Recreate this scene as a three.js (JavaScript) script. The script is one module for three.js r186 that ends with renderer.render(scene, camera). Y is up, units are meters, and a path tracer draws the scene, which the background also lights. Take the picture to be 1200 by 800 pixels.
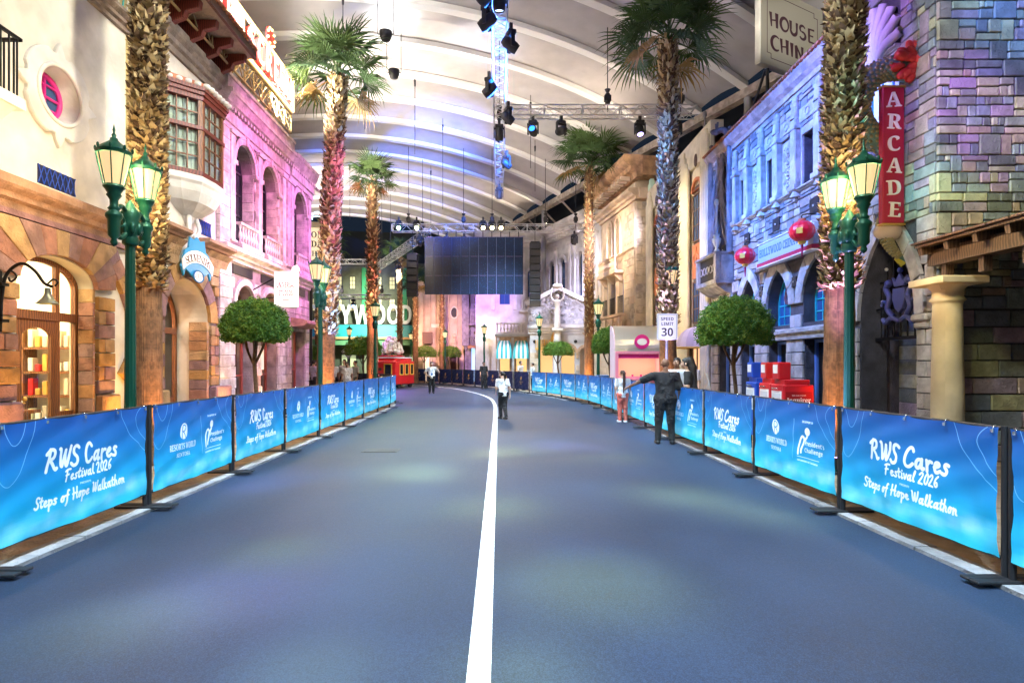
import * as THREE from 'three';
import { mergeGeometries } from 'three/addons/utils/BufferGeometryUtils.js';
import { RectAreaLightUniformsLib } from 'three/addons/lights/RectAreaLightUniformsLib.js';
import { FontLoader } from 'three/addons/loaders/FontLoader.js';
import { TextGeometry } from 'three/addons/geometries/TextGeometry.js';

// ---------- camera, sky, moon, exposure ----------
RectAreaLightUniformsLib.init();
const scene = new THREE.Scene();
const camera = new THREE.PerspectiveCamera(60.93, 1.5, 0.1, 600);
camera.position.set(0, 1.6, 0);
camera.lookAt(0, 1.6, -10);
camera.setViewOffset(1200, 800, 15, -25, 1200, 800);       // rise and shift of the lens: verticals stay upright
{ // a dark, slightly blue night sky
  const w = 64, h = 32, data = new Float32Array(w * h * 4);
  for (let i = 0; i < w * h; i++) data.set([0.006, 0.010, 0.018, 1], i * 4);
  const sky = new THREE.DataTexture(data, w, h, THREE.RGBAFormat, THREE.FloatType);
  sky.mapping = THREE.EquirectangularReflectionMapping; sky.needsUpdate = true;
  scene.background = sky; scene.environment = sky;
}
const moon = new THREE.DirectionalLight(0xcfd8ff, 0.03);
moon.position.set(-20, 60, 10); moon.castShadow = true; scene.add(moon);
Object.assign(moon.shadow.camera, { left: -60, right: 60, top: 60, bottom: -60, far: 200 });
const renderer = new THREE.WebGLRenderer({ antialias: true });
renderer.toneMapping = THREE.LinearToneMapping;
renderer.toneMappingExposure = 1.75;
renderer.shadowMap.enabled = true;

// ---------- seeded random ----------
let seed = 12345;
const reseed = s => { seed = s >>> 0; };
const rnd = () => { seed = (seed + 0x6D2B79F5) >>> 0; let t = seed; t = Math.imul(t ^ (t >>> 15), t | 1); t ^= t + Math.imul(t ^ (t >>> 7), t | 61); return ((t ^ (t >>> 14)) >>> 0) / 4294967296; };
const rr = (a, b) => a + (b - a) * rnd();
const pick = a => a[Math.floor(rnd() * a.length)];
const PI = Math.PI;

// ---------- textures ----------
function valueNoise(n, cells, s) { // tileable
  reseed(s); const g = Array.from({ length: cells * cells }, rnd), out = new Float32Array(n * n);
  for (let y = 0; y < n; y++) for (let x = 0; x < n; x++) {
    const fx = x / n * cells, fy = y / n * cells, x0 = fx | 0, y0 = fy | 0; let tx = fx - x0, ty = fy - y0;
    tx = tx * tx * (3 - 2 * tx); ty = ty * ty * (3 - 2 * ty);
    const a = g[y0 * cells + x0], b = g[y0 * cells + (x0 + 1) % cells], c = g[(y0 + 1) % cells * cells + x0], d = g[(y0 + 1) % cells * cells + (x0 + 1) % cells];
    out[y * n + x] = a + (b - a) * tx + (c - a) * ty + (a - b - c + d) * tx * ty;
  }
  return out;
}
function fbm(n, c0, oct, s, gain = 0.55) {
  const out = new Float32Array(n * n); let a = 1, tot = 0;
  for (let o = 0, c = c0; o < oct && c <= n; o++, c *= 2) { const v = valueNoise(n, c, s + o * 77); for (let i = 0; i < out.length; i++) out[i] += a * v[i]; tot += a; a *= gain; }
  for (let i = 0; i < out.length; i++) out[i] /= tot;
  return out;
}
function dataTex(n, f, srgb, size) { // f(i,x,y) -> [r,g,b] 0..1
  const d = new Uint8Array(n * n * 4);
  for (let y = 0; y < n; y++) for (let x = 0; x < n; x++) { const i = y * n + x, c = f(i, x, y); for (let k = 0; k < 3; k++) d[i * 4 + k] = Math.max(0, Math.min(255, c[k] * 255)); d[i * 4 + 3] = 255; }
  const t = new THREE.DataTexture(d, n, n); t.wrapS = t.wrapT = THREE.RepeatWrapping; t.magFilter = THREE.LinearFilter; t.minFilter = THREE.LinearMipmapLinearFilter; t.generateMipmaps = true;
  if (srgb) t.colorSpace = THREE.SRGBColorSpace;
  t.repeat.set(1 / size, 1 / size); t.needsUpdate = true; return t;
}
const nA = fbm(256, 4, 6, 11), nB = fbm(256, 8, 5, 23), nFine = fbm(256, 32, 3, 31);
const gray = (lo, hi, n, size, k = 1) => dataTex(256, i => { const v = lo + (hi - lo) * Math.min(1, Math.max(0, (n[i] - 0.5) * 2.2 * k + 0.5)); return [v, v, v]; }, true, size);
const T = {
  plaster: gray(0.80, 1, nA, 3.1), plasterBump: gray(0, 1, nB, 1.3),
  stone: gray(0.76, 1, nB, 1.7), stoneBump: gray(0, 1, nFine, 0.9),
  wood: (() => { const n = fbm(256, 4, 5, 57); return dataTex(256, (i, x, y) => { const v = 0.62 + 0.38 * (0.5 + 0.5 * Math.sin(x * 0.6 + n[i] * 14 + 3 * n[((y >> 3) * 256 + x) % 65536])); return [v, v * 0.97, v * 0.93]; }, true, 1.1); })(),
  bark: (() => { const n = fbm(256, 16, 5, 91), m = fbm(256, 4, 3, 97); return dataTex(256, (i, x, y) => { const q = n[((y >> 3) + (x * 3 & 31)) % 256 * 256 + x] * 0.5 + n[i] * 0.5, v = 0.5 + 0.5 * Math.min(1, Math.max(0, (q - 0.5) * 1.7 + 0.5 + 0.6 * (m[i] - 0.5))); return [v, v * 0.96, v * 0.9]; }, true, 0.8); })(),
};
function asphaltTex() {
  const n = 1024, a = fbm(n, 4, 6, 301), b = fbm(n, 256, 2, 305); reseed(777);
  const sp = new Float32Array(n * n);
  for (let k = 0; k < 2600; k++) { const x = (rnd() * n) | 0, y = (rnd() * n) | 0, v = rr(0.12, 0.75) * rnd(); sp[y * n + x] = v; if (rnd() < 0.3) sp[y * n + (x + 1) % n] = v * 0.7; }
  const grit = Float32Array.from({ length: n * n }, () => rnd() ** 2);
  return {
    map: dataTex(n, i => { const st = a[((i >> 10) >> 4) % n * n + (i & 1023)], v = 0.46 + 0.26 * a[i] + 0.18 * st + (b[i] - 0.5) * 0.2 + 0.34 * grit[i] + sp[i]; return [v, v, v]; }, true, 4.3),
    rough: dataTex(n, i => { const v = 0.66 + 0.14 * (a[i]) + (b[i] - 0.5) * 0.15; return [v, v, v]; }, false, 4.3),
  };
}
const ASPH = asphaltTex();
function canvasTex(w, h, draw) {
  const c = document.createElement('canvas'); c.width = w; c.height = h; const x = c.getContext('2d'); draw(x, w, h);
  const t = new THREE.CanvasTexture(c); t.colorSpace = THREE.SRGBColorSpace; t.magFilter = THREE.LinearFilter; t.anisotropy = 8; return t;
}

// ---------- materials (linear base colours) ----------
const col = c => Array.isArray(c) ? new THREE.Color().setRGB(...c) : new THREE.Color(c);
function M(c, o = {}) {
  const p = { color: col(c), roughness: 0.7, metalness: 0, side: THREE.DoubleSide, ...o };
  if (o.emissive) p.emissive = col(o.emissive);
  const phys = ['transmission', 'clearcoat', 'sheen', 'specularIntensity'].some(k => k in o);
  return phys ? new THREE.MeshPhysicalMaterial(p) : new THREE.MeshStandardMaterial(p);
}
const plaster = (c, o = {}) => M(c, { roughness: 0.85, map: T.plaster, bumpMap: T.plasterBump, bumpScale: 0.004, ...o });
const stone = (c, o = {}) => M(c, { roughness: 0.82, map: T.stone, bumpMap: T.stoneBump, bumpScale: 0.006, ...o });
const wood = (c, o = {}) => M(c, { roughness: 0.5, map: T.wood, ...o });
const glow = (c, k, o = {}) => M([c[0] * 0.5, c[1] * 0.5, c[2] * 0.5], { emissive: c, emissiveIntensity: k, roughness: 0.5, ...o });
const mat = {
  cream: plaster([0.76, 0.72, 0.62]), white: plaster([0.78, 0.76, 0.70]), trimWhite: plaster([0.80, 0.79, 0.74]),
  sand: [[0.42, 0.21, 0.09], [0.46, 0.29, 0.14], [0.28, 0.15, 0.16], [0.36, 0.17, 0.12], [0.46, 0.25, 0.08], [0.31, 0.18, 0.16]].map(c => stone(c)),
  sandTrim: stone([0.38, 0.22, 0.14]), mortar: stone([0.20, 0.14, 0.10]),
  pink: [[0.62, 0.53, 0.50], [0.58, 0.49, 0.47], [0.66, 0.57, 0.52]].map(c => stone(c)), pinkTrim: stone([0.64, 0.54, 0.51]), pinkMortar: stone([0.3, 0.24, 0.23]),
  goth: [[0.36, 0.37, 0.39], [0.24, 0.25, 0.28], [0.46, 0.45, 0.45], [0.38, 0.34, 0.32], [0.17, 0.19, 0.23]].map(c => stone(c)), gothTrim: stone([0.48, 0.47, 0.46]), gothMortar: stone([0.07, 0.07, 0.085]), gothDark: stone([0.24, 0.23, 0.27]),
  tower: [[0.36, 0.36, 0.27], [0.22, 0.24, 0.22], [0.33, 0.26, 0.34], [0.42, 0.41, 0.26], [0.19, 0.22, 0.28], [0.36, 0.28, 0.24], [0.27, 0.33, 0.33], [0.15, 0.17, 0.17]].map(c => stone(c)),
  deco: plaster([0.78, 0.71, 0.55]), beige: plaster([0.70, 0.58, 0.44]), beigeTrim: plaster([0.72, 0.55, 0.40]), roman: plaster([0.62, 0.60, 0.60]), romanTrim: plaster([0.72, 0.69, 0.68]),
  wood: wood([0.26, 0.10, 0.035]), woodDark: wood([0.14, 0.05, 0.02]), maroon: wood([0.20, 0.035, 0.025]),
  iron: M([0.012, 0.012, 0.014], { roughness: 0.45, metalness: 0.6 }), black: M([0.012, 0.012, 0.014], { roughness: 0.6 }),
  lampGreen: M([0.008, 0.085, 0.048], { roughness: 0.38, metalness: 0.35 }), teal: M([0.02, 0.38, 0.40], { roughness: 0.5 }),
  glass: M([0.9, 0.95, 1], { transmission: 1, roughness: 0.02, thickness: 0, ior: 1.45 }),
  glassDark: M([0.015, 0.018, 0.026], { roughness: 0.25 }), glassBlue: M([0.04, 0.10, 0.22], { roughness: 0.1, metalness: 0.2 }),
  curtain: M([0.72, 0.76, 0.55], { roughness: 0.95, map: T.plaster }),
  lantern: glow([1.0, 0.66, 0.33], 0.56), bulb: glow([1.0, 0.8, 0.45], 7),
  alu: M([0.62, 0.63, 0.65], { roughness: 0.35, metalness: 0.85 }), darkMetal: M([0.04, 0.04, 0.045], { roughness: 0.45, metalness: 0.5 }),
  chrome: M([0.7, 0.7, 0.68], { roughness: 0.25, metalness: 0.9 }), gold: M([0.75, 0.48, 0.12], { roughness: 0.35, metalness: 0.7 }),
  red: M([0.55, 0.015, 0.02], { roughness: 0.4 }), redBright: M([0.72, 0.02, 0.02], { roughness: 0.35, clearcoat: 0.5 }), blue: M([0.01, 0.06, 0.40], { roughness: 0.4 }),
  whitePaint: M([0.8, 0.8, 0.78], { roughness: 0.55 }), tile: stone([0.52, 0.20, 0.10]), magenta: M([0.60, 0.02, 0.22], { roughness: 0.45 }),
  barkLow: M([0.30, 0.17, 0.09], { roughness: 0.9, map: T.bark, bumpMap: T.bark, bumpScale: 0.012 }), husk: [[0.38, 0.27, 0.12], [0.11, 0.065, 0.035], [0.46, 0.37, 0.20]].map(c => M(c, { roughness: 0.85 })),
};

// ---------- geometry helpers: every geometry is non-indexed, with position, normal and uv in metres ----------
const keepUV = g => { g.userData.keepUV = true; return g; };
function fin(g) {
  const keep = g.userData.keepUV; if (g.index) g = g.toNonIndexed(); if (keep) g.userData.keepUV = true;
  for (const k of Object.keys(g.attributes)) if (!['position', 'normal', 'color', keep ? 'uv' : ''].includes(k)) g.deleteAttribute(k);
  if (!g.attributes.normal) g.computeVertexNormals();
  g.clearGroups?.(); return g;
}
function metreUV(g) {
  const p = g.attributes.position, uv = new Float32Array(p.count * 2), a = new THREE.Vector3(), b = new THREE.Vector3(), c = new THREE.Vector3();
  for (let i = 0; i < p.count; i += 3) {
    a.fromBufferAttribute(p, i); b.fromBufferAttribute(p, i + 1); c.fromBufferAttribute(p, i + 2);
    const n = b.clone().sub(a).cross(c.clone().sub(a)), x = Math.abs(n.x), y = Math.abs(n.y), z = Math.abs(n.z);
    for (let k = 0; k < 3; k++) { const v = [a, b, c][k], j = (i + k) * 2; if (y >= x && y >= z) { uv[j] = v.x; uv[j + 1] = v.z; } else if (x >= z) { uv[j] = v.z; uv[j + 1] = v.y; } else { uv[j] = v.x; uv[j + 1] = v.y; } }
  }
  g.setAttribute('uv', new THREE.BufferAttribute(uv, 2)); return g;
}
const mv = (g, x = 0, y = 0, z = 0, rx = 0, ry = 0, rz = 0) => { if (rx || ry || rz) g.applyMatrix4(new THREE.Matrix4().makeRotationFromEuler(new THREE.Euler(rx, ry, rz, 'YXZ'))); return g.translate(x, y, z); };
const B = (x0, x1, y0, y1, z0, z1) => fin(new THREE.BoxGeometry(Math.abs(x1 - x0), Math.abs(y1 - y0), Math.abs(z1 - z0)).translate((x0 + x1) / 2, (y0 + y1) / 2, (z0 + z1) / 2));
function cbox(x0, x1, y0, y1, z0, z1, b = 0.012) { // chamfered box
  const h = [(x1 - x0) / 2, (y1 - y0) / 2, (z1 - z0) / 2], o = [(x0 + x1) / 2, (y0 + y1) / 2, (z0 + z1) / 2], pos = [];
  const V = (a, s) => h.map((v, k) => s[k] * (k === a ? v : v - b));
  const tri = (p, q, r) => { const n = new THREE.Vector3().subVectors(new THREE.Vector3(...q), new THREE.Vector3(...p)).cross(new THREE.Vector3().subVectors(new THREE.Vector3(...r), new THREE.Vector3(...p))); const f = n.x * (p[0] + q[0] + r[0]) + n.y * (p[1] + q[1] + r[1]) + n.z * (p[2] + q[2] + r[2]) >= 0; pos.push(...p, ...(f ? q : r), ...(f ? r : q)); };
  for (let a = 0; a < 3; a++) {
    const [u, v] = [0, 1, 2].filter(k => k !== a), S = (sa, su, sv) => { const s = []; s[a] = sa; s[u] = su; s[v] = sv; return s; };
    for (const s of [-1, 1]) { const q = [[-1, -1], [1, -1], [1, 1], [-1, 1]].map(([i, j]) => V(a, S(s, i, j))); tri(q[0], q[1], q[2]); tri(q[0], q[2], q[3]); }
    for (const i of [-1, 1]) for (const j of [-1, 1]) { const p = V(u, S(-1, i, j)), q = V(u, S(1, i, j)), r = V(v, S(1, i, j)), t = V(v, S(-1, i, j)); tri(p, q, r); tri(p, r, t); }
  }
  for (const i of [-1, 1]) for (const j of [-1, 1]) for (const k of [-1, 1]) tri(V(0, [i, j, k]), V(1, [i, j, k]), V(2, [i, j, k]));
  const g = new THREE.BufferGeometry(); g.setAttribute('position', new THREE.Float32BufferAttribute(pos, 3)); g.computeVertexNormals(); return g.translate(...o);
}
const cyl = (r0, r1, h, x = 0, y = 0, z = 0, n = 12) => fin(new THREE.CylinderGeometry(r1, r0, h, n).translate(x, y + h / 2, z)); // r0 at the bottom
const sph = (r, x = 0, y = 0, z = 0, n = 12, sx = 1, sy = 1, sz = 1) => fin(new THREE.SphereGeometry(r, n, Math.max(6, n * 0.7 | 0)).scale(sx, sy, sz).translate(x, y, z));
const lathe = (pts, n = 16) => fin(new THREE.LatheGeometry(pts.map(p => new THREE.Vector2(p[0], p[1])), n));
function bar(a, b, r, n = 6) { const A = new THREE.Vector3(...a), D = new THREE.Vector3(...b).sub(A), L = D.length(); const g = new THREE.CylinderGeometry(r, r, L, n); g.translate(0, L / 2, 0); g.applyQuaternion(new THREE.Quaternion().setFromUnitVectors(new THREE.Vector3(0, 1, 0), D.normalize())); return fin(g.translate(...a)); }
const tube = (pts, r, n = 6, seg = 0, closed = false) => fin(new THREE.TubeGeometry(new THREE.CatmullRomCurve3(pts.map(p => new THREE.Vector3(...p)), closed), seg || pts.length * 5, r, n, closed));
const V2 = pts => pts.map(p => new THREE.Vector2(p[0], p[1]));
function ext(pts, z0, z1, holes = [], bev = 0) {
  const s = pts.isShape ? pts : new THREE.Shape(V2(pts)); for (const h of holes) s.holes.push(new THREE.Path(V2(h)));
  const g = new THREE.ExtrudeGeometry(s, { depth: z1 - z0 - 2 * bev, bevelEnabled: bev > 0, bevelSize: bev, bevelThickness: bev, bevelOffset: -bev, bevelSegments: 1, curveSegments: 10 });
  return fin(g.translate(0, 0, z0 + bev));
}
// a moulding: profile points [out, up], run along local x from x0 to x1
const prof = (pts, x0, x1) => { const g = new THREE.ExtrudeGeometry(new THREE.Shape(V2(pts.map(([z, v]) => [-z, v]))), { depth: x1 - x0, bevelEnabled: false }); return fin(g.rotateY(PI / 2).translate(x0, 0, 0)); };
const cornicePts = (v0, h, out, base = -0.05) => [[base, v0], [out * 0.25, v0], [out * 0.3, v0 + h * 0.25], [out * 0.55, v0 + h * 0.32], [out * 0.62, v0 + h * 0.5], [out * 0.9, v0 + h * 0.62], [out, v0 + h * 0.7], [out, v0 + h * 0.92], [out * 0.95, v0 + h], [base, v0 + h]];
function archPts(cx, w, y0, ys, kind = 'round', rise = w / 2, n = 12) { // closed outline, counter-clockwise from lower left
  const p = [[cx - w / 2, y0], [cx + w / 2, y0]];
  if (kind === 'gothic') { const R = (rise * rise + w * w / 4) / w, top = Math.asin(rise / R); for (let i = 0; i <= n; i++) { const t = top * i / n; p.push([cx + w / 2 - R + R * Math.cos(t), ys + R * Math.sin(t)]); } for (let i = n - 1; i >= 0; i--) { const t = top * i / n; p.push([cx - w / 2 + R - R * Math.cos(t), ys + R * Math.sin(t)]); } }
  else for (let i = 0; i <= 2 * n; i++) { const t = PI * i / (2 * n); p.push([cx + w / 2 * Math.cos(t), ys + rise * Math.sin(t)]); }
  return p;
}
const rectPts = (x0, x1, y0, y1) => [[x0, y0], [x1, y0], [x1, y1], [x0, y1]];
const inPoly = (x, y, p) => { let c = false; for (let i = 0, j = p.length - 1; i < p.length; j = i++) if ((p[i][1] > y) !== (p[j][1] > y) && x < (p[j][0] - p[i][0]) * (y - p[i][1]) / (p[j][1] - p[i][1]) + p[i][0]) c = !c; return c; };
function merge(list) { list = list.map(g => { if (!list.some(q => q.attributes.color)) g.deleteAttribute('color'); return g; }); return list.length === 1 ? list[0] : mergeGeometries(list); }

// ---------- things and parts ----------
const used = {};
const numbered = n => { used[n] = (used[n] ?? -1) + 1; return used[n] ? `${n}_${String(used[n]).padStart(3, '0')}` : n; };
function thing(name, label, category, [x, y, z] = [0, 0, 0], turn = 0, group) {
  const o = new THREE.Group(); o.name = numbered(name); o.position.set(x, y, z); o.rotation.y = turn; o.userData = { label, category }; if (group) o.userData.group = group; scene.add(o); return o;
}
function part(parent, name, geos, material, label) {
  const g = merge((Array.isArray(geos) ? geos : [geos]).map(fin)); if (!g.attributes.uv) metreUV(g);
  const m = new THREE.Mesh(g, material); m.name = name; m.castShadow = m.receiveShadow = true; if (label) m.userData.label = label; parent.add(m); return m;
}
function solid(name, geos, material, label, category, group) { const m = part(scene, numbered(name), geos, material); m.userData = { label, category }; if (group) m.userData.group = group; return m; }
function structure(name, geos, material) { const m = part(scene, numbered(name), geos, material); m.userData = { kind: 'structure' }; return m; }
function copyOf(o, [x, y, z], turn = 0, label, s = 1) { const c = o.clone(); c.name = numbered(o.name.replace(/_\d{3}$/, '')); c.position.set(x, y, z); c.rotation.y = turn; c.scale.setScalar(s); c.userData = { ...o.userData }; if (label) c.userData.label = label; scene.add(c); return c; }
const stuff = m => { m.userData.kind = 'stuff'; return m; };
const at = (x, d, y = 0) => [x, y, -d];                    // d metres down the street
const leftWall = (name, label, cat, x) => thing(name, label, cat, [x, 0, 0], PI / 2);            // local x = d, local z = out into the street
const rightWall = (name, label, cat, x, dFar) => thing(name, label, cat, [x, 0, -dFar], -PI / 2); // local x = dFar - d
const shapeUV = (g, x0, x1, y0, y1) => { const p = g.attributes.position, uv = new Float32Array(p.count * 2); for (let i = 0; i < p.count; i++) { uv[2 * i] = (p.getX(i) - x0) / (x1 - x0); uv[2 * i + 1] = (p.getY(i) - y0) / (y1 - y0); } g.setAttribute('uv', new THREE.BufferAttribute(uv, 2)); return keepUV(g); };
// a flat printed face, w x h, on local z
const face = (w, h, x = 0, y = 0, z = 0) => { const g = new THREE.PlaneGeometry(w, h).toNonIndexed(); return keepUV(g.translate(x, y, z)); };
// random ashlar: rectangles [x0,x1,y0,y1] filling an area
function ashlar(x0, x1, y0, y1, h, wMin, wMax) {
  const out = []; let y = y0;
  while (y < y1 - 0.04) {
    const hh = Math.min(y1 - y, h * rr(1.7, 2.3)), ya = y, yb = y1 - (y + hh) < h * 0.7 ? y1 : y + hh; let x = x0;
    while (x < x1 - 0.02) {
      let w = rr(wMin, wMax), xb = x1 - (x + w) < wMin * 0.6 ? x1 : x + w; const k = rnd(), ym = ya + (yb - ya) * rr(0.35, 0.65), xm = x + (xb - x) * rr(0.35, 0.65);
      if (k < 0.28 && xb - x < wMax * 0.85) out.push([x, xb, ya, yb]);
      else if (k < 0.55) out.push([x, xb, ya, ym], [x, xb, ym, yb]);
      else if (k < 0.8) out.push([x, xm, ya, ym], [xm, xb, ya, ym], [x, xb, ym, yb]);
      else out.push([x, xb, ya, ym], [x, xm, ym, yb], [xm, xb, ym, yb]);
      x = xb;
    }
    y = yb;
  }
  return out;
}
function courses(x0, x1, y0, y1, h, w) { const out = []; const n = Math.max(1, Math.round((y1 - y0) / h)), hh = (y1 - y0) / n; for (let i = 0; i < n; i++) { let x = x0, first = i % 2 ? w * 0.5 : w; while (x < x1 - 0.01) { let xb = x + first * rr(0.85, 1.15); first = w; if (x1 - xb < w * 0.35) xb = x1; out.push([x, xb, y0 + i * hh, y0 + (i + 1) * hh]); x = xb; } } return out; }
// lay stones on a wall; avoid = list of outlines the stones must keep out of
function layStones(parent, rects, mats, z, depth, avoid = [], name = 'stone', joint = 0.008, uneven = 0.012) {
  for (let [a, b, c, d] of rects) {
    const h = d - c, hit = () => avoid.some(q => [0.02, 0.27, 0.5, 0.73, 0.98].some(i => [0.06, 0.5, 0.94].some(j => inPoly(a + (b - a) * i, c + h * j, q))));
    if (avoid.length && hit()) { const a0 = a, b0 = b, st = (b - a) / 9; let ok = false; for (let k = 1; k < 9 && !ok; k++) { a = a0 + st * k; b = b0; ok = !hit(); if (!ok) { a = a0; b = b0 - st * k; ok = !hit(); } } if (!ok) continue; }
    const w = b - a; if (w < 0.05 || h < 0.04) continue;
    part(parent, name, cbox(a + joint, b - joint, c + joint, d - joint, z, z + depth + uneven * rnd(), 0.01), pick(mats));
  }
}
// one wedge or other polygonal block
const block = (parent, pts, z0, z1, m, name = 'stone', shrink = 0.965) => { const cx = pts.reduce((s, p) => s + p[0], 0) / pts.length, cy = pts.reduce((s, p) => s + p[1], 0) / pts.length; return part(parent, name, ext(pts.map(([x, y]) => [cx + (x - cx) * shrink, cy + (y - cy) * shrink]), z0, z1, [], 0.008), m); };
// ring of wedge stones round an arch between its outline and one pushed out by t
function archRing(parent, cx, w, ys, kind, rise, t, z0, z1, mats, n = 7, name = 'arch_stone') {
  const a = archPts(cx, w, ys, ys, kind, rise, n).slice(2), o = archPts(cx, w + 2 * t, ys, ys, kind, rise + t * (kind === 'gothic' ? 1.35 : 1), n).slice(2);
  const step = 2; for (let i = 0; i + step < a.length; i += step) block(parent, [a[i], o[i], o[i + 1], o[i + step], a[i + step], a[i + 1]], z0, z1, pick(mats), name);
}
// rectangular window with frame and panes, centre-bottom at (x, y), front of the frame at z
function windowAt(parent, x0, x1, y0, y1, z, cols, rows, fm, gm, t = 0.05, sill) {
  const g = [B(x0, x1, y0, y0 + t, z - 0.06, z), B(x0, x1, y1 - t, y1, z - 0.06, z), B(x0, x0 + t, y0 + t, y1 - t, z - 0.06, z), B(x1 - t, x1, y0 + t, y1 - t, z - 0.06, z)];
  const iw = (x1 - x0 - 2 * t) / cols, ih = (y1 - y0 - 2 * t) / rows, b = t * 0.35;
  for (let i = 1; i < cols; i++) g.push(B(x0 + t + i * iw - b, x0 + t + i * iw + b, y0 + t, y1 - t, z - 0.05, z - 0.012));
  for (let j = 1; j < rows; j++) g.push(B(x0 + t, x1 - t, y0 + t + j * ih - b, y0 + t + j * ih + b, z - 0.052, z - 0.010));
  const w = part(parent, 'window', g, fm);
  for (let i = 0; i < cols; i++) for (let j = 0; j < rows; j++) part(w, 'pane', B(x0 + t + i * iw + b, x0 + t + (i + 1) * iw - b, y0 + t + j * ih + b, y0 + t + (j + 1) * ih - b, z - 0.042, z - 0.034), gm);
  if (sill) part(w, 'sill', B(x0 - 0.06, x1 + 0.06, y0 - 0.08, y0 - 0.003, z - 0.05, z + 0.1), sill);
  return w;
}
// arched window: frame ring, mullions and one glass leaf
function archWindow(parent, cx, w, y0, ys, kind, rise, z, fm, gm, vert = 2, bars = [], t = 0.05) {
  const out = archPts(cx, w, y0, ys, kind, rise), inn = archPts(cx, w - 2 * t, y0 + t, ys, kind, rise - t);
  const g = [ext(out, z - 0.06, z, [inn])];
  const topAt = x => { let y = ys; for (let k = 2; k < inn.length - 1; k++) { const [a, b] = [inn[k], inn[k + 1]]; if ((a[0] - x) * (b[0] - x) <= 0 && a[0] !== b[0]) y = Math.max(y, a[1] + (b[1] - a[1]) * (x - a[0]) / (b[0] - a[0])); } return y; };
  for (let i = 1; i < vert; i++) { const x = cx - w / 2 + w * i / vert; g.push(B(x - t * 0.3, x + t * 0.3, y0 + t, topAt(x), z - 0.05, z - 0.012)); }
  for (const y of bars) { const hw = inn.filter(p => Math.abs(p[1] - y) < 0.2 && p[0] > cx).reduce((s, p) => Math.max(s, p[0] - cx), w / 2 - t) * (y > ys ? Math.sqrt(Math.max(0, 1 - ((y - ys) / rise) ** 2)) : 1); g.push(B(cx - hw, cx + hw, y - t * 0.4, y + t * 0.4, z - 0.054, z - 0.008)); }
  const wd = part(parent, 'window', g, fm);
  part(wd, 'pane', ext(archPts(cx, w - 2 * t, y0 + t, ys, kind, rise - t), z - 0.04, z - 0.032), gm);
  return wd;
}
function balusters(parent, x0, x1, y0, y1, z, n, m, r = 0.045) {
  part(parent, 'balustrade_rail', [B(x0, x1, y1 - 0.07, y1, z - 0.07, z + 0.07), B(x0, x1, y0, y0 + 0.06, z - 0.07, z + 0.07)], m);
  const h = y1 - y0 - 0.13, g = metreUV(lathe([[r * 0.8, 0], [r * 0.8, h * 0.08], [r * 0.45, h * 0.16], [r, h * 0.35], [r * 0.9, h * 0.48], [r * 0.4, h * 0.75], [r * 0.7, h * 0.9], [r * 0.8, h]], 8));
  for (let i = 0; i < n; i++) { const b = new THREE.Mesh(g, m); b.name = 'baluster'; b.castShadow = b.receiveShadow = true; b.position.set(x0 + (x1 - x0) * (i + 0.5) / n, y0 + 0.06, z); parent.add(b); }
}
const fonts = {}; for (const f of ['sans_bold', 'serif_bold', 'sans_regular']) fonts[f] = await new FontLoader().loadAsync(`fonts/droid/droid_${f}.typeface.json`);
function letters(parent, text, size, depth, font, m, name = 'letter', spacing = 1) { // one mesh for each letter, starting at local x 0; returns width
  let x = 0; for (const ch of text) { if (ch === ' ') { x += size * 0.45; continue; } const g = fin(new TextGeometry(ch, { font: fonts[font], size, depth, curveSegments: 4 })); g.computeBoundingBox(); const b = g.boundingBox; g.translate(x - b.min.x, 0, 0); x += (b.max.x - b.min.x) + size * 0.14 * spacing; part(parent, name, g, m); } return x;
}
// ---------- ground, road, kerbs, markings ----------
const smoothLine = (pts, n) => new THREE.CatmullRomCurve3(pts.map(([x, d]) => new THREE.Vector3(x, 0, -d)), false, 'centripetal').getSpacedPoints(n).map(v => [v.x, -v.z]);
const leftEdge = smoothLine([[-3.75, -10], [-3.75, 0], [-3.75, 10], [-3.75, 19], [-4.0, 22.5], [-5.2, 26], [-8, 29], [-14, 31.5], [-30, 34]], 120);
const rightEdge = smoothLine([[3.55, -10], [3.55, 0], [3.55, 10], [3.55, 20], [3.1, 25.5], [2.1, 29.5], [-0.7, 37.5], [-3.8, 44], [-10, 53], [-18, 61], [-34, 66]], 120);
function ribbon(line, o0, o1, y) { // strip beside a line, o = offset to its right
  const pos = []; for (let i = 0; i + 1 < line.length; i++) {
    const q = k => { const a = line[Math.max(0, k - 1)], b = line[Math.min(line.length - 1, k + 1)], dx = b[0] - a[0], dz = b[1] - a[1], L = Math.hypot(dx, dz); return [dz / L, -dx / L]; };
    const n0 = q(i), n1 = q(i + 1), P = (p, n, o) => [p[0] + n[0] * o, y, -(p[1] + n[1] * o)];
    const a = P(line[i], n0, o0), b = P(line[i], n0, o1), c = P(line[i + 1], n1, o1), d = P(line[i + 1], n1, o0); pos.push(...a, ...b, ...c, ...a, ...c, ...d);
  }
  const g = new THREE.BufferGeometry(); g.setAttribute('position', new THREE.Float32BufferAttribute(pos, 3)); g.computeVertexNormals(); return g;
}
const flat = (poly, y0, y1) => fin(new THREE.ExtrudeGeometry(new THREE.Shape(V2(poly)), { depth: y1 - y0, bevelEnabled: false }).rotateX(-PI / 2).translate(0, y0, 0));
const roadMat = M([0.034, 0.054, 0.098], { map: ASPH.map, specularIntensity: 0.45, roughness: 0.82, roughnessMap: ASPH.rough });
structure('ground', B(-300, 300, -0.4, -0.02, -300, 300), stone([0.16, 0.13, 0.10]));
structure('road', flat([...leftEdge, ...[...rightEdge].reverse()], -0.015, 0), roadMat);
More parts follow.
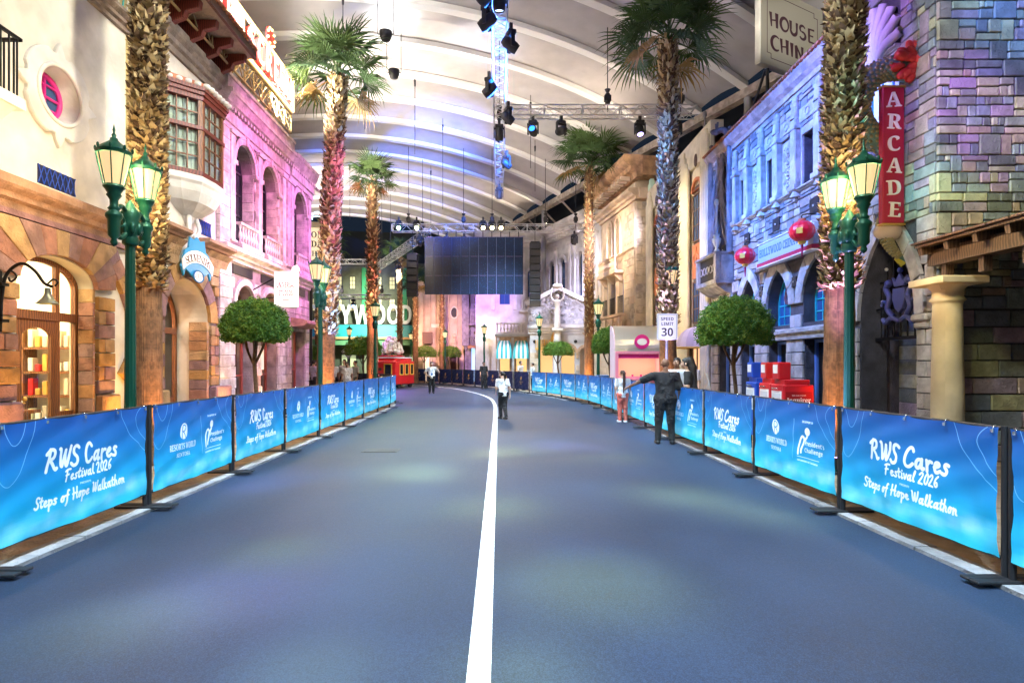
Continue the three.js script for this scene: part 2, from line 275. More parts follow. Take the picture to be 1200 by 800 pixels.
const paveMat = stone([0.42, 0.28, 0.16]), kerbMat = stone([0.36, 0.36, 0.36], { map: T.stone });
const pushed = (line, o) => line.map((p, k) => { const a = line[Math.max(0, k - 1)], b = line[Math.min(line.length - 1, k + 1)], dx = b[0] - a[0], dz = b[1] - a[1], L = Math.hypot(dx, dz); return [p[0] + dz / L * o, p[1] - dx / L * o]; });
const lk = pushed(leftEdge, -0.2), rk = pushed(rightEdge, 0.2);
structure('pavement', flat([...lk, [-60, 34], [-60, -10]], -0.018, 0.028), paveMat);
structure('pavement', flat([...rk, [-34, 90], [60, 90], [60, -10]], -0.018, 0.028), paveMat);
for (const [name, edge, other] of [['kerb', leftEdge, lk], ['kerb', rightEdge, rk]]) { // separate kerb slabs, about a metre each
  const k = new THREE.Group(); k.name = numbered(name); k.userData = { kind: 'structure' }; scene.add(k);
  for (let i = 8; i + 1 < 74; i++) { const a = edge[i], b = edge[i + 1], c = other[i + 1], d = other[i], f = 0.012; const L = (p, q, t) => [p[0] + (q[0] - p[0]) * t, p[1] + (q[1] - p[1]) * t]; part(k, 'kerb_slab', flat([L(a, b, f), L(b, a, f), L(c, d, f), L(d, c, f)], -0.017, 0.03 + 0.004 * rnd()), kerbMat); }
}
const centre = smoothLine([[-0.105, -10], [-0.105, 0], [-0.105, 10], [-0.12, 18], [-0.18, 22.5], [-0.47, 26.5], [-1.45, 31.4], [-3.43, 37.5], [-6.2, 41.5], [-12, 45.5], [-24, 48]], 120);
structure('centre_line', ribbon(centre, -0.062, 0.062, 0.004), M([0.76, 0.76, 0.74], { roughness: 0.65, map: gray(0.78, 1, nFine, 0.55, 1.3) }));
structure('edge_line', ribbon(rightEdge.slice(44), -0.42, -0.34, 0.004), M([0.6, 0.6, 0.6], { roughness: 0.6, map: T.stone }));
{ const m = thing('manhole_cover', 'dark metal cover plate set flush in the road', 'manhole', at(-2.15, 10.6)); part(m, 'frame', B(-0.32, 0.32, 0, 0.004, -0.24, 0.24), M([0.018, 0.02, 0.026], { roughness: 0.6 })); part(m, 'lid', B(-0.28, 0.28, 0.003, 0.007, -0.2, 0.2), M([0.03, 0.036, 0.05], { roughness: 0.65, map: T.stone })); }

// ---------- the canopy: a shallow barrel vault whose axis swings left with the street ----------
const RA = THREE.MathUtils.degToRad(21.7), HALF = 10, RISE = 1.9, EAVE = 12, RAD = (HALF * HALF + RISE * RISE) / (2 * RISE);
{
  const c = thing('canopy_roof', 'curved fabric roof on white arched ribs spanning the whole street', 'canopy', at(-1.83, 23.0), RA); // local -z runs along the vault, local x across
  const yAt = x => EAVE + RISE - RAD + Math.sqrt(Math.max(1, RAD * RAD - x * x));
  const X0 = -15, X1 = HALF, N = 28, memb = [[0.44, 0.42, 0.42], [0.42, 0.405, 0.41], [0.455, 0.43, 0.42]].map(q => M(q, { roughness: 0.5, map: gray(0.93, 1, nA, 3.1) })), ribM = M([0.80, 0.80, 0.79], { roughness: 0.5 });
  const PITCH = 2.52, first = -12, last = 11;
  for (let k = first; k < last; k++) { // membrane panels between ribs, bellied a little
    const pos = [], J = 6; const P = (i, j) => { const x = X0 + (X1 - X0) * i / N, t = j / J; return [x, yAt(x) + 0.20 + 0.16 * Math.sin(PI * t), -(k + t) * PITCH]; };
    for (let i = 0; i < N; i++) for (let j = 0; j < J; j++) { const a = P(i, j), b = P(i + 1, j), d = P(i + 1, j + 1), e = P(i, j + 1); pos.push(...a, ...b, ...d, ...a, ...d, ...e); }
    const g = new THREE.BufferGeometry(); g.setAttribute('position', new THREE.Float32BufferAttribute(pos, 3)); g.computeVertexNormals(); part(c, 'membrane_panel', g, memb[((k % 3) + 3) % 3]);
  }
  for (let k = first; k <= last; k++) {
    const pts = []; for (let i = 0; i <= N; i++) { const x = X0 + (X1 - X0) * i / N; pts.push([x, yAt(x)]); }
    const low = pts.map(([x, y]) => [x, y]), up = [...pts].reverse().map(([x, y]) => [x, y + 0.18]);
    part(c, 'rib', ext([...low, ...up], -0.17, 0.17).translate(0, 0, -k * PITCH), ribM);
  }
  const L0 = -first * PITCH + 0.3, L1 = -last * PITCH - 0.3;
  part(c, 'eave_beam', B(HALF - 0.02, HALF + 0.34, EAVE - 0.32, EAVE + 0.02, L1, L0), stone([0.55, 0.47, 0.40]));
  part(c, 'eave_beam', B(X0 - 0.34, X0 + 0.02, yAt(X0) - 0.32, yAt(X0) + 0.02, L1, L0), stone([0.55, 0.47, 0.40]));
  part(c, 'gutter', fin(new THREE.CylinderGeometry(0.11, 0.11, L0 - L1, 10).rotateX(PI / 2).translate(HALF + 0.5, EAVE - 0.02, (L0 + L1) / 2)), M([0.5, 0.42, 0.36]));
  const strut = []; for (let k = first; k <= last; k++) { strut.push(bar([HALF + 0.16, EAVE - 0.15, -k * PITCH], [HALF + 2.6, EAVE + 1.1, -k * PITCH], 0.07)); strut.push(bar([HALF + 0.16, EAVE - 0.3, -k * PITCH], [HALF + 2.4, EAVE - 2.2, -k * PITCH], 0.06)); }
  for (const s of strut) part(c, 'strut', s, M([0.38, 0.30, 0.28]));
  part(c, 'back_wall', B(HALF + 2.5, HALF + 2.75, 5, EAVE + 1.6, L1, L0), M([0.03, 0.035, 0.05]));
  part(c, 'purlin', B(HALF + 1.2, HALF + 1.35, EAVE + 0.35, EAVE + 0.5, L1, L0), M([0.30, 0.18, 0.18]));
  for (const [x, k] of [[10, -8], [10, -2], [10, 5], [10, 11], [-15, -2], [-15, 5], [-15, 11]]) part(c, 'column', cyl(0.18, 0.15, EAVE - 0.3 - (x < 0 ? 1.2 : 0), x + (x > 0 ? 0.16 : -0.16), 0.02, -k * PITCH, 10), M([0.3, 0.3, 0.32]));
  const wires = [[-6.2, 1.6, 4.9], [-3.0, 1.2, 2.2], [-1.0, 0.9, 3.4], [1.4, 2.5, 4.5], [4.2, 0.7, 3.2], [-4.6, -1.2, 2.4], [6.2, 2.2, 2.6], [-7.4, 3.4, 3.0], [2.6, 5.2, 3.6], [-2.2, 5.6, 3.5]];
  for (const [x, k, len] of wires) { const w = part(c, 'hanging_wire', bar([x, yAt(x) + 0.1, -k * PITCH], [x, yAt(x) - len, -k * PITCH], 0.014, 5), mat.darkMetal); part(w, 'clamp', cyl(0.035, 0.05, 0.28, x, yAt(x) - 0.5, -k * PITCH, 8), mat.darkMetal); }
}

// ---------- trusses ----------
function truss(len, s = 0.36) { // square box truss along local x, centred on y
  const ch = []; for (const y of [-s / 2, s / 2]) for (const z of [-s / 2, s / 2]) ch.push(fin(new THREE.CylinderGeometry(0.026, 0.026, len, 8).rotateZ(PI / 2).translate(len / 2, y, z)));
  const lace = [], n = Math.max(2, Math.round(len / (s * 0.95))), q = len / n;
  for (let i = 0; i < n; i++) { const a = i * q, b = (i + 1) * q, f = i % 2 ? 1 : -1, h = s / 2; lace.push(bar([a, -h * f, h], [b, h * f, h], 0.012, 5), bar([a, -h * f, -h], [b, h * f, -h], 0.012, 5), bar([a, h, -h * f], [b, h, h * f], 0.012, 5), bar([a, -h, h * f], [b, -h, -h * f], 0.012, 5)); if (i % 4 === 0) lace.push(B(a - 0.02, a + 0.02, -h, -h + 0.02, -h, h), B(a - 0.02, a + 0.02, h - 0.02, h, -h, h), B(a - 0.02, a + 0.02, -h, h, -h, -h + 0.02), B(a - 0.02, a + 0.02, -h, h, h - 0.02, h)); }
  return { ch, lace };
}
function makeTruss(label, a, b, group, s = 0.36, m = mat.alu, hang = []) { // from point a to point b (x, y, d)
  const A = new THREE.Vector3(a[0], a[1], -a[2]), D = new THREE.Vector3(b[0], b[1], -b[2]).sub(A), t = thing('lighting_truss', label, 'truss', A.toArray(), Math.atan2(-D.z, D.x), group);
  const { ch, lace } = truss(D.length(), s); for (const g of ch) part(t, 'chord', g, m); part(t, 'lacing', lace, m);
  for (const [x, h] of hang) { const w = part(t, 'suspension_cable', bar([x, 0, 0], [x, h, 0], 0.016, 5), mat.darkMetal); part(w, 'hoist_motor', [cyl(0.09, 0.09, 0.34, x, s / 2 + 0.12, 0, 8), B(x - 0.12, x + 0.12, s / 2 + 0.2, s / 2 + 0.4, -0.08, 0.08), cyl(0.05, 0.11, 0.12, x, s / 2 + 0.5, 0, 8)], mat.darkMetal); }
  return t;
}
const TY = 10.5;
makeTruss('long box truss with stage lights, hung down the middle of the street', [0.02, TY, -4], [0.0, TY, 29.8], undefined, 0.38, mat.alu, [[6, 3], [16, 3.2], [26, 3.3], [33, 3.4]]);
makeTruss('box truss branching off the long truss toward the right-hand palms', [0.25, TY, 20.6], [7.0, TY, 20.6], undefined, 0.36, mat.alu, [[3.6, 3], [6.2, 2.2]]);
makeTruss('box truss the video wall hangs from', [-6.0, 9.15, 32.6], [4.6, 9.15, 32.6], undefined, 0.40, mat.alu, [[0.9, 4.6], [4.0, 4.5], [5.6, 4.5], [8.6, 4.2], [10.3, 3.6]]);
makeTruss('box truss slanting back from the video wall to the left', [-4.1, 9.05, 33.2], [-9.6, 8.6, 45.5], undefined, 0.40, mat.alu, [[1, 4.5], [9, 4.6]]);
makeTruss('small box truss in front of the sign with giant white letters', [-13.5, 9.6, 46.0], [-8.8, 9.6, 46.0], undefined, 0.36, mat.alu, [[1, 3.6], [4, 3.8]]);
makeTruss('box truss of coloured stage lights left of the video wall', [-11.6, 6.2, 40.5], [-7.6, 6.5, 40.5], undefined, 0.3, mat.alu, [[0.6, 6.6], [3.4, 6.6]]);

// ---------- stage lights: fixture and its real light ----------
const headGeo = { clamp: [B(-0.05, 0.05, -0.1, 0.06, -0.04, 0.04), cyl(0.05, 0.05, 0.05, 0, -0.14, 0, 10)], base: [cbox(-0.15, 0.15, -0.26, -0.14, -0.11, 0.11, 0.02)], yoke: [B(-0.2, -0.165, -0.62, -0.22, -0.05, 0.05), B(0.165, 0.2, -0.62, -0.22, -0.05, 0.05), B(-0.2, 0.2, -0.3, -0.262, -0.05, 0.05)], head: [lathe([[0, -0.26], [0.1, -0.25], [0.145, -0.14], [0.15, 0.1], [0.128, 0.2], [0.12, 0.2], [0.11, 0.15]], 14)], lens: [cyl(0.108, 0.108, 0.012, 0, 0.15, 0, 16)] };
for (const k in headGeo) headGeo[k] = metreUV(merge(headGeo[k]));
const lensMats = {};
function stageLight([x, y, d], [tx, ty, td], c, I, deg, soft = 8, label, o = {}) { // hangs from y; aims at target
  const t = thing(o.name ?? 'stage_light', label, 'stage light', [x, y, -d], o.turn ?? Math.atan2(tx - x, -(td - d) ), o.group ?? 'stage lights on the overhead trusses');
  const key = c.join() + (o.lens ?? 3); lensMats[key] ??= glow(c, o.lens ?? 3);
  const mk = (n, g, m) => { const q = new THREE.Mesh(g, m); q.name = n; q.castShadow = q.receiveShadow = true; t.add(q); return q; };
  mk('clamp', headGeo.clamp, mat.darkMetal); mk('base', headGeo.base, mat.black); mk('yoke', headGeo.yoke, mat.black);
  const h = mk('head', headGeo.head, mat.black), piv = new THREE.Vector3(0, -0.5, 0); h.position.copy(piv);
  t.updateMatrixWorld(true); const w = t.localToWorld(piv.clone()), dir = new THREE.Vector3(tx, ty, -td).sub(w).normalize(), q = new THREE.Quaternion().setFromUnitVectors(new THREE.Vector3(0, 1, 0), dir);
  h.quaternion.copy(t.quaternion.clone().invert().multiply(q)); const l = new THREE.Mesh(headGeo.lens, lensMats[key]); l.name = 'lens'; h.add(l);
  if (I) { const s = new THREE.SpotLight(col(c), I, 0, THREE.MathUtils.degToRad(deg), o.pen ?? 0.8, 2); s.position.copy(w).addScaledVector(dir, 0.24); s.target.position.set(tx, ty, -td); s.castShadow = true; s.shadow.radius = soft; scene.add(s, s.target); }
  return t;
}
// ================= left side =================
const LX = -7;
{ // ---- cream building with a sandstone ground floor ----
  reseed(41);
  const b = leftWall('spanish_building', 'cream plaster building with sandstone arches, scalloped round window and wooden bay window', 'building', LX);
  const door = archPts(9.19, 1.58, 0, 2.85, 'round', 0.42), arch2 = archPts(12.97, 1.86, 0, 2.55, 'round', 0.92), ocu = Array.from({ length: 28 }, (_, i) => [9.17 + 0.43 * Math.cos(i * PI / 14), 5.82 + 0.43 * Math.sin(i * PI / 14)]);
  part(b, 'wall', ext(rectPts(3, 14.3, 0, 7.75), -0.4, 0, [door, arch2, ocu]), mat.cream);
  part(b, 'wall', ext(rectPts(10.95, 14.3, 7.755, 8.9), -0.4, -0.004), mat.cream);
  part(b, 'wall', B(3, 14.29, 0, 9.4, -6.4, -6), mat.cream); part(b, 'wall', B(3, 3.3, 0, 9.3, -6, -0.41), mat.cream); part(b, 'wall', B(14, 14.29, 0, 9.3, -6, -0.41), mat.cream);
  part(b, 'roof', B(3, 14.28, 9.3, 9.5, -5.99, 0.1), mat.tile);
  part(b, 'upper_floor', B(3.31, 13.99, 4.0, 4.2, -5.99, -0.42), mat.woodDark);
  // round window with scalloped plate
  const sc = []; for (let i = 0; i < 72; i++) { const a = i / 72 * 2 * PI, k = (i / 18) % 1, lobe = Math.sin(PI * k), r = 0.66 + 0.06 * lobe + (k < 0.09 || k > 0.91 ? 0.17 * (1 - Math.min(k, 1 - k) / 0.09) : 0) - (k > 0.09 && k < 0.2 || k > 0.8 && k < 0.91 ? 0.04 : 0); sc.push([9.17 + r * Math.cos(a + PI / 4 + 0.78), 5.82 + r * 1.0 * Math.sin(a + PI / 4 + 0.78)]); }
  const plate = part(b, 'window_surround', ext(sc, -0.01, 0.07, [ocu], 0.015), mat.trimWhite);
  part(plate, 'moulding', fin(new THREE.TorusGeometry(0.45, 0.035, 8, 40).translate(9.17, 5.82, 0.07)), mat.trimWhite);
  part(plate, 'reveal', fin(new THREE.CylinderGeometry(0.43, 0.37, 0.27, 32, 1, true).rotateX(PI / 2).translate(9.17, 5.82, -0.07)), mat.trimWhite);
  const ow = part(b, 'round_window', [fin(new THREE.TorusGeometry(0.33, 0.04, 8, 32).translate(9.17, 5.82, -0.2)), B(8.85, 9.49, 5.805, 5.835, -0.22, -0.185), B(8.87, 9.47, 5.995, 6.02, -0.22, -0.185), B(8.87, 9.47, 5.62, 5.645, -0.22, -0.185), B(9.155, 9.185, 5.5, 6.14, -0.225, -0.18)], mat.magenta);
  part(ow, 'pane', fin(new THREE.CylinderGeometry(0.33, 0.33, 0.01, 28).rotateX(PI / 2).translate(9.17, 5.82, -0.23)), mat.glassBlue);
  // grilles
  const grille = (x0, x1, y0, y1) => { const f = part(b, 'vent_grille', [B(x0, x1, y0, y1, 0.001, 0.012)], M([0.01, 0.015, 0.06], { roughness: 0.5 })), g = []; const n = Math.round((x1 - x0) / 0.11), w = (x1 - x0) / n; for (let i = 0; i < n; i++) g.push(bar([x0 + i * w, y0, 0.02], [x0 + (i + 1) * w, y1, 0.02], 0.008, 4), bar([x0 + (i + 1) * w, y0, 0.022], [x0 + i * w, y1, 0.022], 0.008, 4)); part(f, 'lattice', g, mat.blue); };
  grille(8.78, 9.55, 4.33, 4.62); grille(10.28, 10.66, 3.17, 3.43); grille(13.5, 14.05, 4.62, 4.95);
  // cornices and frieze
  part(b, 'cornice', prof(cornicePts(3.78, 0.42, 0.3), 3, 10.42), mat.sandTrim);
  part(b, 'frieze', B(3, 10.9, 3.70, 3.785, 0, 0.10), mat.sand[2]);
  for (const [a, c] of [[11.25, 12.62], [13.35, 14.75]]) { part(b, 'cornice', prof(cornicePts(4.22, 0.26, 0.34), a, c), mat.sandTrim); part(b, 'corbel_cove', prof([[-0.05, 3.72], [0.08, 3.72], [0.1, 3.9], [0.18, 4.1], [0.3, 4.219], [-0.05, 4.219]], a + 0.12, c - 0.12), mat.sand[1]); }
  part(b, 'cornice', prof(cornicePts(7.74, 0.24, 0.28), 3, 11.0), stone([0.30, 0.24, 0.19]));
  const fr = part(b, 'tile_frieze', B(3, 10.97, 7.98, 8.5, -0.3, 0.10), M([0.50, 0.42, 0.16], { roughness: 0.5, map: T.stone }));
  for (let i = 0; i < 30; i++) { const x = 7.4 + i * 0.118; part(fr, 'tile', ext([[x, 8.04], [x + 0.03, 8.04], [x + 0.1, 8.44], [x + 0.07, 8.44]], 0.1, 0.112), i % 2 ? mat.teal : mat.white); }
  part(b, 'cornice', prof(cornicePts(8.5, 0.3, 0.3), 3, 11.05), stone([0.28, 0.23, 0.19]));
  part(b, 'cornice', prof(cornicePts(8.2, 0.5, 0.26), 11.06, 14.34), stone([0.32, 0.27, 0.22]));
  // projecting eave with brackets
  part(b, 'eave', [B(11, 14.3, 9.08, 9.2, -0.3, 0.95)], stone([0.34, 0.27, 0.2])); part(b, 'eave_board', B(11, 14.31, 9.06, 9.3, 0.952, 1.02), mat.woodDark);
  for (let i = 0; i < 22; i++) part(b, 'roof_tile', fin(new THREE.CylinderGeometry(0.075, 0.085, 0.5, 8, 1, false, -PI / 2, PI).rotateX(PI / 2).translate(11.05 + i * 0.15, 9.3, 0.82)), mat.tile);
  for (const x of [11.3, 12.0, 12.7, 13.4, 14.1]) part(b, 'eave_bracket', ext([[0, 8.45], [0.12, 8.45], [0.2, 8.6], [0.5, 8.72], [0.55, 8.85], [0.82, 8.92], [0.84, 9.075], [0, 9.075]].map(([z, y]) => [-z, y]), -0.07, 0.07, [], 0.01).rotateY(PI / 2).translate(x, 0, 0), mat.maroon);
  // sandstone: jamb courses, voussoirs of the doorway, plinths
  const a1 = archPts(9.19, 1.64, 0, 2.85, 'round', 0.45);
  layStones(b, courses(6.2, 8.38, 1.05, 2.75, 0.245, 0.55), mat.sand, 0.001, 0.075, [a1]); layStones(b, courses(10.02, 10.46, 1.05, 2.75, 0.245, 0.36), mat.sand, 0.001, 0.075, [a1]);
  for (const [x0, x1] of [[6.2, 7.2], [7.2, 8.36], [10.02, 10.5]]) for (const [y0, y1, z] of [[0.03, 0.5, 0.2], [0.5, 1.05, 0.17]]) part(b, 'plinth_stone', cbox(x0 + 0.006, x1 - 0.006, y0, y1 - 0.01, 0.001, z, 0.03), pick(mat.sand));
  { const N = 11, cx = 9.19, inner = t => [cx + 0.80 * Math.cos(t), 2.85 + 0.435 * Math.sin(t)], outer = t => { const c = Math.cos(t), s = Math.sin(t) * 0.8 + 0.12; let k = Infinity; if (s > 0) k = Math.min(k, (3.69 - 2.75) / s); if (Math.abs(c) > 0.01) k = Math.min(k, (c > 0 ? 1.28 : 1.34) / Math.abs(c)); return [cx + c * k, 2.75 + s * k]; };
    for (let i = 0; i < N; i++) { const t0 = PI * i / N, t1 = PI * (i + 1) / N, p = [inner(t0), outer(t0)]; const o1 = outer(t1); if ((p[1][1] < 3.68) !== (o1[1] < 3.68)) p.push([p[1][1] < 3.68 ? p[1][0] : o1[0], 3.69]); p.push(o1, inner(t1), inner((t0 + t1) / 2)); block(b, p, 0.001, 0.085 + 0.02 * rnd(), mat.sand[(i * 2 + 3) % 6], 'arch_stone', 0.975); } }
  layStones(b, courses(3, 7.84, 2.76, 3.68, 0.3, 0.6), mat.sand, 0.001, 0.07); layStones(b, courses(3, 6.19, 0.03, 2.75, 0.3, 0.6), mat.sand, 0.001, 0.07);
  { // swept stone volute beside the doorway
    const c = new THREE.CatmullRomCurve3([[10.3, 3.66], [10.5, 3.35], [10.78, 2.95], [11.0, 2.5], [11.06, 2.0], [10.92, 1.6], [10.72, 1.32]].map(p => new THREE.Vector3(...p, 0))), n = 9;
    const off = (t, o) => { const p = c.getPointAt(t), g = c.getTangentAt(t); return [p.x - g.y * o, p.y + g.x * o]; };
    for (let i = 0; i < n; i++) { const t0 = i / n, t1 = (i + 1) / n; block(b, [off(t0, -0.15), off((t0 + t1) / 2, -0.15), off(t1, -0.15), off(t1, 0.15), off((t0 + t1) / 2, 0.15), off(t0, 0.15)], 0.001, 0.1 + 0.01 * rnd(), mat.sand[(i + 2) % 6], 'volute_stone'); }
  }
  // second arch
  const a2 = archPts(12.97, 1.9, 0, 2.55, 'round', 0.95);
  archRing(b, 12.97, 1.88, 2.55, 'round', 0.94, 0.36, 0.001, 0.09, mat.sand, 7);
  const ring = archPts(12.97, 2.64, 2.55, 2.55, 'round', 1.32);
  layStones(b, courses(11.3, 12.02, 1.05, 3.7, 0.24, 0.38), mat.sand, 0.001, 0.075, [a2, ring]); layStones(b, courses(13.93, 14.62, 1.05, 3.7, 0.24, 0.38), mat.sand, 0.001, 0.075, [a2, ring]);
  for (const [x0, x1] of [[11.25, 12.0], [13.95, 14.75]]) for (const [y0, y1, z] of [[0.03, 0.5, 0.24], [0.5, 1.05, 0.21]]) part(b, 'plinth_stone', cbox(x0, x1, y0, y1 - 0.01, 0.001, z, 0.03), pick(mat.sand));
  // doors
  const doorAt = (cx, w, ys, rise, z, m, gm) => {
    const t = 0.07; const d = part(b, 'door', [ext(archPts(cx, w, 0.03, ys, 'round', rise), z - 0.08, z, [archPts(cx, w - 2 * t, 0.1, ys, 'round', rise - t)]), B(cx - w / 2 + t, cx + w / 2 - t, 2.28, 2.42, z - 0.07, z + 0.02), B(cx + w * 0.18, cx + w * 0.18 + 0.09, 0.1, ys + rise * 0.85, z - 0.07, z - 0.005), B(cx - w * 0.36, cx - w * 0.36 + 0.07, 0.1, ys + rise * 0.7, z - 0.07, z - 0.005)], m);
    part(d, 'door_leaf', [ext([[cx - w * 0.31, 0.1], [cx + w * 0.18, 0.1], [cx + w * 0.18, 2.28], [cx - w * 0.31, 2.28]], z - 0.06, z - 0.01, [[...archPts(cx - w * 0.065, w * 0.37, 0.72, 2.0, 'round', 0.16)].map(([x, y]) => [x, y < 0.8 ? 0.72 + 0.0 : y])])], m);
    part(d, 'lower_panel', B(cx - w * 0.22, cx + w * 0.1, 0.2, 0.58, z - 0.012, z + 0.006), mat.woodDark); part(d, 'lower_panel', [B(cx + w * 0.25, cx + w * 0.44, 0.1, 0.8, z - 0.06, z - 0.02)], m);
    part(d, 'handle', [sph(0.035, cx - w * 0.26, 1.05, z + 0.05, 10), cyl(0.05, 0.05, 0.02, cx - w * 0.26, 0.98, z, 8)], mat.gold);
    part(d, 'pane', ext(archPts(cx, w - 2 * t, 0.1, ys, 'round', rise - t), z - 0.05, z - 0.044), gm);
  };
  doorAt(9.19, 1.56, 2.85, 0.41, -0.24, mat.wood, mat.glass); doorAt(12.97, 1.84, 2.55, 0.91, -0.72, mat.wood, mat.glass);
  // reveal of the deep second doorway
  const rv = archPts(12.97, 1.86, 0.03, 2.55, 'round', 0.92), pos = []; for (let i = 1; i < rv.length; i++) { const [p, q] = [rv[i], rv[(i + 1) % rv.length]]; if (p[1] <= 0.05 && q[1] <= 0.05) continue; pos.push(p[0], p[1], -0.39, q[0], q[1], -0.39, q[0], q[1], -0.8, p[0], p[1], -0.39, q[0], q[1], -0.8, p[0], p[1], -0.8); }
  { const g = new THREE.BufferGeometry(); g.setAttribute('position', new THREE.Float32BufferAttribute(pos, 3)); g.computeVertexNormals(); part(b, 'reveal', g, mat.cream); }
  for (let i = 0; i < 11; i++) part(b, 'jamb_stone', cbox(13.78, 13.895, 0.05 + i * 0.23, 0.27 + i * 0.23, -0.38, 0.05, 0.008), pick(mat.sand));
  for (let i = 0; i < 12; i++) part(b, 'jamb_stone', cbox(9.93, 9.99, 0.05 + i * 0.235, 0.277 + i * 0.235, -0.22, 0.04, 0.008), pick(mat.sand));
  // the shop behind the doors: real rooms
  const room = (x0, x1, depth, c) => { part(b, 'shop_floor', B(x0, x1, 0.0, 0.02, -depth, -0.41), mat.wood); part(b, 'shop_wall', [B(x0, x1, 0, 4.0, -depth - 0.1, -depth), B(x0 - 0.1, x0, 0, 4, -depth, -0.81), B(x1, x1 + 0.1, 0, 4, -depth, -0.81)], M(c, { roughness: 0.8 })); };
  room(6.6, 11.2, 3.2, [0.80, 0.74, 0.62]); room(11.35, 14.0, 3.2, [0.78, 0.60, 0.45]);
  for (const x of [8.1, 9.4, 10.3]) { part(b, 'shop_shelf', [B(x, x + 0.8, 0.02, 0.5, -3.18, -2.85), B(x, x + 0.8, 0.9, 0.94, -3.18, -2.85), B(x, x + 0.8, 1.35, 1.39, -3.18, -2.85), B(x, x + 0.8, 1.8, 1.84, -3.18, -2.85)], mat.wood); for (let i = 0; i < 7; i++) for (const y of [0.5, 0.94, 1.39]) part(b, 'shop_ware', cbox(x + 0.03 + i * 0.11, x + 0.11 + i * 0.11, y + 0.002, y + rr(0.14, 0.32), -3.1, -2.95, 0.01), pick([mat.whitePaint, mat.curtain, mat.gold, mat.beige, mat.red])); }
  { const m = mat.wood; part(b, 'shop_shelf', [0.45, 0.95, 1.4, 1.85].map(y => B(10.85, 11.18, y, y + 0.04, -3.0, -0.95)).concat([B(10.85, 11.18, 0.02, 2.3, -3.04, -3.0), B(10.85, 11.18, 0.02, 2.3, -1.95, -1.91)]), m); for (let i = 0; i < 15; i++) for (const y of [0.49, 0.99, 1.44, 1.89]) if (rnd() < 0.85) part(b, 'shop_ware', cbox(10.9, 11.05, y + 0.002, y + rr(0.12, 0.34), -2.95 + i * 0.135, -2.86 + i * 0.135, 0.01), pick([mat.whitePaint, mat.curtain, mat.beige, mat.gold, mat.cream, mat.red])); }
  { part(b, 'shop_table', [B(9.3, 10.5, 0.7, 0.76, -2.3, -1.3), B(9.4, 10.4, 0.02, 0.7, -2.2, -1.4)], mat.wood); for (let i = 0; i < 14; i++) part(b, 'shop_ware', sph(rr(0.07, 0.12), rr(9.4, 10.4), 0.86, rr(-2.2, -1.4), 8), pick([mat.whitePaint, mat.curtain, mat.gold, mat.teal])); }
  // warm rectangle lamps on the shop ceilings
  for (const [x, w, I, c] of [[9.2, 2.6, 22, [1, 0.76, 0.40]], [12.7, 1.6, 17, [1, 0.62, 0.36]]]) { part(b, 'ceiling_lamp', B(x - w / 2, x + w / 2, 3.9, 3.97, -2.9, -0.95), glow(c, 1.5)); const l = new THREE.RectAreaLight(col(c), I, w - 0.05, 1.9); l.position.set(LX - 1.92, 3.885, -x); l.lookAt(LX - 1.92, 0, -x); l.rotateZ(PI / 2); scene.add(l); }
  // bay window
  const bay = part(b, 'bay_window', (() => { const fp = [[11.98, 0], [12.55, 0.58], [13.5, 0.58], [14.05, 0]]; const poly = (s, y0, y1) => flat2(fp.map(([x, z]) => [13.0 + (x - 13.0) * s, z * s + (s > 1 ? 0 : 0)]), y0, y1); return [poly(1.0, 5.62, 5.74), poly(1.04, 6.62, 6.7), poly(1.04, 7.26, 7.36), poly(1.1, 7.36, 7.44), poly(1.16, 7.44, 7.52)]; })(), mat.maroon);
  function flat2(poly, y0, y1) { return fin(new THREE.ExtrudeGeometry(new THREE.Shape(V2(poly.map(([x, z]) => [x, -z]))), { depth: y1 - y0, bevelEnabled: false }).rotateX(-PI / 2).translate(0, y0, 0)); }
  const bayFace = (xa, za, xb, zb) => { const L = Math.hypot(xb - xa, zb - za), a = Math.atan2(-(zb - za), xb - xa); const put = g => mv(g, xa, 0, za, 0, a);
    const fr = [B(0, 0.09, 5.742, 7.258, -0.07, 0), B(L - 0.09, L, 5.742, 7.258, -0.07, 0)]; for (const [y0, y1, rows] of [[5.76, 6.61, 3], [6.71, 7.25, 2]]) { for (let i = 1; i < 3; i++) fr.push(B(0.09 + (L - 0.18) * i / 3 - 0.012, 0.09 + (L - 0.18) * i / 3 + 0.012, y0, y1, -0.05, -0.01)); for (let j = 1; j < rows; j++) fr.push(B(0.09, L - 0.09, y0 + (y1 - y0) * j / rows - 0.012, y0 + (y1 - y0) * j / rows + 0.012, -0.052, -0.008)); }
    part(b, 'bay_frame', fr.map(put), mat.wood); for (const [y0, y1, rows] of [[5.76, 6.61, 3], [6.71, 7.25, 2]]) for (let i = 0; i < 3; i++) for (let j = 0; j < rows; j++) part(bay, 'pane', put(B(0.09 + (L - 0.18) * i / 3 + 0.012, 0.09 + (L - 0.18) * (i + 1) / 3 - 0.012, y0 + (y1 - y0) * j / rows + 0.012, y0 + (y1 - y0) * (j + 1) / rows - 0.012, -0.03, -0.025)), mat.glass);
    const cu = []; for (let i = 0; i < 18; i++) cu.push(B(0.02 + (L - 0.04) * i / 18, 0.02 + (L - 0.04) * (i + 1) / 18, 5.75, 7.25, -0.11 - 0.025 * (i % 2), -0.1 - 0.025 * (i % 2))); part(bay, 'curtain', cu.map(put), mat.curtain); };
  bayFace(11.98, 0.005, 12.55, 0.58); bayFace(12.55, 0.58, 13.5, 0.58); bayFace(13.5, 0.58, 14.05, 0.005);
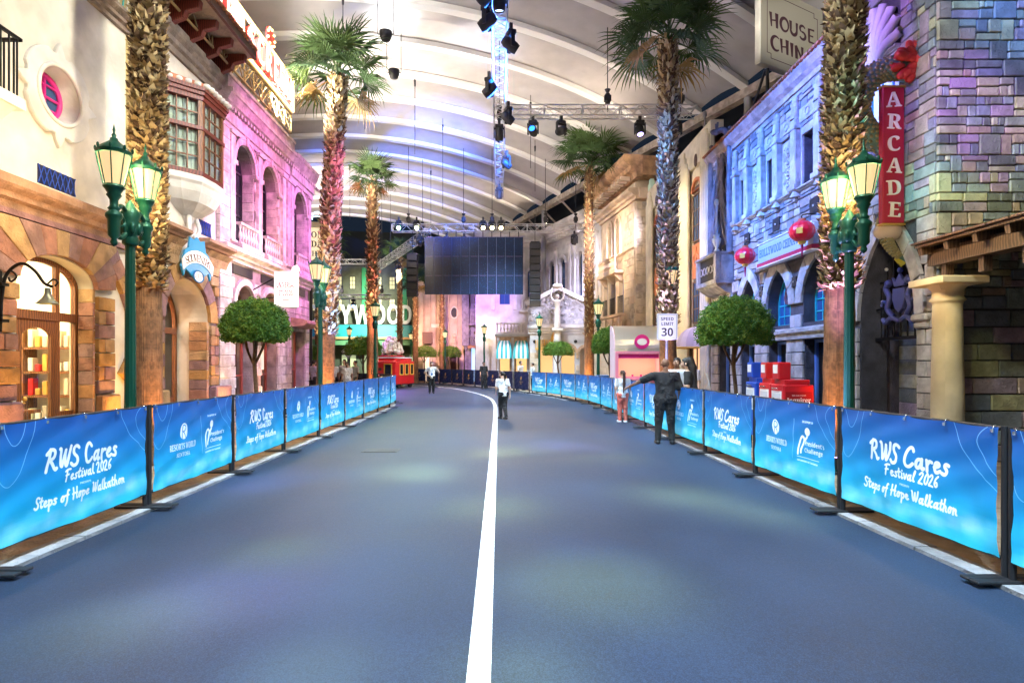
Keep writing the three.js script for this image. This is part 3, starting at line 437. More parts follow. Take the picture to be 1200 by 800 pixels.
  for (let i = 0; i < 17; i++) { const t = i / 16, p = t < 0.32 ? [11.9 + 0.65 * t / 0.32, 0.68 * t / 0.32] : t < 0.7 ? [12.55 + 0.98 * (t - 0.32) / 0.38, 0.68] : [13.53 + 0.6 * (t - 0.7) / 0.3, 0.68 * (1 - (t - 0.7) / 0.3)]; part(bay, 'roof_tile', mv(sph(0.075, 0, 0, 0, 8, 1, 0.8, 1.3), p[0], 7.56, p[1]), mat.trimWhite); }
  part(bay, 'roof', [flat2([[11.8, 0], [12.5, 0.66], [13.56, 0.66], [14.2, 0]], 7.522, 7.6), flat2([[12.1, 0], [12.6, 0.4], [13.4, 0.4], [13.9, 0]], 7.6, 7.72)], mat.tile);
  { const rings = [[1.06, 5.62], [1.06, 5.5], [1.0, 5.44], [0.94, 5.3], [0.78, 5.1], [0.5, 4.95], [0.24, 4.86], [0.14, 4.72], [0.02, 4.6]], fp = [[-1.04, 0], [-0.8, 0.3], [-0.46, 0.56], [0, 0.6], [0.5, 0.56], [0.82, 0.3], [1.04, 0]], ps = []; for (let r = 0; r + 1 < rings.length; r++) for (let k = 0; k + 1 < fp.length; k++) { const P = (i, j) => [13.01 + fp[j][0] * rings[i][0], rings[i][1], fp[j][1] * rings[i][0]]; const A = P(r, k), C = P(r, k + 1), D = P(r + 1, k + 1), E = P(r + 1, k); ps.push(...A, ...D, ...C, ...A, ...E, ...D); }
    const g = new THREE.BufferGeometry(); g.setAttribute('position', new THREE.Float32BufferAttribute(ps, 3)); g.computeVertexNormals(); const cb = part(b, 'bay_corbel', g, mat.trimWhite); part(cb, 'corbel_scroll', [tube([[12.86, 4.86, 0.12], [12.8, 4.6, 0.16], [12.9, 4.42, 0.12], [13.0, 4.5, 0.1]], 0.05, 8), tube([[13.16, 4.86, 0.12], [13.22, 4.6, 0.16], [13.12, 4.42, 0.12], [13.02, 4.5, 0.1]], 0.05, 8)], mat.trimWhite); }
  // corner strip, balcony at the near end
  part(b, 'pilaster', B(10.86, 11.02, 4.22, 7.73, 0.001, 0.06), plaster([0.70, 0.58, 0.28]));
  const bal = part(b, 'balcony', [B(6.1, 7.66, 4.92, 5.06, 0.001, 0.75), prof([[0, 4.6], [0.2, 4.62], [0.5, 4.76], [0.7, 4.919], [0, 4.919]], 6.2, 7.56)], mat.trimWhite);
  part(bal, 'railing', [B(6.15, 7.64, 5.82, 5.86, 0.68, 0.72), B(7.6, 7.64, 5.82, 5.86, 0, 0.72)], mat.iron); for (let i = 0; i < 12; i++) part(bal, 'railing_bar', bar([6.2 + i * 0.125, 5.06, 0.7], [6.2 + i * 0.125, 5.82, 0.7], 0.013, 6), mat.iron); for (let i = 0; i < 5; i++) part(bal, 'railing_bar', bar([7.62, 5.06, 0.1 + i * 0.13], [7.62, 5.82, 0.1 + i * 0.13], 0.013, 6), mat.iron);
  for (let i = 0; i < 7; i++) part(b, 'quoin_stone', cbox(7.1, i % 2 ? 7.62 : 7.78, 5.9 + i * 0.3, 6.19 + i * 0.3, 0.001, 0.07, 0.012), mat.sand[i % 2 ? 3 : 0]);
  // gooseneck wall lamp
  const wl = thing('wall_lamp', 'black iron gooseneck wall lamp with bell shade beside the arched doorway', 'lamp', at(LX + 0.09, 8.0, 2.45), PI / 2);
  part(wl, 'bracket', [B(-0.025, 0.025, -0.42, 0.42, 0, 0.03), tube([[0, -0.3, 0.03], [0, 0.1, 0.05], [0, 0.38, 0.12], [0, 0.52, 0.32], [0, 0.42, 0.5], [0, 0.24, 0.64], [0, 0.2, 0.74]], 0.022, 8), tube([[0, 0.3, 0.06], [0, 0.42, 0.16], [0, 0.34, 0.25], [0, 0.27, 0.17], [0, 0.33, 0.14]], 0.014, 6), tube([[0, 0.22, 0.66], [0, 0.3, 0.76], [0, 0.26, 0.82], [0, 0.21, 0.78]], 0.013, 6), B(-0.06, 0.06, -0.29, -0.25, 0, 0.1), B(-0.06, 0.06, 0.21, 0.25, 0, 0.1)], mat.iron);
  part(wl, 'shade', mv(lathe([[0.035, 0.02], [0.04, -0.06], [0.07, -0.12], [0.13, -0.19], [0.15, -0.2]], 16), 0, 0.16, 0.68), M([0.22, 0.25, 0.2], { roughness: 0.4, metalness: 0.5 }));
}
{ // ---- arcaded stone building with parapet ----
  reseed(52);
  const b = leftWall('arcaded_building', 'pale stone two-storey building with tall arched windows and balustrades', 'building', LX);
  const A = [[15.85, 1.2], [17.55, 1.2], [20.2, 1.25]], holes = A.map(([x, w]) => archPts(x, w, 4.78, 6.9, 'round', 0.6));
  const low = [[15.9, 1.15, 'a'], [17.6, 1.15, 'a'], [20.1, 1.3, 'r']], lowHoles = low.map(([x, w, k]) => k === 'a' ? archPts(x, w, 0.03, 3.15, 'round', 0.55) : rectPts(x - w / 2, x + w / 2, 0.03, 2.7));
  part(b, 'wall', ext(rectPts(14.31, 21.2, 0, 8.0), -0.45, 0, [...holes, ...lowHoles]), mat.pinkMortar);
  part(b, 'wall', B(14.31, 21.2, 0, 8.4, -6.2, -6), mat.pinkTrim); part(b, 'wall', B(20.9, 21.19, 0, 8.4, -6, -0.46), mat.pinkTrim); part(b, 'roof', B(14.31, 21.19, 8.3, 8.42, -5.99, -0.2), mat.pinkTrim); part(b, 'upper_floor', B(14.32, 20.89, 4.2, 4.4, -5.99, -0.46), mat.woodDark);
  const av = A.flatMap(([x, w]) => [archPts(x, w + 0.3, 6.9, 6.9, 'round', 0.75), rectPts(x - w / 2 - 0.02, x + w / 2 + 0.02, 4.7, 6.9)]);
  layStones(b, courses(14.9, 21.2, 4.78, 7.58, 0.28, 0.62), mat.pink, 0.001, 0.045, av, 'stone', 0.007, 0.004);
  for (let i = 0; i < 26; i++) part(b, 'quoin_stone', cbox(14.32, 14.92, 0.05 + i * 0.29, 0.335 + i * 0.29, 0.001, 0.11, 0.012), pick(mat.pink));
  const lav = lowHoles.map(h => h).concat(low.filter(q => q[2] === 'a').map(([x, w]) => archPts(x, w + 0.38, 3.15, 3.15, 'round', 0.75)));
  layStones(b, courses(14.93, 21.2, 0.05, 3.85, 0.29, 0.62), mat.pink, 0.001, 0.05, lav, 'stone', 0.007, 0.004);
  for (const [x, w] of A) { // archivolts, keystones, windows, balustrades, pilasters
    archRing(b, x, w + 0.02, 6.9, 'round', 0.61, 0.15, 0.001, 0.10, mat.pink, 6); part(b, 'keystone', cbox(x - 0.07, x + 0.07, 7.48, 7.72, 0.001, 0.15, 0.01), mat.pinkTrim);
    part(b, 'arch_moulding', fin(new THREE.TorusGeometry(w / 2 + 0.16, 0.035, 6, 24, PI).translate(x, 6.9, 0.09)), mat.pinkTrim);
    archWindow(b, x, w, 4.8, 6.9, 'round', 0.6, -0.3, mat.darkMetal, mat.glassDark, 3, [5.7, 6.3, 6.9], 0.06);
    for (let i = 0; i < 8; i++) part(b, 'jamb_stone', cbox(x + w / 2 - 0.03, x + w / 2 + 0.004, 4.8 + i * 0.265, 5.055 + i * 0.265, -0.28, 0.03, 0.006), pick(mat.pink));
    for (const s of [-1, 1]) { part(b, 'impost', cbox(x + s * (w / 2 + 0.12) - 0.16, x + s * (w / 2 + 0.12) + 0.16, 6.8, 6.92, 0.001, 0.13, 0.01), mat.pinkTrim); part(b, 'bracket', sph(0.07, x + s * (w / 2 + 0.34), 7.3, 0.08, 8, 1, 1.6, 1), mat.pinkTrim); }
    part(b, 'sill', B(x - w / 2 - 0.1, x + w / 2 + 0.1, 4.6, 4.72, 0.0, 0.3), mat.pinkTrim); balusters(b, x - w / 2 + 0.02, x + w / 2 - 0.02, 4.725, 5.32, 0.14, 7, mat.pinkTrim, 0.05);
  }
  for (const x of [14.98, 16.7, 18.55, 18.95, 19.3, 21.04]) part(b, 'pilaster', [cbox(x - 0.13, x + 0.13, 4.79, 7.5, 0.02, 0.14, 0.015), cbox(x - 0.17, x + 0.17, 4.725, 4.79, 0.02, 0.18), cbox(x - 0.17, x + 0.17, 7.5, 7.6, 0.02, 0.19)], mat.pinkTrim);
  part(b, 'string_course', prof(cornicePts(4.25, 0.34, 0.3), 14.31, 21.3), mat.pinkTrim);
  for (const [x0, x1] of [[15.2, 16.4], [17.0, 18.2], [19.7, 20.8]]) part(b, 'vent_strip', B(x0, x1, 3.95, 4.2, 0.001, 0.03), mat.black);
  part(b, 'entablature', prof([[-0.3, 7.6], [0.1, 7.6], [0.1, 7.72], [0.15, 7.74], [0.15, 8.05], [0.2, 8.1], [0.3, 8.14], [0.38, 8.3], [0.42, 8.32], [0.42, 8.42], [0.3, 8.44], [0.3, 8.72], [0.34, 8.74], [0.34, 8.82], [-0.3, 8.82]], 14.33, 19.0), mat.pinkTrim);
  part(b, 'entablature', prof([[-0.3, 7.6], [0.16, 7.6], [0.16, 7.74], [0.22, 7.76], [0.22, 8.06], [0.24, 8.12], [0.3, 8.2], [0.36, 8.36], [0.4, 8.38], [0.4, 8.5], [-0.3, 8.5]], 19.003, 21.3), mat.pinkTrim);
  for (let i = 0; i < 40; i++) part(b, 'dentil', B(14.45 + i * 0.19, 14.55 + i * 0.19, 8.02, 8.11, 0.15, 0.24), mat.pinkTrim);
  for (const [x, w, k] of low) {
    if (k === 'a') { archRing(b, x, w + 0.02, 3.15, 'round', 0.56, 0.18, 0.001, 0.09, mat.pink, 5); archWindow(b, x, w, 2.62, 3.15, 'round', 0.55, -0.3, mat.woodDark, mat.glassDark, 2, [], 0.05); part(b, 'lintel', B(x - w / 2, x + w / 2, 2.45, 2.62, -0.42, 0.06), stone([0.55, 0.22, 0.12])); }
    windowAt(b, x - w / 2 + 0.01, x + w / 2 - 0.01, 0.05, k === 'a' ? 2.44 : 2.69, -0.28, 2, 2, wood([0.35, 0.08, 0.06]), mat.glass, 0.07);
    part(b, 'display_back', B(x - w / 2 - 0.2, x + w / 2 + 0.2, 0.03, 2.75, -1.5, -1.45), M([0.75, 0.5, 0.35])); part(b, 'display_side', [B(x - w / 2 - 0.25, x - w / 2 - 0.2, 0.03, 2.8, -1.5, -0.46), B(x + w / 2 + 0.2, x + w / 2 + 0.25, 0.03, 2.8, -1.5, -0.46), B(x - w / 2 - 0.2, x + w / 2 + 0.2, 2.8, 2.85, -1.5, -0.46)], mat.woodDark);
    part(b, 'display_lamp', B(x - 0.35, x + 0.35, 2.7, 2.76, -1.1, -0.8), glow([1, 0.6, 0.3], 3)); const l = new THREE.RectAreaLight(col([1, 0.6, 0.3]), 12, 0.3, 0.7); l.position.set(LX - 0.95, 2.69, -x); l.lookAt(LX - 0.95, 0, -x); scene.add(l);
  }
  part(b, 'door_canopy', prof([[0, 2.8], [0.5, 2.84], [0.6, 2.92], [0.6, 3.0], [0.45, 3.06], [0, 3.12]], 19.3, 20.9), stone([0.45, 0.25, 0.22])); part(b, 'notice', B(16.85, 17.05, 1.4, 2.0, 0.055, 0.08), mat.whitePaint);
}
{ // ---- lit roof sign ----
  const s = thing('roof_sign', 'rooftop sign of white letters in a border of glowing bulbs on a lattice frame', 'sign', at(-6.55, 11.6, 8.82), PI / 2);
  const L = 6.7; const red = M([0.5, 0.03, 0.03], { roughness: 0.5 }), warm = glow([1, 0.66, 0.26], 4);
  const fr = []; for (let i = 0; i <= 12; i++) { const x = i * L / 12; fr.push(bar([x, 0, -0.02], [x, 1.75, -0.02], 0.022), bar([x, 1.5, -0.03], [x, 0.0, -0.9], 0.02)); if (i < 12) fr.push(bar([x, 0, -0.03], [x + L / 12, 0.6, -0.03], 0.018), bar([x, 0.6, -0.03], [x + L / 12, 0, -0.03], 0.018)); }
  fr.push(bar([0, 0.02, -0.03], [L, 0.02, -0.03], 0.03), bar([0, 0.32, -0.03], [L, 0.32, -0.03], 0.02), bar([0, 0.6, -0.03], [L, 0.6, -0.03], 0.03), bar([0, 1.75, -0.03], [L, 1.75, -0.03], 0.03), bar([0, 0.02, -0.9], [L, 0.02, -0.9], 0.03)); part(s, 'lattice_frame', fr, M([0.30, 0.22, 0.10], { roughness: 0.5, metalness: 0.4 }));
  const lt = new THREE.Group(); const w = letters(lt, 'SILVER SCREEN', 0.62, 0.11, 'sans_bold', red, 'letter', 2.2); const k = (L - 0.3) / w, lf = glow([1, 0.86, 0.72], 1.1);
  for (const m of [...lt.children]) { m.geometry.scale(k, 1.12, 1).translate(0.15, 0.86, 0.0); const f = new THREE.Mesh(m.geometry.clone().scale(1, 1, 0.05).translate(0, 0, 0.112), lf); f.name = 'letter_face'; m.add(f); s.add(m); }
  part(s, 'light_border', [bar([0, 0.7, 0.05], [L, 0.7, 0.05], 0.035, 8), bar([0, 1.72, 0.05], [L, 1.72, 0.05], 0.03, 8), bar([L, 0.7, 0.05], [L, 1.72, 0.05], 0.03, 8), bar([0, 0.7, 0.05], [0, 1.72, 0.05], 0.03, 8)], warm);
  part(s, 'border_box', [B(-0.05, L + 0.05, 0.62, 0.78, -0.02, 0.02), B(-0.05, L + 0.05, 1.68, 1.77, -0.02, 0.02)], M([0.5, 0.4, 0.2]));
  for (let i = 0; i < 9; i++) part(s, 'star_bulb', sph(0.035, L - 1.75 + 0.24 * Math.cos(i * PI * 2 / 9), 2.05 + 0.24 * Math.sin(i * PI * 2 / 9), 0.05, 8), warm); part(s, 'star_plate', cyl(0.3, 0.3, 0.03, 0, 0, 0, 9).rotateX(PI / 2).translate(L - 1.75, 2.05, 0), red);
  for (const f of [0.12, 0.37, 0.62, 0.87]) { const l = new THREE.PointLight(col([1, 0.72, 0.34]), 5, 0, 2); l.position.set(-6.55 + 0.5, 10.05, -(11.6 + L * f)); l.castShadow = true; scene.add(l); }
}
{ // ---- small shop signs ----
  const s = thing('souvenir_sign', 'blue and white scrolled hanging sign reading SOUVENIRS above the deep arch', 'sign', at(-6.78, 12.95, 3.62), PI / 2 - 0.12);
  part(s, 'backing', ext([[-0.55, 0.06], [-0.42, 0.42], [-0.3, 0.5], [-0.26, 0.74], [-0.1, 0.7], [0.0, 0.78], [0.1, 0.7], [0.26, 0.74], [0.3, 0.5], [0.42, 0.42], [0.55, 0.06], [0.46, -0.14], [0.4, 0.02], [0.2, -0.1], [0, -0.18], [-0.2, -0.1], [-0.4, 0.02], [-0.46, -0.14]], 0, 0.05, [], 0.01), M([0.02, 0.28, 0.55], { roughness: 0.45 }));
  const tex = canvasTex(512, 256, (x, w, h) => { x.fillStyle = '#f2f1ea'; x.fillRect(0, 0, w, h); x.fillStyle = '#4a2a1c'; x.font = 'bold 96px serif'; x.textAlign = 'center'; x.save(); x.translate(w / 2, 40); for (let i = 0; i < 9; i++) { const a = (i - 4) * 0.11; x.save(); x.translate(0, 480); x.rotate(a); x.fillText('SOUVENIRS'[i], 0, -380); x.restore(); } x.restore(); });
  const arc = []; for (let i = 0; i <= 12; i++) { const a = PI * (0.78 - 0.56 * i / 12); arc.push([Math.cos(a) * 0.72, -0.27 + Math.sin(a) * 0.74]); } for (let i = 12; i >= 0; i--) { const a = PI * (0.78 - 0.56 * i / 12); arc.push([Math.cos(a) * 0.66, -0.42 + Math.sin(a) * 0.62]); }
  const g = ext(arc, 0.052, 0.07); part(s, 'banner', shapeUV(g, -0.56, 0.56, -0.05, 0.55), M([1, 1, 1], { map: tex, roughness: 0.5 }));
  const rd = canvasTex(128, 96, (x, w, h) => { x.fillStyle = '#f4f0e6'; x.fillRect(0, 0, w, h); x.fillStyle = '#5a3018'; x.font = 'bold 44px serif'; x.textAlign = 'center'; x.fillText('GIFTS', w / 2, 62); });
  part(s, 'medallion', [fin(new THREE.TorusGeometry(0.15, 0.02, 6, 24).scale(1.15, 0.85, 1).translate(0, -0.1, 0.07))], M([0.02, 0.16, 0.35])); part(s, 'medallion_face', shapeUV(fin(new THREE.CircleGeometry(0.15, 24).scale(1.15, 0.85, 1).translate(0, -0.1, 0.074)), -0.17, 0.17, -0.23, 0.03), M([1, 1, 1], { map: rd, roughness: 0.5 }));
  part(s, 'mount_bar', B(-0.02, 0.02, 0.2, 0.24, -0.2, 0), mat.iron);
  // lit box sign on brackets
  const q = thing('lit_box_sign', 'glowing white box sign with red lettering on black brackets over the round clipped tree', 'sign', at(-6.02, 16.4, 3.15), 0.12);
  const tx = canvasTex(256, 384, (x, w, h) => { x.fillStyle = '#fffaf2'; x.fillRect(0, 0, w, h); x.fillStyle = '#a80a18'; x.textAlign = 'center'; x.font = 'bold 56px sans-serif'; x.save(); x.translate(w / 2, 0); x.scale(0.72, 1.45); x.fillText('UNIVERSAL', 0, 118); x.fillText('STUDIOS', 0, 178); x.restore(); x.fillRect(90, 305, 76, 7); });
  part(q, 'box', cbox(-0.32, 0.32, 0, 1.02, -0.09, 0.09, 0.02), M([0.8, 0.8, 0.8])); part(q, 'face', face(0.6, 0.98, 0, 0.51, 0.093), M([0.45, 0.45, 0.45], { map: tx, roughness: 0.9, emissive: [1, 1, 1], emissiveMap: tx, emissiveIntensity: 0.42 }));
  part(q, 'topper', ext([[0.14, 1.0], [0.32, 0.95], [0.36, 1.1], [0.3, 1.22], [0.2, 1.18], [0.15, 1.1]], -0.03, 0.05, [], 0.01), mat.whitePaint);
  part(q, 'bracket', [bar([-0.3, 0.1, 0], [-0.98, -0.35, 0.1], 0.02), bar([-0.3, 0.3, 0], [-0.98, 0.2, 0], 0.02), bar([-0.3, 0.85, 0], [-0.98, 0.45, 0], 0.02)], mat.iron);
  { const l = new THREE.PointLight(col([1, 0.95, 0.9]), 1.1, 0, 2); l.position.set(-5.9, 3.5, -15.4); l.castShadow = true; scene.add(l); }
  // tall photo shop sign behind
  const p = thing('photo_shop_sign', 'tall cream sign with stepped neon top reading ONE DAY PHOTO', 'sign', at(-8.35, 27, 0.02), 0.2);
  const ty = canvasTex(256, 300, (x, w, h) => { x.fillStyle = '#efe6cc'; x.fillRect(0, 0, w, h); x.fillStyle = '#1c1a18'; x.textAlign = 'center'; x.font = 'bold 78px serif'; x.fillText('ONE', w / 2, 92); x.fillText('DAY', w / 2, 178); x.font = 'bold 66px serif'; x.fillText('PHOTO', w / 2, 262); });
  part(p, 'post', [B(-0.45, -0.35, 0, 6.4, -0.12, -0.02), B(0.35, 0.45, 0, 6.4, -0.12, -0.02)], mat.darkMetal); part(p, 'panel', ext([[-0.62, 6.3], [0.62, 6.3], [0.62, 7.9], [0.4, 7.9], [0.4, 8.1], [-0.4, 8.1], [-0.4, 7.9], [-0.62, 7.9]], -0.02, 0.1, [], 0.01), plaster([0.75, 0.68, 0.5])); part(p, 'face', face(1.16, 1.5, 0, 7.08, 0.105), M([1, 1, 1], { map: ty, emissive: [1, 0.95, 0.8], emissiveMap: ty, emissiveIntensity: 0.5 }));
  part(p, 'neon_top', [tube([[-0.5, 7.95, 0.08], [-0.42, 8.28, 0.08], [0, 8.36, 0.08], [0.42, 8.28, 0.08], [0.5, 7.95, 0.08]], 0.02, 6), tube([[-0.34, 8.2, 0.08], [-0.28, 8.5, 0.08], [0, 8.58, 0.08], [0.28, 8.5, 0.08], [0.34, 8.2, 0.08]], 0.02, 6)], glow([0.6, 0.9, 1], 2));
}
// ================= right side =================
const RX = 7;
{ // ---- gothic building ----
  reseed(63);
  const DF = 19.04, b = rightWall('gothic_building', 'grey stone gothic building with pointed windows, pilasters and tiled parapet', 'building', RX, DF), U = d => DF - d, END = U(11.5);
  const cs = [12.75, 14.5, 16.2, 17.9].map(U), W = [1.16, 1.16, 1.08, 0.8];
  const gh = cs.map((x, i) => archPts(x, W[i], 2.52, 2.98, 'gothic', 0.92)), dh = cs.map((x, i) => rectPts(x - 0.5, x + 0.42, 0.03, 2.14));
  const bays = [[6.54, 5.54, 1], [5.54, 4.64, 0], [4.64, 3.79, 1], [3.79, 2.94, 0], [2.94, 2.14, 1]], wh = bays.filter(q => q[2]).map(([p, q]) => rectPts(q + 0.2, p - 0.2, 5.66, 6.82)), tall = archPts(0.95, 0.62, 5.1, 6.4, 'gothic', 0.9);
  part(b, 'wall', ext(rectPts(0, END, 0, 8.0), -0.5, 0, [...gh, ...dh, ...wh, tall]), mat.gothMortar);
  part(b, 'wall', [B(0, END, 0, 8.2, -5.5, -5.2), B(0, 0.3, 0, 8.2, -5.2, -0.51)], mat.gothDark); part(b, 'roof', B(0, END, 7.9, 8.05, -5.19, -0.3), mat.gothDark); part(b, 'upper_floor', B(0.31, END, 4.1, 4.3, -5.19, -0.51), mat.woodDark);
  // rough stone above, smooth limestone round the pointed arches
  layStones(b, ashlar(1.9, END, 4.02, 5.52, 0.17, 0.2, 0.52), mat.goth, 0.001, 0.05, [], 'stone', 0.012, 0.025);
  layStones(b, ashlar(1.9, END, 7.0, 7.9, 0.17, 0.22, 0.52), mat.goth, 0.001, 0.05, [], 'stone', 0.012, 0.025);
  layStones(b, ashlar(0, 1.88, 4.9, 7.9, 0.17, 0.2, 0.45), mat.goth, 0.001, 0.05, [archPts(0.95, 1.5, 4.9, 6.3, 'gothic', 1.35)], 'stone', 0.012, 0.025);
  const grown = cs.flatMap((x, i) => [archPts(x, W[i] + 0.56, 2.98, 2.98, 'gothic', 1.28), rectPts(x - W[i] / 2 - 0.01, x + W[i] / 2 + 0.01, 2.4, 2.98)]);
  cs.forEach((x, i) => archRing(b, x, W[i] + 0.01, 2.98, 'gothic', 0.925, 0.28, 0.001, 0.07, [mat.gothTrim], 6));
  layStones(b, courses(0, END, 2.42, 4.0, 0.3, 0.5), [mat.gothTrim, mat.goth[2], mat.goth[0]], 0.001, 0.045, grown, 'stone', 0.010, 0.012);
  layStones(b, courses(0, END, 0.05, 2.14, 0.29, 0.46), [mat.gothTrim, mat.goth[2]], 0.001, 0.05, dh, 'stone', 0.010, 0.01);
  part(b, 'string_course', prof([[-0.02, 2.15], [0.12, 2.15], [0.14, 2.26], [0.2, 2.3], [0.2, 2.37], [0.1, 2.42], [-0.02, 2.42]], 0, END), mat.gothTrim);
  cs.forEach((x, i) => {
    const w = archWindow(b, x, W[i], 2.53, 2.98, 'gothic', 0.91, -0.26, mat.teal, mat.glassBlue, 4, [2.78, 3.05], 0.035);
    part(w, 'iron_emblem', [fin(new THREE.TorusGeometry(0.15, 0.022, 6, 20).translate(x, 3.22, -0.22)), fin(new THREE.TorusGeometry(0.08, 0.018, 6, 16).translate(x, 3.22, -0.22)), tube([[x, 3.06, -0.22], [x - 0.1, 3.3, -0.21], [x, 3.52, -0.22], [x + 0.1, 3.3, -0.21], [x, 3.06, -0.22]], 0.02)], M([0.10, 0.035, 0.05], { roughness: 0.5 }));
    const dw = windowAt(b, x - 0.49, x + 0.41, 0.06, 2.13, -0.2, 2, 1, M([0.10, 0.20, 0.52], { roughness: 0.4 }), mat.glass, 0.07);
    part(b, 'display_back', B(x - 0.6, x + 0.5, 0.03, 2.2, -1.2, -1.15), M([0.06, 0.22, 0.28])); part(b, 'display_side', [B(x - 0.64, x - 0.6, 0.03, 2.2, -1.2, -0.51), B(x + 0.5, x + 0.54, 0.03, 2.2, -1.2, -0.51)], mat.gothDark);
    part(b, 'display_goods', [cyl(0.12, 0.05, 0.5, x, 0.06, -0.8), sph(0.13, x, 0.7, -0.8), cyl(0.09, 0.1, 0.3, x - 0.25, 0.06, -0.7), sph(0.1, x + 0.22, 0.35, -0.75)], M([0.55, 0.3, 0.25]));
    part(b, 'square_vent', [B(x - 0.17, x + 0.17, 4.9, 5.22, 0.045, 0.085)], mat.black); part(b, 'vent_boss', sph(0.035, x, 5.06, 0.09, 8), mat.chrome);
    if (i < 3) { const m = (x + cs[i + 1]) / 2; part(b, 'square_vent', [B(m - 0.1, m + 0.1, 3.38, 3.62, 0.045, 0.08)], mat.black); part(b, 'vent_boss', sph(0.025, m, 3.5, 0.085, 8), mat.chrome); }
  });
  // upper order
  for (const u of [6.54, 5.54, 4.64, 3.79, 2.94, 2.14]) part(b, 'pilaster', [cbox(u - 0.12, u + 0.12, 5.62, 7.25, 0.001, 0.18, 0.02), cbox(u - 0.16, u + 0.16, 5.6, 5.72, 0.002, 0.22), cbox(u - 0.15, u + 0.15, 7.0, 7.08, 0.002, 0.21), cyl(0.13, 0.09, 0.3, u, 7.25, 0.1, 8), cyl(0.1, 0.12, 0.08, u, 7.52, 0.1, 8), sph(0.09, u, 7.68, 0.1, 8, 1, 1.25, 1), cyl(0.14, 0.05, 0.16, u, 5.44, 0.1, 8), sph(0.06, u, 5.4, 0.1, 8)], mat.gothTrim);
  part(b, 'sill_course', prof(cornicePts(5.52, 0.1, 0.16), 1.95, END), mat.gothTrim);
  for (const [p, q, k] of bays) {
    const x0 = q + 0.14, x1 = p - 0.14, xm = (x0 + x1) / 2;
    if (k) { part(b, 'window_surround', ext(rectPts(x0, x1, 5.63, 7.0), 0.001, 0.05, [rectPts(q + 0.2, p - 0.2, 5.66, 6.82)]), mat.gothTrim); windowAt(b, q + 0.2, p - 0.2, 5.66, 6.82, -0.3, 2, 3, M([0.05, 0.16, 0.4]), mat.glassBlue, 0.04); }
    else { part(b, 'relief_panel', [B(x0, x1, 5.65, 6.95, 0.001, 0.03)], mat.gothTrim); const g = []; for (let i = 0; i < 4; i++) { const y = 5.85 + i * 0.27; g.push(fin(new THREE.TorusGeometry(0.1, 0.025, 6, 14).translate(xm, y, 0.04)), sph(0.05, xm, y, 0.05, 8), tube([[xm - 0.1, y, 0.04], [xm - 0.2, y + 0.1, 0.05], [xm - 0.12, y + 0.18, 0.04]], 0.022), tube([[xm + 0.1, y, 0.04], [xm + 0.2, y + 0.1, 0.05], [xm + 0.12, y + 0.18, 0.04]], 0.022)); } part(b, 'carved_relief', g, mat.gothTrim); }
    part(b, 'relief_panel', [B(x0, x1, 7.1, 7.42, 0.045, 0.09), fin(new THREE.TorusGeometry(0.09, 0.025, 6, 12).translate(xm, 7.26, 0.09))], mat.goth[2]);
  }
  // carved pointed niche with twisting branches
  archRing(b, 0.95, 0.63, 6.4, 'gothic', 0.9, 0.14, 0.001, 0.12, [mat.gothTrim], 5); archWindow(b, 0.95, 0.62, 5.12, 6.4, 'gothic', 0.88, -0.35, mat.gothDark, mat.glassDark, 2, [5.6, 6.1], 0.05);
  { const g = []; for (let i = 0; i < 26; i++) { const s = i % 2 ? 1 : -1, y = 5.0 + rnd() * 1.6, x0 = 0.95 + s * rr(0.42, 0.8); g.push(tube([[x0, y, 0.08], [x0 - s * rr(0.0, 0.2), y + 0.5, 0.14 + 0.05 * rnd()], [x0 - s * rr(0.1, 0.45), y + 1.1, 0.1], [0.95 + s * rr(0, 0.3), y + 1.6 + 0.4 * rnd(), 0.12]], rr(0.02, 0.045), 6, 10)); } part(b, 'carved_branches', g, mat.gothDark); }
  part(b, 'pinnacle', [cyl(0.12, 0.1, 3.2, 1.72, 4.9, 0.1, 8), cyl(0.12, 0.02, 0.5, 1.72, 8.1, 0.1, 8), sph(0.07, 1.72, 8.6, 0.1, 8)], mat.gothDark); part(b, 'pinnacle', [cyl(0.12, 0.1, 3.2, 0.18, 4.9, 0.1, 8), cyl(0.12, 0.02, 0.5, 0.18, 8.1, 0.1, 8), sph(0.07, 0.18, 8.6, 0.1, 8)], mat.gothDark);
  part(b, 'gargoyle', [tube([[1.72, 8.3, 0.1], [1.72, 8.55, 0.3], [1.72, 8.5, 0.5]], 0.09, 8), sph(0.11, 1.72, 8.48, 0.55, 8, 0.9, 0.8, 1.4), tube([[1.7, 8.55, 0.5], [1.64, 8.75, 0.5]], 0.03), tube([[1.74, 8.55, 0.5], [1.8, 8.75, 0.5]], 0.03)], mat.gothDark);
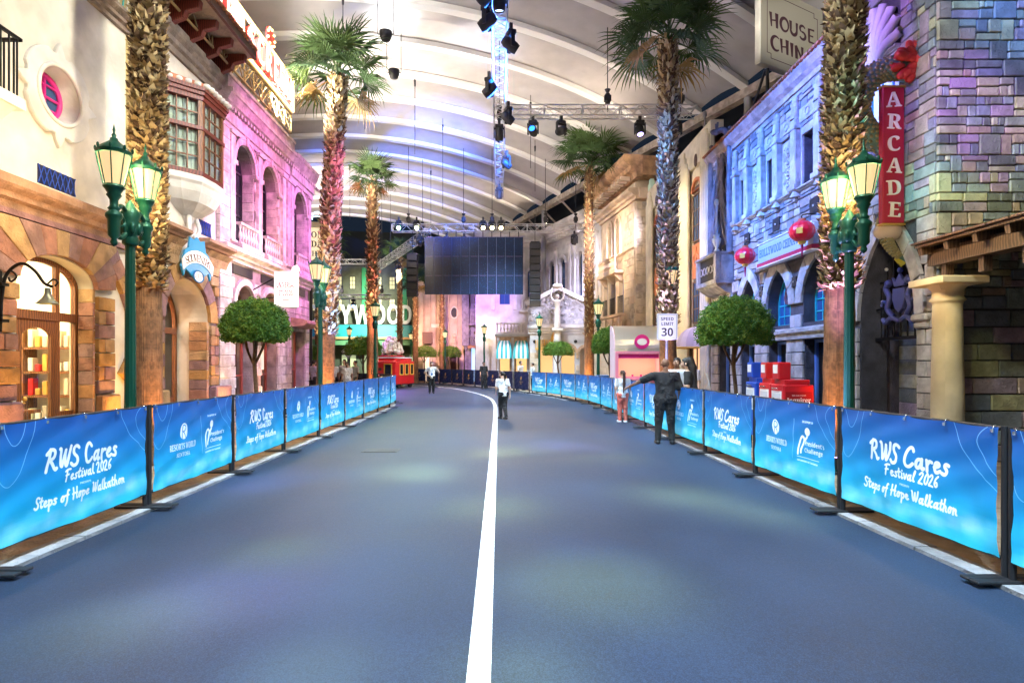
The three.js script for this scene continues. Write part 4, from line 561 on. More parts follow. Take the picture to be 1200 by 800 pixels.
  // balcony
  { const q = part(b, 'balcony', [cbox(0.02, 1.75, 3.98, 4.12, 0.001, 0.55), prof([[0, 3.7], [0.2, 3.74], [0.45, 3.9], [0.5, 3.979], [0, 3.979]], 0.12, 1.65), cbox(0.02, 0.2, 4.12, 4.85, 0.4, 0.55), cbox(1.57, 1.75, 4.12, 4.85, 0.4, 0.55), cbox(0.02, 1.75, 4.85, 4.93, 0.001, 0.58), cbox(1.62, 1.74, 4.12, 4.85, 0.001, 0.4)], mat.goth[0]); part(q, 'grille', [B(0.2, 1.57, 4.12, 4.85, 0.44, 0.46)], mat.black); const g = []; for (let i = 0; i < 5; i++) g.push(fin(new THREE.TorusGeometry(0.11, 0.02, 5, 12).translate(0.34 + i * 0.27, 4.48, 0.48))); part(q, 'tracery', g, mat.goth[0]); part(q, 'urn', [mv(lathe([[0.02, 0], [0.09, 0.02], [0.04, 0.1], [0.12, 0.28], [0.13, 0.38], [0.08, 0.42], [0.1, 0.5], [0, 0.52]], 12), 1.66, 4.93, 0.48), cyl(0.035, 0.035, 0.95, 1.66, 5.4, 0.48, 8), sph(0.07, 1.66, 6.4, 0.48, 8, 1, 1.6, 1)], M([0.5, 0.6, 0.65])); }
  // cornice with tile ends
  part(b, 'parapet', prof([[-0.4, 7.9], [0.1, 7.9], [0.1, 8.02], [0.2, 8.1], [0.28, 8.22], [0.28, 8.3], [-0.4, 8.34]], 0, END + 0.05), stone([0.5, 0.42, 0.42]));
  for (let i = 0; i < 52; i++) part(b, 'roof_tile', fin(new THREE.CylinderGeometry(0.062, 0.07, 0.45, 8, 1, false, -PI / 2, PI).rotateX(PI / 2).translate(0.08 + i * 0.145, 8.33, 0.12)), mat.tile);
}
{ // ---- stone corner tower ----
  reseed(74);
  const DF = 11.5, b = rightWall('stone_tower', 'corner tower of random coursed grey-green stone with iron-grilled pointed arch', 'building', RX, DF), H = 10.2;
  const arch = archPts(1.05, 1.52, 0.03, 2.4, 'gothic', 1.65), win = rectPts(0.35, 1.35, 5.7, 7.05);
  part(b, 'wall', ext(rectPts(0.005, 2.24, 0, H), -0.5, 0, [arch, win]), mat.gothMortar);
  const ringP = archPts(1.05, 2.0, 2.4, 2.4, 'gothic', 1.98), jambP = rectPts(0.28, 1.82, 0, 2.4);
  layStones(b, ashlar(1.45, 2.26, 4.0, H, 0.17, 0.2, 0.46), mat.tower, 0.001, 0.05, [win, ringP]); layStones(b, ashlar(0.02, 1.45, 3.4, 5.6, 0.17, 0.2, 0.46), mat.goth, 0.001, 0.05, [ringP, jambP]); layStones(b, ashlar(0.02, 1.45, 8.2, H, 0.2, 0.25, 0.5), mat.goth, 0.001, 0.05);
  archRing(b, 1.05, 1.53, 2.4, 'gothic', 1.66, 0.24, 0.001, 0.08, [mat.gothTrim, mat.goth[2]], 7); layStones(b, courses(1.85, 2.25, 0.05, 4.0, 0.27, 0.42), [mat.gothTrim, mat.goth[2]], 0.001, 0.06, [ringP, jambP]); layStones(b, courses(0.02, 0.27, 0.05, 3.4, 0.27, 0.3), [mat.gothTrim], 0.001, 0.06, [ringP, jambP]);
  part(b, 'capital', [cbox(1.83, 2.2, 2.28, 2.4, 0.02, 0.16, 0.03), cbox(1.85, 2.17, 2.16, 2.28, 0.02, 0.12, 0.03)], mat.gothTrim);
  // inside of the arch: dark recess, door and iron grille with crest
  part(b, 'recess', [B(0.1, 2.0, 0, 4.3, -0.9, -0.8), B(0.1, 0.2, 0, 4.3, -0.8, -0.51), B(1.9, 2.0, 0, 4.3, -0.8, -0.51)], stone([0.12, 0.11, 0.15])); for (let i = 0; i < 9; i++) for (let j = 0; j < 3; j++) part(b, 'recess_stone', cbox(0.24 + j * 0.55, 0.76 + j * 0.55, 0.04 + i * 0.27, 0.3 + i * 0.27, -0.8, -0.76, 0.01), pick(mat.tower));
  { const g = []; for (let i = 0; i < 8; i++) { const x = 0.42 + i * 0.18; const t = 2.4 + 1.5 * Math.sqrt(Math.max(0, 1 - Math.abs(x - 1.05) / 0.76)); g.push(bar([x, 2.05, -0.3], [x, t, -0.3], 0.014)); } g.push(B(0.29, 1.81, 2.02, 2.08, -0.33, -0.27), B(0.29, 1.81, 2.6, 2.63, -0.31, -0.28), B(0.4, 1.7, 3.1, 3.13, -0.31, -0.28)); const q = part(b, 'iron_grille', g, mat.iron); for (const [x, y] of [[0.6, 3.35], [0.5, 2.75], [1.05, 3.75], [1.5, 2.9], [1.55, 2.5], [0.55, 2.35]]) part(q, 'boss', sph(0.035, x, y, -0.28, 8), mat.whitePaint);
    const cr = [ext([[0.9, 2.95], [1.2, 2.95], [1.22, 2.75], [1.15, 2.58], [1.05, 2.5], [0.95, 2.58], [0.88, 2.75]], -0.27, -0.19, [], 0.01), ext([[0.92, 2.98], [1.18, 2.98], [1.25, 3.16], [1.14, 3.08], [1.05, 3.22], [0.96, 3.08], [0.85, 3.16]], -0.26, -0.2, [], 0.01), sph(0.05, 1.05, 3.27, -0.23, 8)]; for (const s2 of [-1, 1]) cr.push(tube([[1.05 + s2 * 0.18, 2.45, -0.22], [1.05 + s2 * 0.3, 2.6, -0.2], [1.05 + s2 * 0.24, 2.8, -0.2], [1.05 + s2 * 0.34, 2.98, -0.2], [1.05 + s2 * 0.26, 3.06, -0.2]], 0.05, 7), sph(0.07, 1.05 + s2 * 0.27, 3.06, -0.2, 8), tube([[1.05 + s2 * 0.28, 2.66, -0.2], [1.05 + s2 * 0.42, 2.74, -0.2], [1.05 + s2 * 0.46, 2.66, -0.2]], 0.03), tube([[1.05 + s2 * 0.02, 2.36, -0.22], [1.05 + s2 * 0.2, 2.42, -0.2], [1.05 + s2 * 0.36, 2.34, -0.2], [1.05 + s2 * 0.42, 2.42, -0.2]], 0.045)); part(q, 'crest', cr, M([0.08, 0.10, 0.30], { roughness: 0.4, metalness: 0.3 })); }
  // shell pediment and blue window
  windowAt(b, 0.36, 1.34, 5.71, 7.04, -0.12, 3, 1, M([0.05, 0.28, 0.62]), M([0.65, 0.75, 0.85], { roughness: 0.2 }), 0.05);
  { const g = []; for (let i = 0; i < 9; i++) { const a = PI * (0.06 + 0.88 * i / 8); g.push(tube([[0.85, 7.12, 0.03], [0.85 + 0.4 * Math.cos(a), 7.12 + 0.5 * Math.sin(a), 0.16], [0.85 + 0.72 * Math.cos(a), 7.12 + 0.95 * Math.sin(a), 0.1]], 0.085, 7, 10)); } part(b, 'shell_ornament', g, plaster([0.55, 0.5, 0.6])); part(b, 'window_hood', prof(cornicePts(7.05, 0.09, 0.14), 0.2, 1.45), mat.gothTrim); }
  // wall that faces up the street
  const side = new THREE.Group(); side.name = 'side_wall'; side.position.set(2.26, 0, 0); side.rotation.y = PI / 2; b.add(side); // local x = X - 7, z = toward the camera
  part(side, 'backing', B(0.0, 3.2, 0, H, -0.4, 0), mat.gothMortar);
  layStones(side, ashlar(-0.05, 3.2, 2.45, H, 0.155, 0.18, 0.46), mat.tower, 0.001, 0.05, [], 'stone', 0.010, 0.025);
  layStones(side, courses(-0.05, 3.2, 0.03, 2.44, 0.272, 0.62), mat.tower, 0.001, 0.05, [], 'stone', 0.010, 0.014);
  part(b, 'coping', B(-0.1, 2.35, H, H + 0.2, -0.5, 0.1), mat.gothTrim);
}
{ // ---- portico with shingled roof in front of the tower ----
  const p = thing('portico', 'timber portico with dark shingled eave on a round cream column', 'portico', at(0, 0));
  const colM = plaster([0.72, 0.62, 0.40]), X = 6.92, tim = wood([0.13, 0.085, 0.06]);
  const one = d => { part(p, 'column', [mv(lathe([[0.27, 0], [0.27, 0.1], [0.23, 0.16], [0.21, 0.2], [0.215, 0.9], [0.19, 2.45], [0.2, 2.5], [0.235, 2.53], [0.2, 2.58], [0.2, 2.68], [0.27, 2.76]], 24), X, 0.03, -d)], colM); part(p, 'capital', cbox(X - 0.36, X + 0.36, 2.79, 2.9, -d - 0.36, -d + 0.36, 0.015), colM); };
  one(8.95); one(5.2); one(1.5);
  part(p, 'beam', B(X - 0.14, X + 0.14, 3.12, 3.36, -9.18, -0.5), tim); for (let i = 0; i < 12; i++) part(p, 'bracket', B(X - 0.06, X + 0.06, 2.9, 3.12, -8.95 + i * 0.7 - 0.05, -8.95 + i * 0.7 + 0.05), tim);
  part(p, 'rear_beam', B(10.0, 10.2, 3.6, 3.9, -9.18, -0.5), tim); for (let i = 0; i < 17; i++) part(p, 'rafter', mv(B(0, 3.5, 0, 0.12, -0.04, 0.04), X - 0.3, 3.28, -9.1 + i * 0.52, 0, 0, 0.16), tim);
  part(p, 'roof_deck', mv(B(0, 3.7, 0.12, 0.16, -9.17, -0.5), X - 0.34, 3.28, 0, 0, 0, 0.16), tim);
  const sh = [0, 1, 2].map(k => wood([0.12 + k * 0.03, 0.07 + k * 0.02, 0.06 + k * 0.015])); reseed(5);
  for (let r = 0; r < 5; r++) for (let i = 0; i < 24; i++) part(p, 'shingle', mv(cbox(0, 0.42, 0, 0.035, 0, 0.34, 0.008), X - 0.42 + r * 0.33, 3.44 + r * 0.053, -9.16 + i * 0.355, 0, 0, 0.10 + 0.05 * rnd()), sh[(i + r * 2) % 3]);
}
{ // ---- HOUSE / CHINA roof board ----
  const s = thing('roof_board', 'cream roof board with brush lettering reading HOUSE CHINA above the gothic parapet', 'sign', at(7.35, 16.5, 8.05), 0.50);
  const tx = canvasTex(1024, 1024, (x, w, h) => { x.fillStyle = '#cdc8b4'; x.fillRect(0, 0, w, h); x.strokeStyle = '#5b3640'; x.lineWidth = 9; const m = 95, c = 60; x.beginPath(); x.moveTo(m + c, m); x.lineTo(w - m - c, m); x.lineTo(w - m - c, m + c); x.lineTo(w - m, m + c); x.lineTo(w - m, h - m - c); x.lineTo(w - m - c, h - m - c); x.lineTo(w - m - c, h - m); x.lineTo(m + c, h - m); x.lineTo(m + c, h - m - c); x.lineTo(m, h - m - c); x.lineTo(m, m + c); x.lineTo(m + c, m + c); x.closePath(); x.stroke(); x.fillStyle = '#54303c';
    // brush-like wedge strokes
    const wedge = (x0, y0, x1, y1, a, b) => { const dx = x1 - x0, dy = y1 - y0, L = Math.hypot(dx, dy), nx = -dy / L, ny = dx / L; x.beginPath(); x.moveTo(x0 + nx * a, y0 + ny * a); x.lineTo(x1 + nx * b, y1 + ny * b); x.lineTo(x1 - nx * b, y1 - ny * b); x.lineTo(x0 - nx * a, y0 - ny * a); x.fill(); };
    const G = { H: [[0, 0, 12, 150, 18, 8], [80, -8, 84, 150, 22, 14], [8, 85, 84, 66, 7, 9]], O: null, U: null, S: null, C: null, I: [[14, 0, 20, 150, 24, 10]], N: [[6, 10, 14, 150, 20, 18], [8, 5, 92, 146, 9, 16], [92, 0, 90, 146, 18, 8]], A: [[48, 0, 4, 150, 8, 20], [48, 0, 96, 150, 10, 22], [22, 98, 82, 92, 7, 8]], E: [[8, 0, 10, 150, 16, 12], [4, 6, 84, 0, 8, 11], [8, 76, 70, 72, 7, 9], [8, 146, 88, 144, 12, 8]] };
    const arc = (cx, cy, r, a0, a1, w0, w1, sy = 1) => { for (let i = 0; i < 24; i++) { const t = i / 24, a = a0 + (a1 - a0) * t, b = a0 + (a1 - a0) * (t + 0.06), q = w0 + (w1 - w0) * Math.sin(PI * t); wedge(cx + r * Math.cos(a), cy + r * sy * Math.sin(a), cx + r * Math.cos(b), cy + r * sy * Math.sin(b), q, q); } };
    const put = (word, ox, oy) => { let p = ox; for (const c of word) { if (G[c]) for (const q of G[c]) wedge(p + q[0], oy + q[1], p + q[2], oy + q[3], q[4], q[5]); else if (c === 'O') arc(p + 56, oy + 75, 52, 0.4, 6.6, 8, 17, 1.35); else if (c === 'U') { wedge(p + 8, oy, p + 12, oy + 90, 18, 14); arc(p + 52, oy + 88, 42, PI, 0, 12, 18, 1.3); wedge(p + 94, oy, p + 94, oy + 90, 16, 12); } else if (c === 'C') arc(p + 62, oy + 75, 58, -0.9, -5.3, 7, 18, 1.3); else if (c === 'S') { arc(p + 46, oy + 38, 36, -0.4, -4.2, 8, 14); arc(p + 46, oy + 110, 40, -1.9, 2.6, 10, 15); } p += c === 'I' ? 68 : 128; } };
    x.save(); x.scale(1.22, 1.22); put('HOUSE', 120, 270); put('CHINA', 130, 510); x.restore(); });
  part(s, 'panel', cbox(0, 2.9, 2.05, 4.35, -0.1, 0.1, 0.02), plaster([0.62, 0.60, 0.52])); part(s, 'face', face(2.86, 2.26, 1.45, 3.2, 0.104), M([1, 1, 1], { map: tx, roughness: 0.7 }));
  for (const x of [0.5, 2.4]) part(s, 'support', [bar([x, 0, -0.05], [x, 2.1, -0.05], 0.05), bar([x, 0, -1.0], [x, 2.1, -0.1], 0.04)], mat.darkMetal);
}
{ // ---- dragon sign ----
  const s = thing('arcade_sign', 'tall crimson blade sign reading ARCADE', 'sign', at(6.73, 9.95, 3.98), 0);
  part(s, 'board', cbox(-0.185, 0.185, 0, 2.32, -0.06, 0.06, 0.012), M([0.36, 0.012, 0.04], { roughness: 0.45 })); part(s, 'border', [B(-0.2, 0.2, -0.03, 0, -0.065, 0.065), B(-0.2, 0.2, 2.32, 2.35, -0.065, 0.065)], mat.gold);
  'ARCADE'.split('').forEach((c, i) => { const g = fin(new TextGeometry(c, { font: fonts.serif_bold, size: 0.25, depth: 0.02, curveSegments: 4 })); g.computeBoundingBox(); const bb = g.boundingBox; g.translate(-(bb.min.x + bb.max.x) / 2, 0, 0).rotateZ((i % 2 ? -1 : 1) * 0.06); part(s, 'letter', g.translate(0, 1.98 - i * 0.375, 0.062), mat.whitePaint); });
  part(s, 'arm', [B(0.185, 0.42, 1.62, 1.72, -0.04, 0.04), B(0.185, 0.42, 0.35, 0.42, -0.04, 0.04)], stone([0.5, 0.45, 0.45]));
  const d = thing('dragon_sculpture', 'scaled dragon sculpture with red head coiled around the crimson blade sign', 'sculpture', at(6.76, 9.9, 3.9), 0); d.scale.set(1.15, 1.04, 1.1);
  const path = [[0.30, 2.48, 0.02], [0.06, 2.62, -0.02], [-0.2, 2.6, -0.12], [-0.42, 2.3, -0.16], [-0.46, 1.95, -0.2], [-0.2, 1.6, -0.26], [0.2, 1.45, -0.26], [0.42, 1.15, -0.2], [0.42, 0.72, -0.2], [0.16, 0.42, -0.24], [-0.02, 0.12, -0.22], [-0.02, -0.2, -0.14], [0.1, -0.42, -0.1], [0.24, -0.52, -0.08]].map(p => new THREE.Vector3(...p)), cv = new THREE.CatmullRomCurve3(path), fr = cv.computeFrenetFrames(90), rad = t => 0.035 + 0.15 * Math.pow(Math.sin(PI * Math.min(1, 0.28 + t * 0.74)), 0.8);
  const ps = [], P = (i, j) => { const t = i / 90, a = j / 12 * 2 * PI, p = cv.getPointAt(t), r = rad(t); return [p.x + r * (Math.cos(a) * fr.normals[i].x + Math.sin(a) * fr.binormals[i].x), p.y + r * (Math.cos(a) * fr.normals[i].y + Math.sin(a) * fr.binormals[i].y), p.z + r * (Math.cos(a) * fr.normals[i].z + Math.sin(a) * fr.binormals[i].z)]; };
  for (let i = 0; i < 90; i++) for (let j = 0; j < 12; j++) ps.push(...P(i, j), ...P(i + 1, j), ...P(i + 1, j + 1), ...P(i, j), ...P(i + 1, j + 1), ...P(i, j + 1));
  const g = new THREE.BufferGeometry(); g.setAttribute('position', new THREE.Float32BufferAttribute(ps, 3)); g.computeVertexNormals(); part(d, 'body', g, M([0.12, 0.22, 0.20], { roughness: 0.4, metalness: 0.3 }));
  const sc = [], fins = []; for (let i = 4; i < 88; i++) { for (let j = 0; j < 10; j++) { const t = i / 90, a = (j + (i % 2) * 0.5) / 10 * 2 * PI, p = cv.getPointAt(t), r = rad(t), n = fr.normals[i].clone().multiplyScalar(Math.cos(a)).addScaledVector(fr.binormals[i], Math.sin(a)); sc.push(mv(sph(0.03, 0, 0, 0, 6, 1, 1, 0.6), p.x + n.x * r, p.y + n.y * r, p.z + n.z * r)); } if (i % 3 === 0) { const p = cv.getPointAt(i / 90), n = fr.normals[i], tg = cv.getTangentAt(i / 90); fins.push(bar([p.x, p.y, p.z], [p.x + n.x * 0.24 - tg.x * 0.05, p.y + n.y * 0.24 - tg.y * 0.05, p.z + n.z * 0.24], 0.022, 4)); } }
  part(d, 'scales', sc, M([0.28, 0.26, 0.14], { roughness: 0.4, metalness: 0.35 })); part(d, 'spines', fins, M([0.45, 0.2, 0.06]));
  { const R = M([0.5, 0.03, 0.025], { roughness: 0.4 }), O = M([0.72, 0.24, 0.03], { roughness: 0.4 }); reseed(61); // head looks down and to the right
  part(d, 'head', [sph(0.2, 0.34, 2.62, 0.2, 14, 1.05, 0.9, 0.9), mv(sph(0.13, 0, 0, 0, 12, 0.85, 1.5, 0.85), 0.5, 2.46, 0.26, 0, 0, 0.55), sph(0.07, 0.32, 2.78, 0.3, 8), sph(0.07, 0.46, 2.72, 0.34, 8)], R);
  part(d, 'snout', [mv(sph(0.095, 0, 0, 0, 12, 0.85, 2.1, 0.9), 0.56, 2.32, 0.32, 0, 0, 0.45), mv(sph(0.07, 0, 0, 0, 10, 0.8, 1.9, 0.8), 0.44, 2.24, 0.28, 0, 0, 0.4), sph(0.05, 0.66, 2.16, 0.36, 8), sph(0.05, 0.6, 2.14, 0.4, 8)], O);
  part(d, 'eye', [sph(0.04, 0.48, 2.6, 0.4, 8), sph(0.04, 0.36, 2.62, 0.41, 8)], mat.whitePaint); part(d, 'teeth', Array.from({ length: 6 }, (_, k) => mv(fin(new THREE.ConeGeometry(0.018, 0.06, 6)), 0.45 + k * 0.03, 2.3 - k * 0.025, 0.36, PI)), mat.whitePaint);
  part(d, 'mane', Array.from({ length: 46 }, () => { const a = rr(0.6, 5.2), r = rr(0.12, 0.32); return mv(sph(rr(0.05, 0.09), 0, 0, 0, 7, 1, rr(1, 1.8), 0.9), 0.24 + r * Math.cos(a), 2.62 + r * Math.sin(a), 0.12 + rr(-0.08, 0.08), 0, 0, a - PI / 2); }), R);
  part(d, 'horn', [tube([[0.26, 2.78, 0.16], [0.16, 2.95, 0.14], [0.24, 3.12, 0.12], [0.2, 3.26, 0.12]], 0.03)], M([0.5, 0.36, 0.3])); part(d, 'horn', [tube([[0.42, 2.78, 0.16], [0.52, 2.92, 0.14], [0.5, 3.08, 0.12]], 0.035)], R);
  part(d, 'whisker', [tube([[0.6, 2.2, 0.38], [0.72, 2.3, 0.4], [0.7, 2.46, 0.38]], 0.012), tube([[0.52, 2.18, 0.4], [0.44, 2.06, 0.42], [0.5, 1.96, 0.4]], 0.012)], O); }
  part(d, 'tail_fin', ext([[0.1, -0.4], [0.3, -0.42], [0.36, -0.6], [0.24, -0.55], [0.16, -0.62], [0.06, -0.5]], -0.12, -0.09, [], 0.005), M([0.45, 0.42, 0.06])); part(d, 'perch', [sph(0.2, 0.0, -0.02, -0.16, 12, 1.1, 0.8, 0.7)], M([0.5, 0.42, 0.35]));
}
{ // ---- restaurant board and paper lanterns ----
  const s = thing('restaurant_board', 'long restaurant name board with red underline between two red paper lanterns', 'sign', at(6.72, 15.15, 4.1), -PI / 2);
  const tx = canvasTex(1024, 160, (x, w, h) => { x.fillStyle = '#9fb3cf'; x.fillRect(0, 0, w, h); x.textAlign = 'center'; x.font = 'bold 92px serif'; x.lineWidth = 4; x.fillStyle = '#3d6a62'; x.strokeStyle = '#20304c'; x.strokeText('HOLLYWOOD CHINA BISTRO', w / 2, 112, w - 50); x.fillText('HOLLYWOOD CHINA BISTRO', w / 2, 112, w - 50); });
  part(s, 'board', cbox(0.1, 2.75, 0.05, 0.52, -0.12, 0, 0.01), M([0.5, 0.55, 0.65])); part(s, 'face', face(2.62, 0.45, 1.425, 0.285, 0.003), M([1, 1, 1], { map: tx, roughness: 0.5 }));
  part(s, 'red_rail', B(0.1, 2.75, -0.05, 0.045, -0.14, 0.03), M([0.4, 0.01, 0.05])); part(s, 'white_rail', B(0.1, 2.75, -0.075, -0.052, -0.14, 0.05), mat.whitePaint); part(s, 'white_rail', B(0.1, 2.75, 0.525, 0.55, -0.12, 0.02), mat.whitePaint); part(s, 'bracket', [B(0.5, 0.55, 0.1, 0.15, -0.26, -0.12), B(2.3, 2.35, 0.1, 0.15, -0.26, -0.12)], mat.iron);
  const mk = (d, lab) => { const l = thing('paper_lantern', lab, 'lantern', at(6.45, d, 4.4), 0, 'paper lanterns on the restaurant board'); const rib = []; for (let i = 0; i < 16; i++) { const a = i * PI / 8; rib.push([0, 0, a]); }
    const pp = []; for (let i = 0; i <= 18; i++) { const a = -PI / 2 + PI * i / 18; pp.push([Math.max(0.07, 0.255 * Math.cos(a) * (1 + 0.015 * (i % 2))), 0.225 * Math.sin(a)]); } const gg = lathe(pp, 32); { const p = gg.attributes.position; for (let i = 0; i < p.count; i++) { const a = Math.atan2(p.getZ(i), p.getX(i)), k = 1 + 0.018 * Math.cos(a * 16); p.setX(i, p.getX(i) * k); p.setZ(i, p.getZ(i) * k); } gg.computeVertexNormals(); }
    part(l, 'shade', gg, M([0.80, 0.008, 0.035], { roughness: 0.32, clearcoat: 0.5, clearcoatRoughness: 0.2 })); part(l, 'collar', [cyl(0.085, 0.07, 0.05, 0, 0.215, 0)], M([0.5, 0.08, 0.03])); part(l, 'collar', [cyl(0.07, 0.085, 0.06, 0, -0.275, 0)], mat.gold); part(l, 'emblem', [mv(B(-0.06, 0.06, -0.06, 0.06, 0, 0.012), -0.16, -0.03, 0.205, 0, -0.65)], mat.gold); part(l, 'tassel', [cyl(0.012, 0.03, 0.26, 0, -0.55, 0, 8)], M([0.3, 0.01, 0.06])); part(l, 'hook', [tube([[0, 0.26, 0], [0, 0.34, 0.0], [0.28, 0.36, 0], [0.55, 0.34, 0]], 0.012)], mat.iron); };
  mk(12.35, 'larger-looking red paper lantern at the tower end of the restaurant board'); mk(15.2, 'red paper lantern at the balcony end of the restaurant board');
}
{ // ---- cream art-deco building ----
  reseed(85);
  const DF = 27.2, b = rightWall('art_deco_building', 'cream art-deco building with fluted piers and tall dark window strips', 'building', RX - 0.02, DF), U = d => DF - d, L = U(19.06);
  part(b, 'wall', [B(0, L, 0, 9.2, -5, -0.1), B(0, L, 8.6, 9.6, -0.4, 0.02)], mat.deco);
  const strips = [20.5, 23.2, 25.6];
  for (const d of strips) { const x = U(d); const dk = M([0.07, 0.045, 0.04], { roughness: 0.5 }); part(b, 'window_bay', [B(x - 0.5, x + 0.5, 2.6, 7.9, -0.099, -0.05)], dk); for (const [y0, y1] of [[5.9, 7.6], [3.0, 4.5]]) windowAt(b, x - 0.42, x + 0.42, y0, y1, 0.0, 3, 3, M([0.10, 0.05, 0.03]), mat.glassBlue, 0.05); part(b, 'spandrel', [B(x - 0.42, x + 0.42, 4.6, 5.8, -0.05, 0.01), fin(new THREE.TorusGeometry(0.26, 0.05, 6, 16).translate(x, 5.2, 0.02)), B(x - 0.06, x + 0.06, 4.7, 5.7, 0.012, 0.05)], M([0.48, 0.16, 0.06], { roughness: 0.5 })); part(b, 'bay_arch', ext(archPts(x, 1.0, 7.7, 7.7, 'round', 0.45), -0.05, 0.04, [archPts(x, 0.8, 7.71, 7.71, 'round', 0.33)]), M([0.45, 0.15, 0.06])); part(b, 'medallion', sph(0.14, x, 8.75, 0.03, 10, 1, 1.7, 0.4), M([0.10, 0.06, 0.05]));
    part(b, 'shop_window', [B(x - 0.45, x + 0.45, 0.1, 2.1, -0.09, -0.04)], glow([1, 0.55, 0.28], 0.7)); part(b, 'shop_frame', [B(x - 0.5, x - 0.43, 0.05, 2.15, -0.09, 0), B(x + 0.43, x + 0.5, 0.05, 2.15, -0.09, 0), B(x - 0.5, x + 0.5, 2.1, 2.2, -0.09, 0.01), B(x - 0.03, x + 0.03, 0.05, 2.1, -0.09, -0.005)], mat.woodDark); }
  for (const [c, w] of [[19.5, 0.7], [21.85, 1.3], [24.4, 1.2], [26.7, 0.9]]) { const x = U(c), n = Math.round(w / 0.16); for (let i = 0; i < n; i++) { const xx = x - w / 2 + (i + 0.5) * w / n; part(b, 'pier_flute', [cyl(w / n * 0.5, w / n * 0.5, 9.3 - 0.25 * Math.abs(i - (n - 1) / 2), xx, 0.25, 0.06, 10)], mat.deco); } part(b, 'pier_base', cbox(x - w / 2 - 0.03, x + w / 2 + 0.03, 0.03, 0.3, 0, 0.16), mat.deco); }
  part(b, 'top_ornament', [B(0.1, 0.5, 9.6, 9.9, -0.2, 0.02), B(0.18, 0.42, 9.9, 10.1, -0.18, 0.0)], M([0.45, 0.62, 0.52])); part(b, 'pinnacle', [cyl(0.05, 0.03, 0.5, L - 0.9, 9.6, -0.1), sph(0.08, L - 0.9, 10.15, -0.1, 8, 1, 1.5, 1)], mat.gothDark);
  // dome awnings over the doors
  for (const d of [20.5, 23.2]) { const x = U(d), g = []; for (let i = 0; i < 8; i++) { const a0 = PI * i / 8, a1 = PI * (i + 1) / 8; const q = (a, t) => [x - 0.62 * Math.cos(a) * Math.cos(t), 2.15 + 0.72 * Math.sin(t), 0.05 + 0.66 * Math.sin(a) * Math.cos(t)], ps = []; for (let k = 0; k < 6; k++) { const t0 = PI / 2 * k / 6, t1 = PI / 2 * (k + 1) / 6; ps.push(...q(a0, t0), ...q(a1, t0), ...q(a1, t1), ...q(a0, t0), ...q(a1, t1), ...q(a0, t1)); } const gg = new THREE.BufferGeometry(); gg.setAttribute('position', new THREE.Float32BufferAttribute(ps, 3)); gg.computeVertexNormals(); part(b, 'awning_gore', gg, i % 2 ? M([0.66, 0.58, 0.72], { roughness: 0.8 }) : M([0.52, 0.45, 0.62], { roughness: 0.8 })); } part(b, 'awning_rim', [tube(Array.from({ length: 9 }, (_, i) => [x - 0.63 * Math.cos(PI * i / 8), 2.13, 0.05 + 0.67 * Math.sin(PI * i / 8)]), 0.035, 6)], mat.gold); }
}
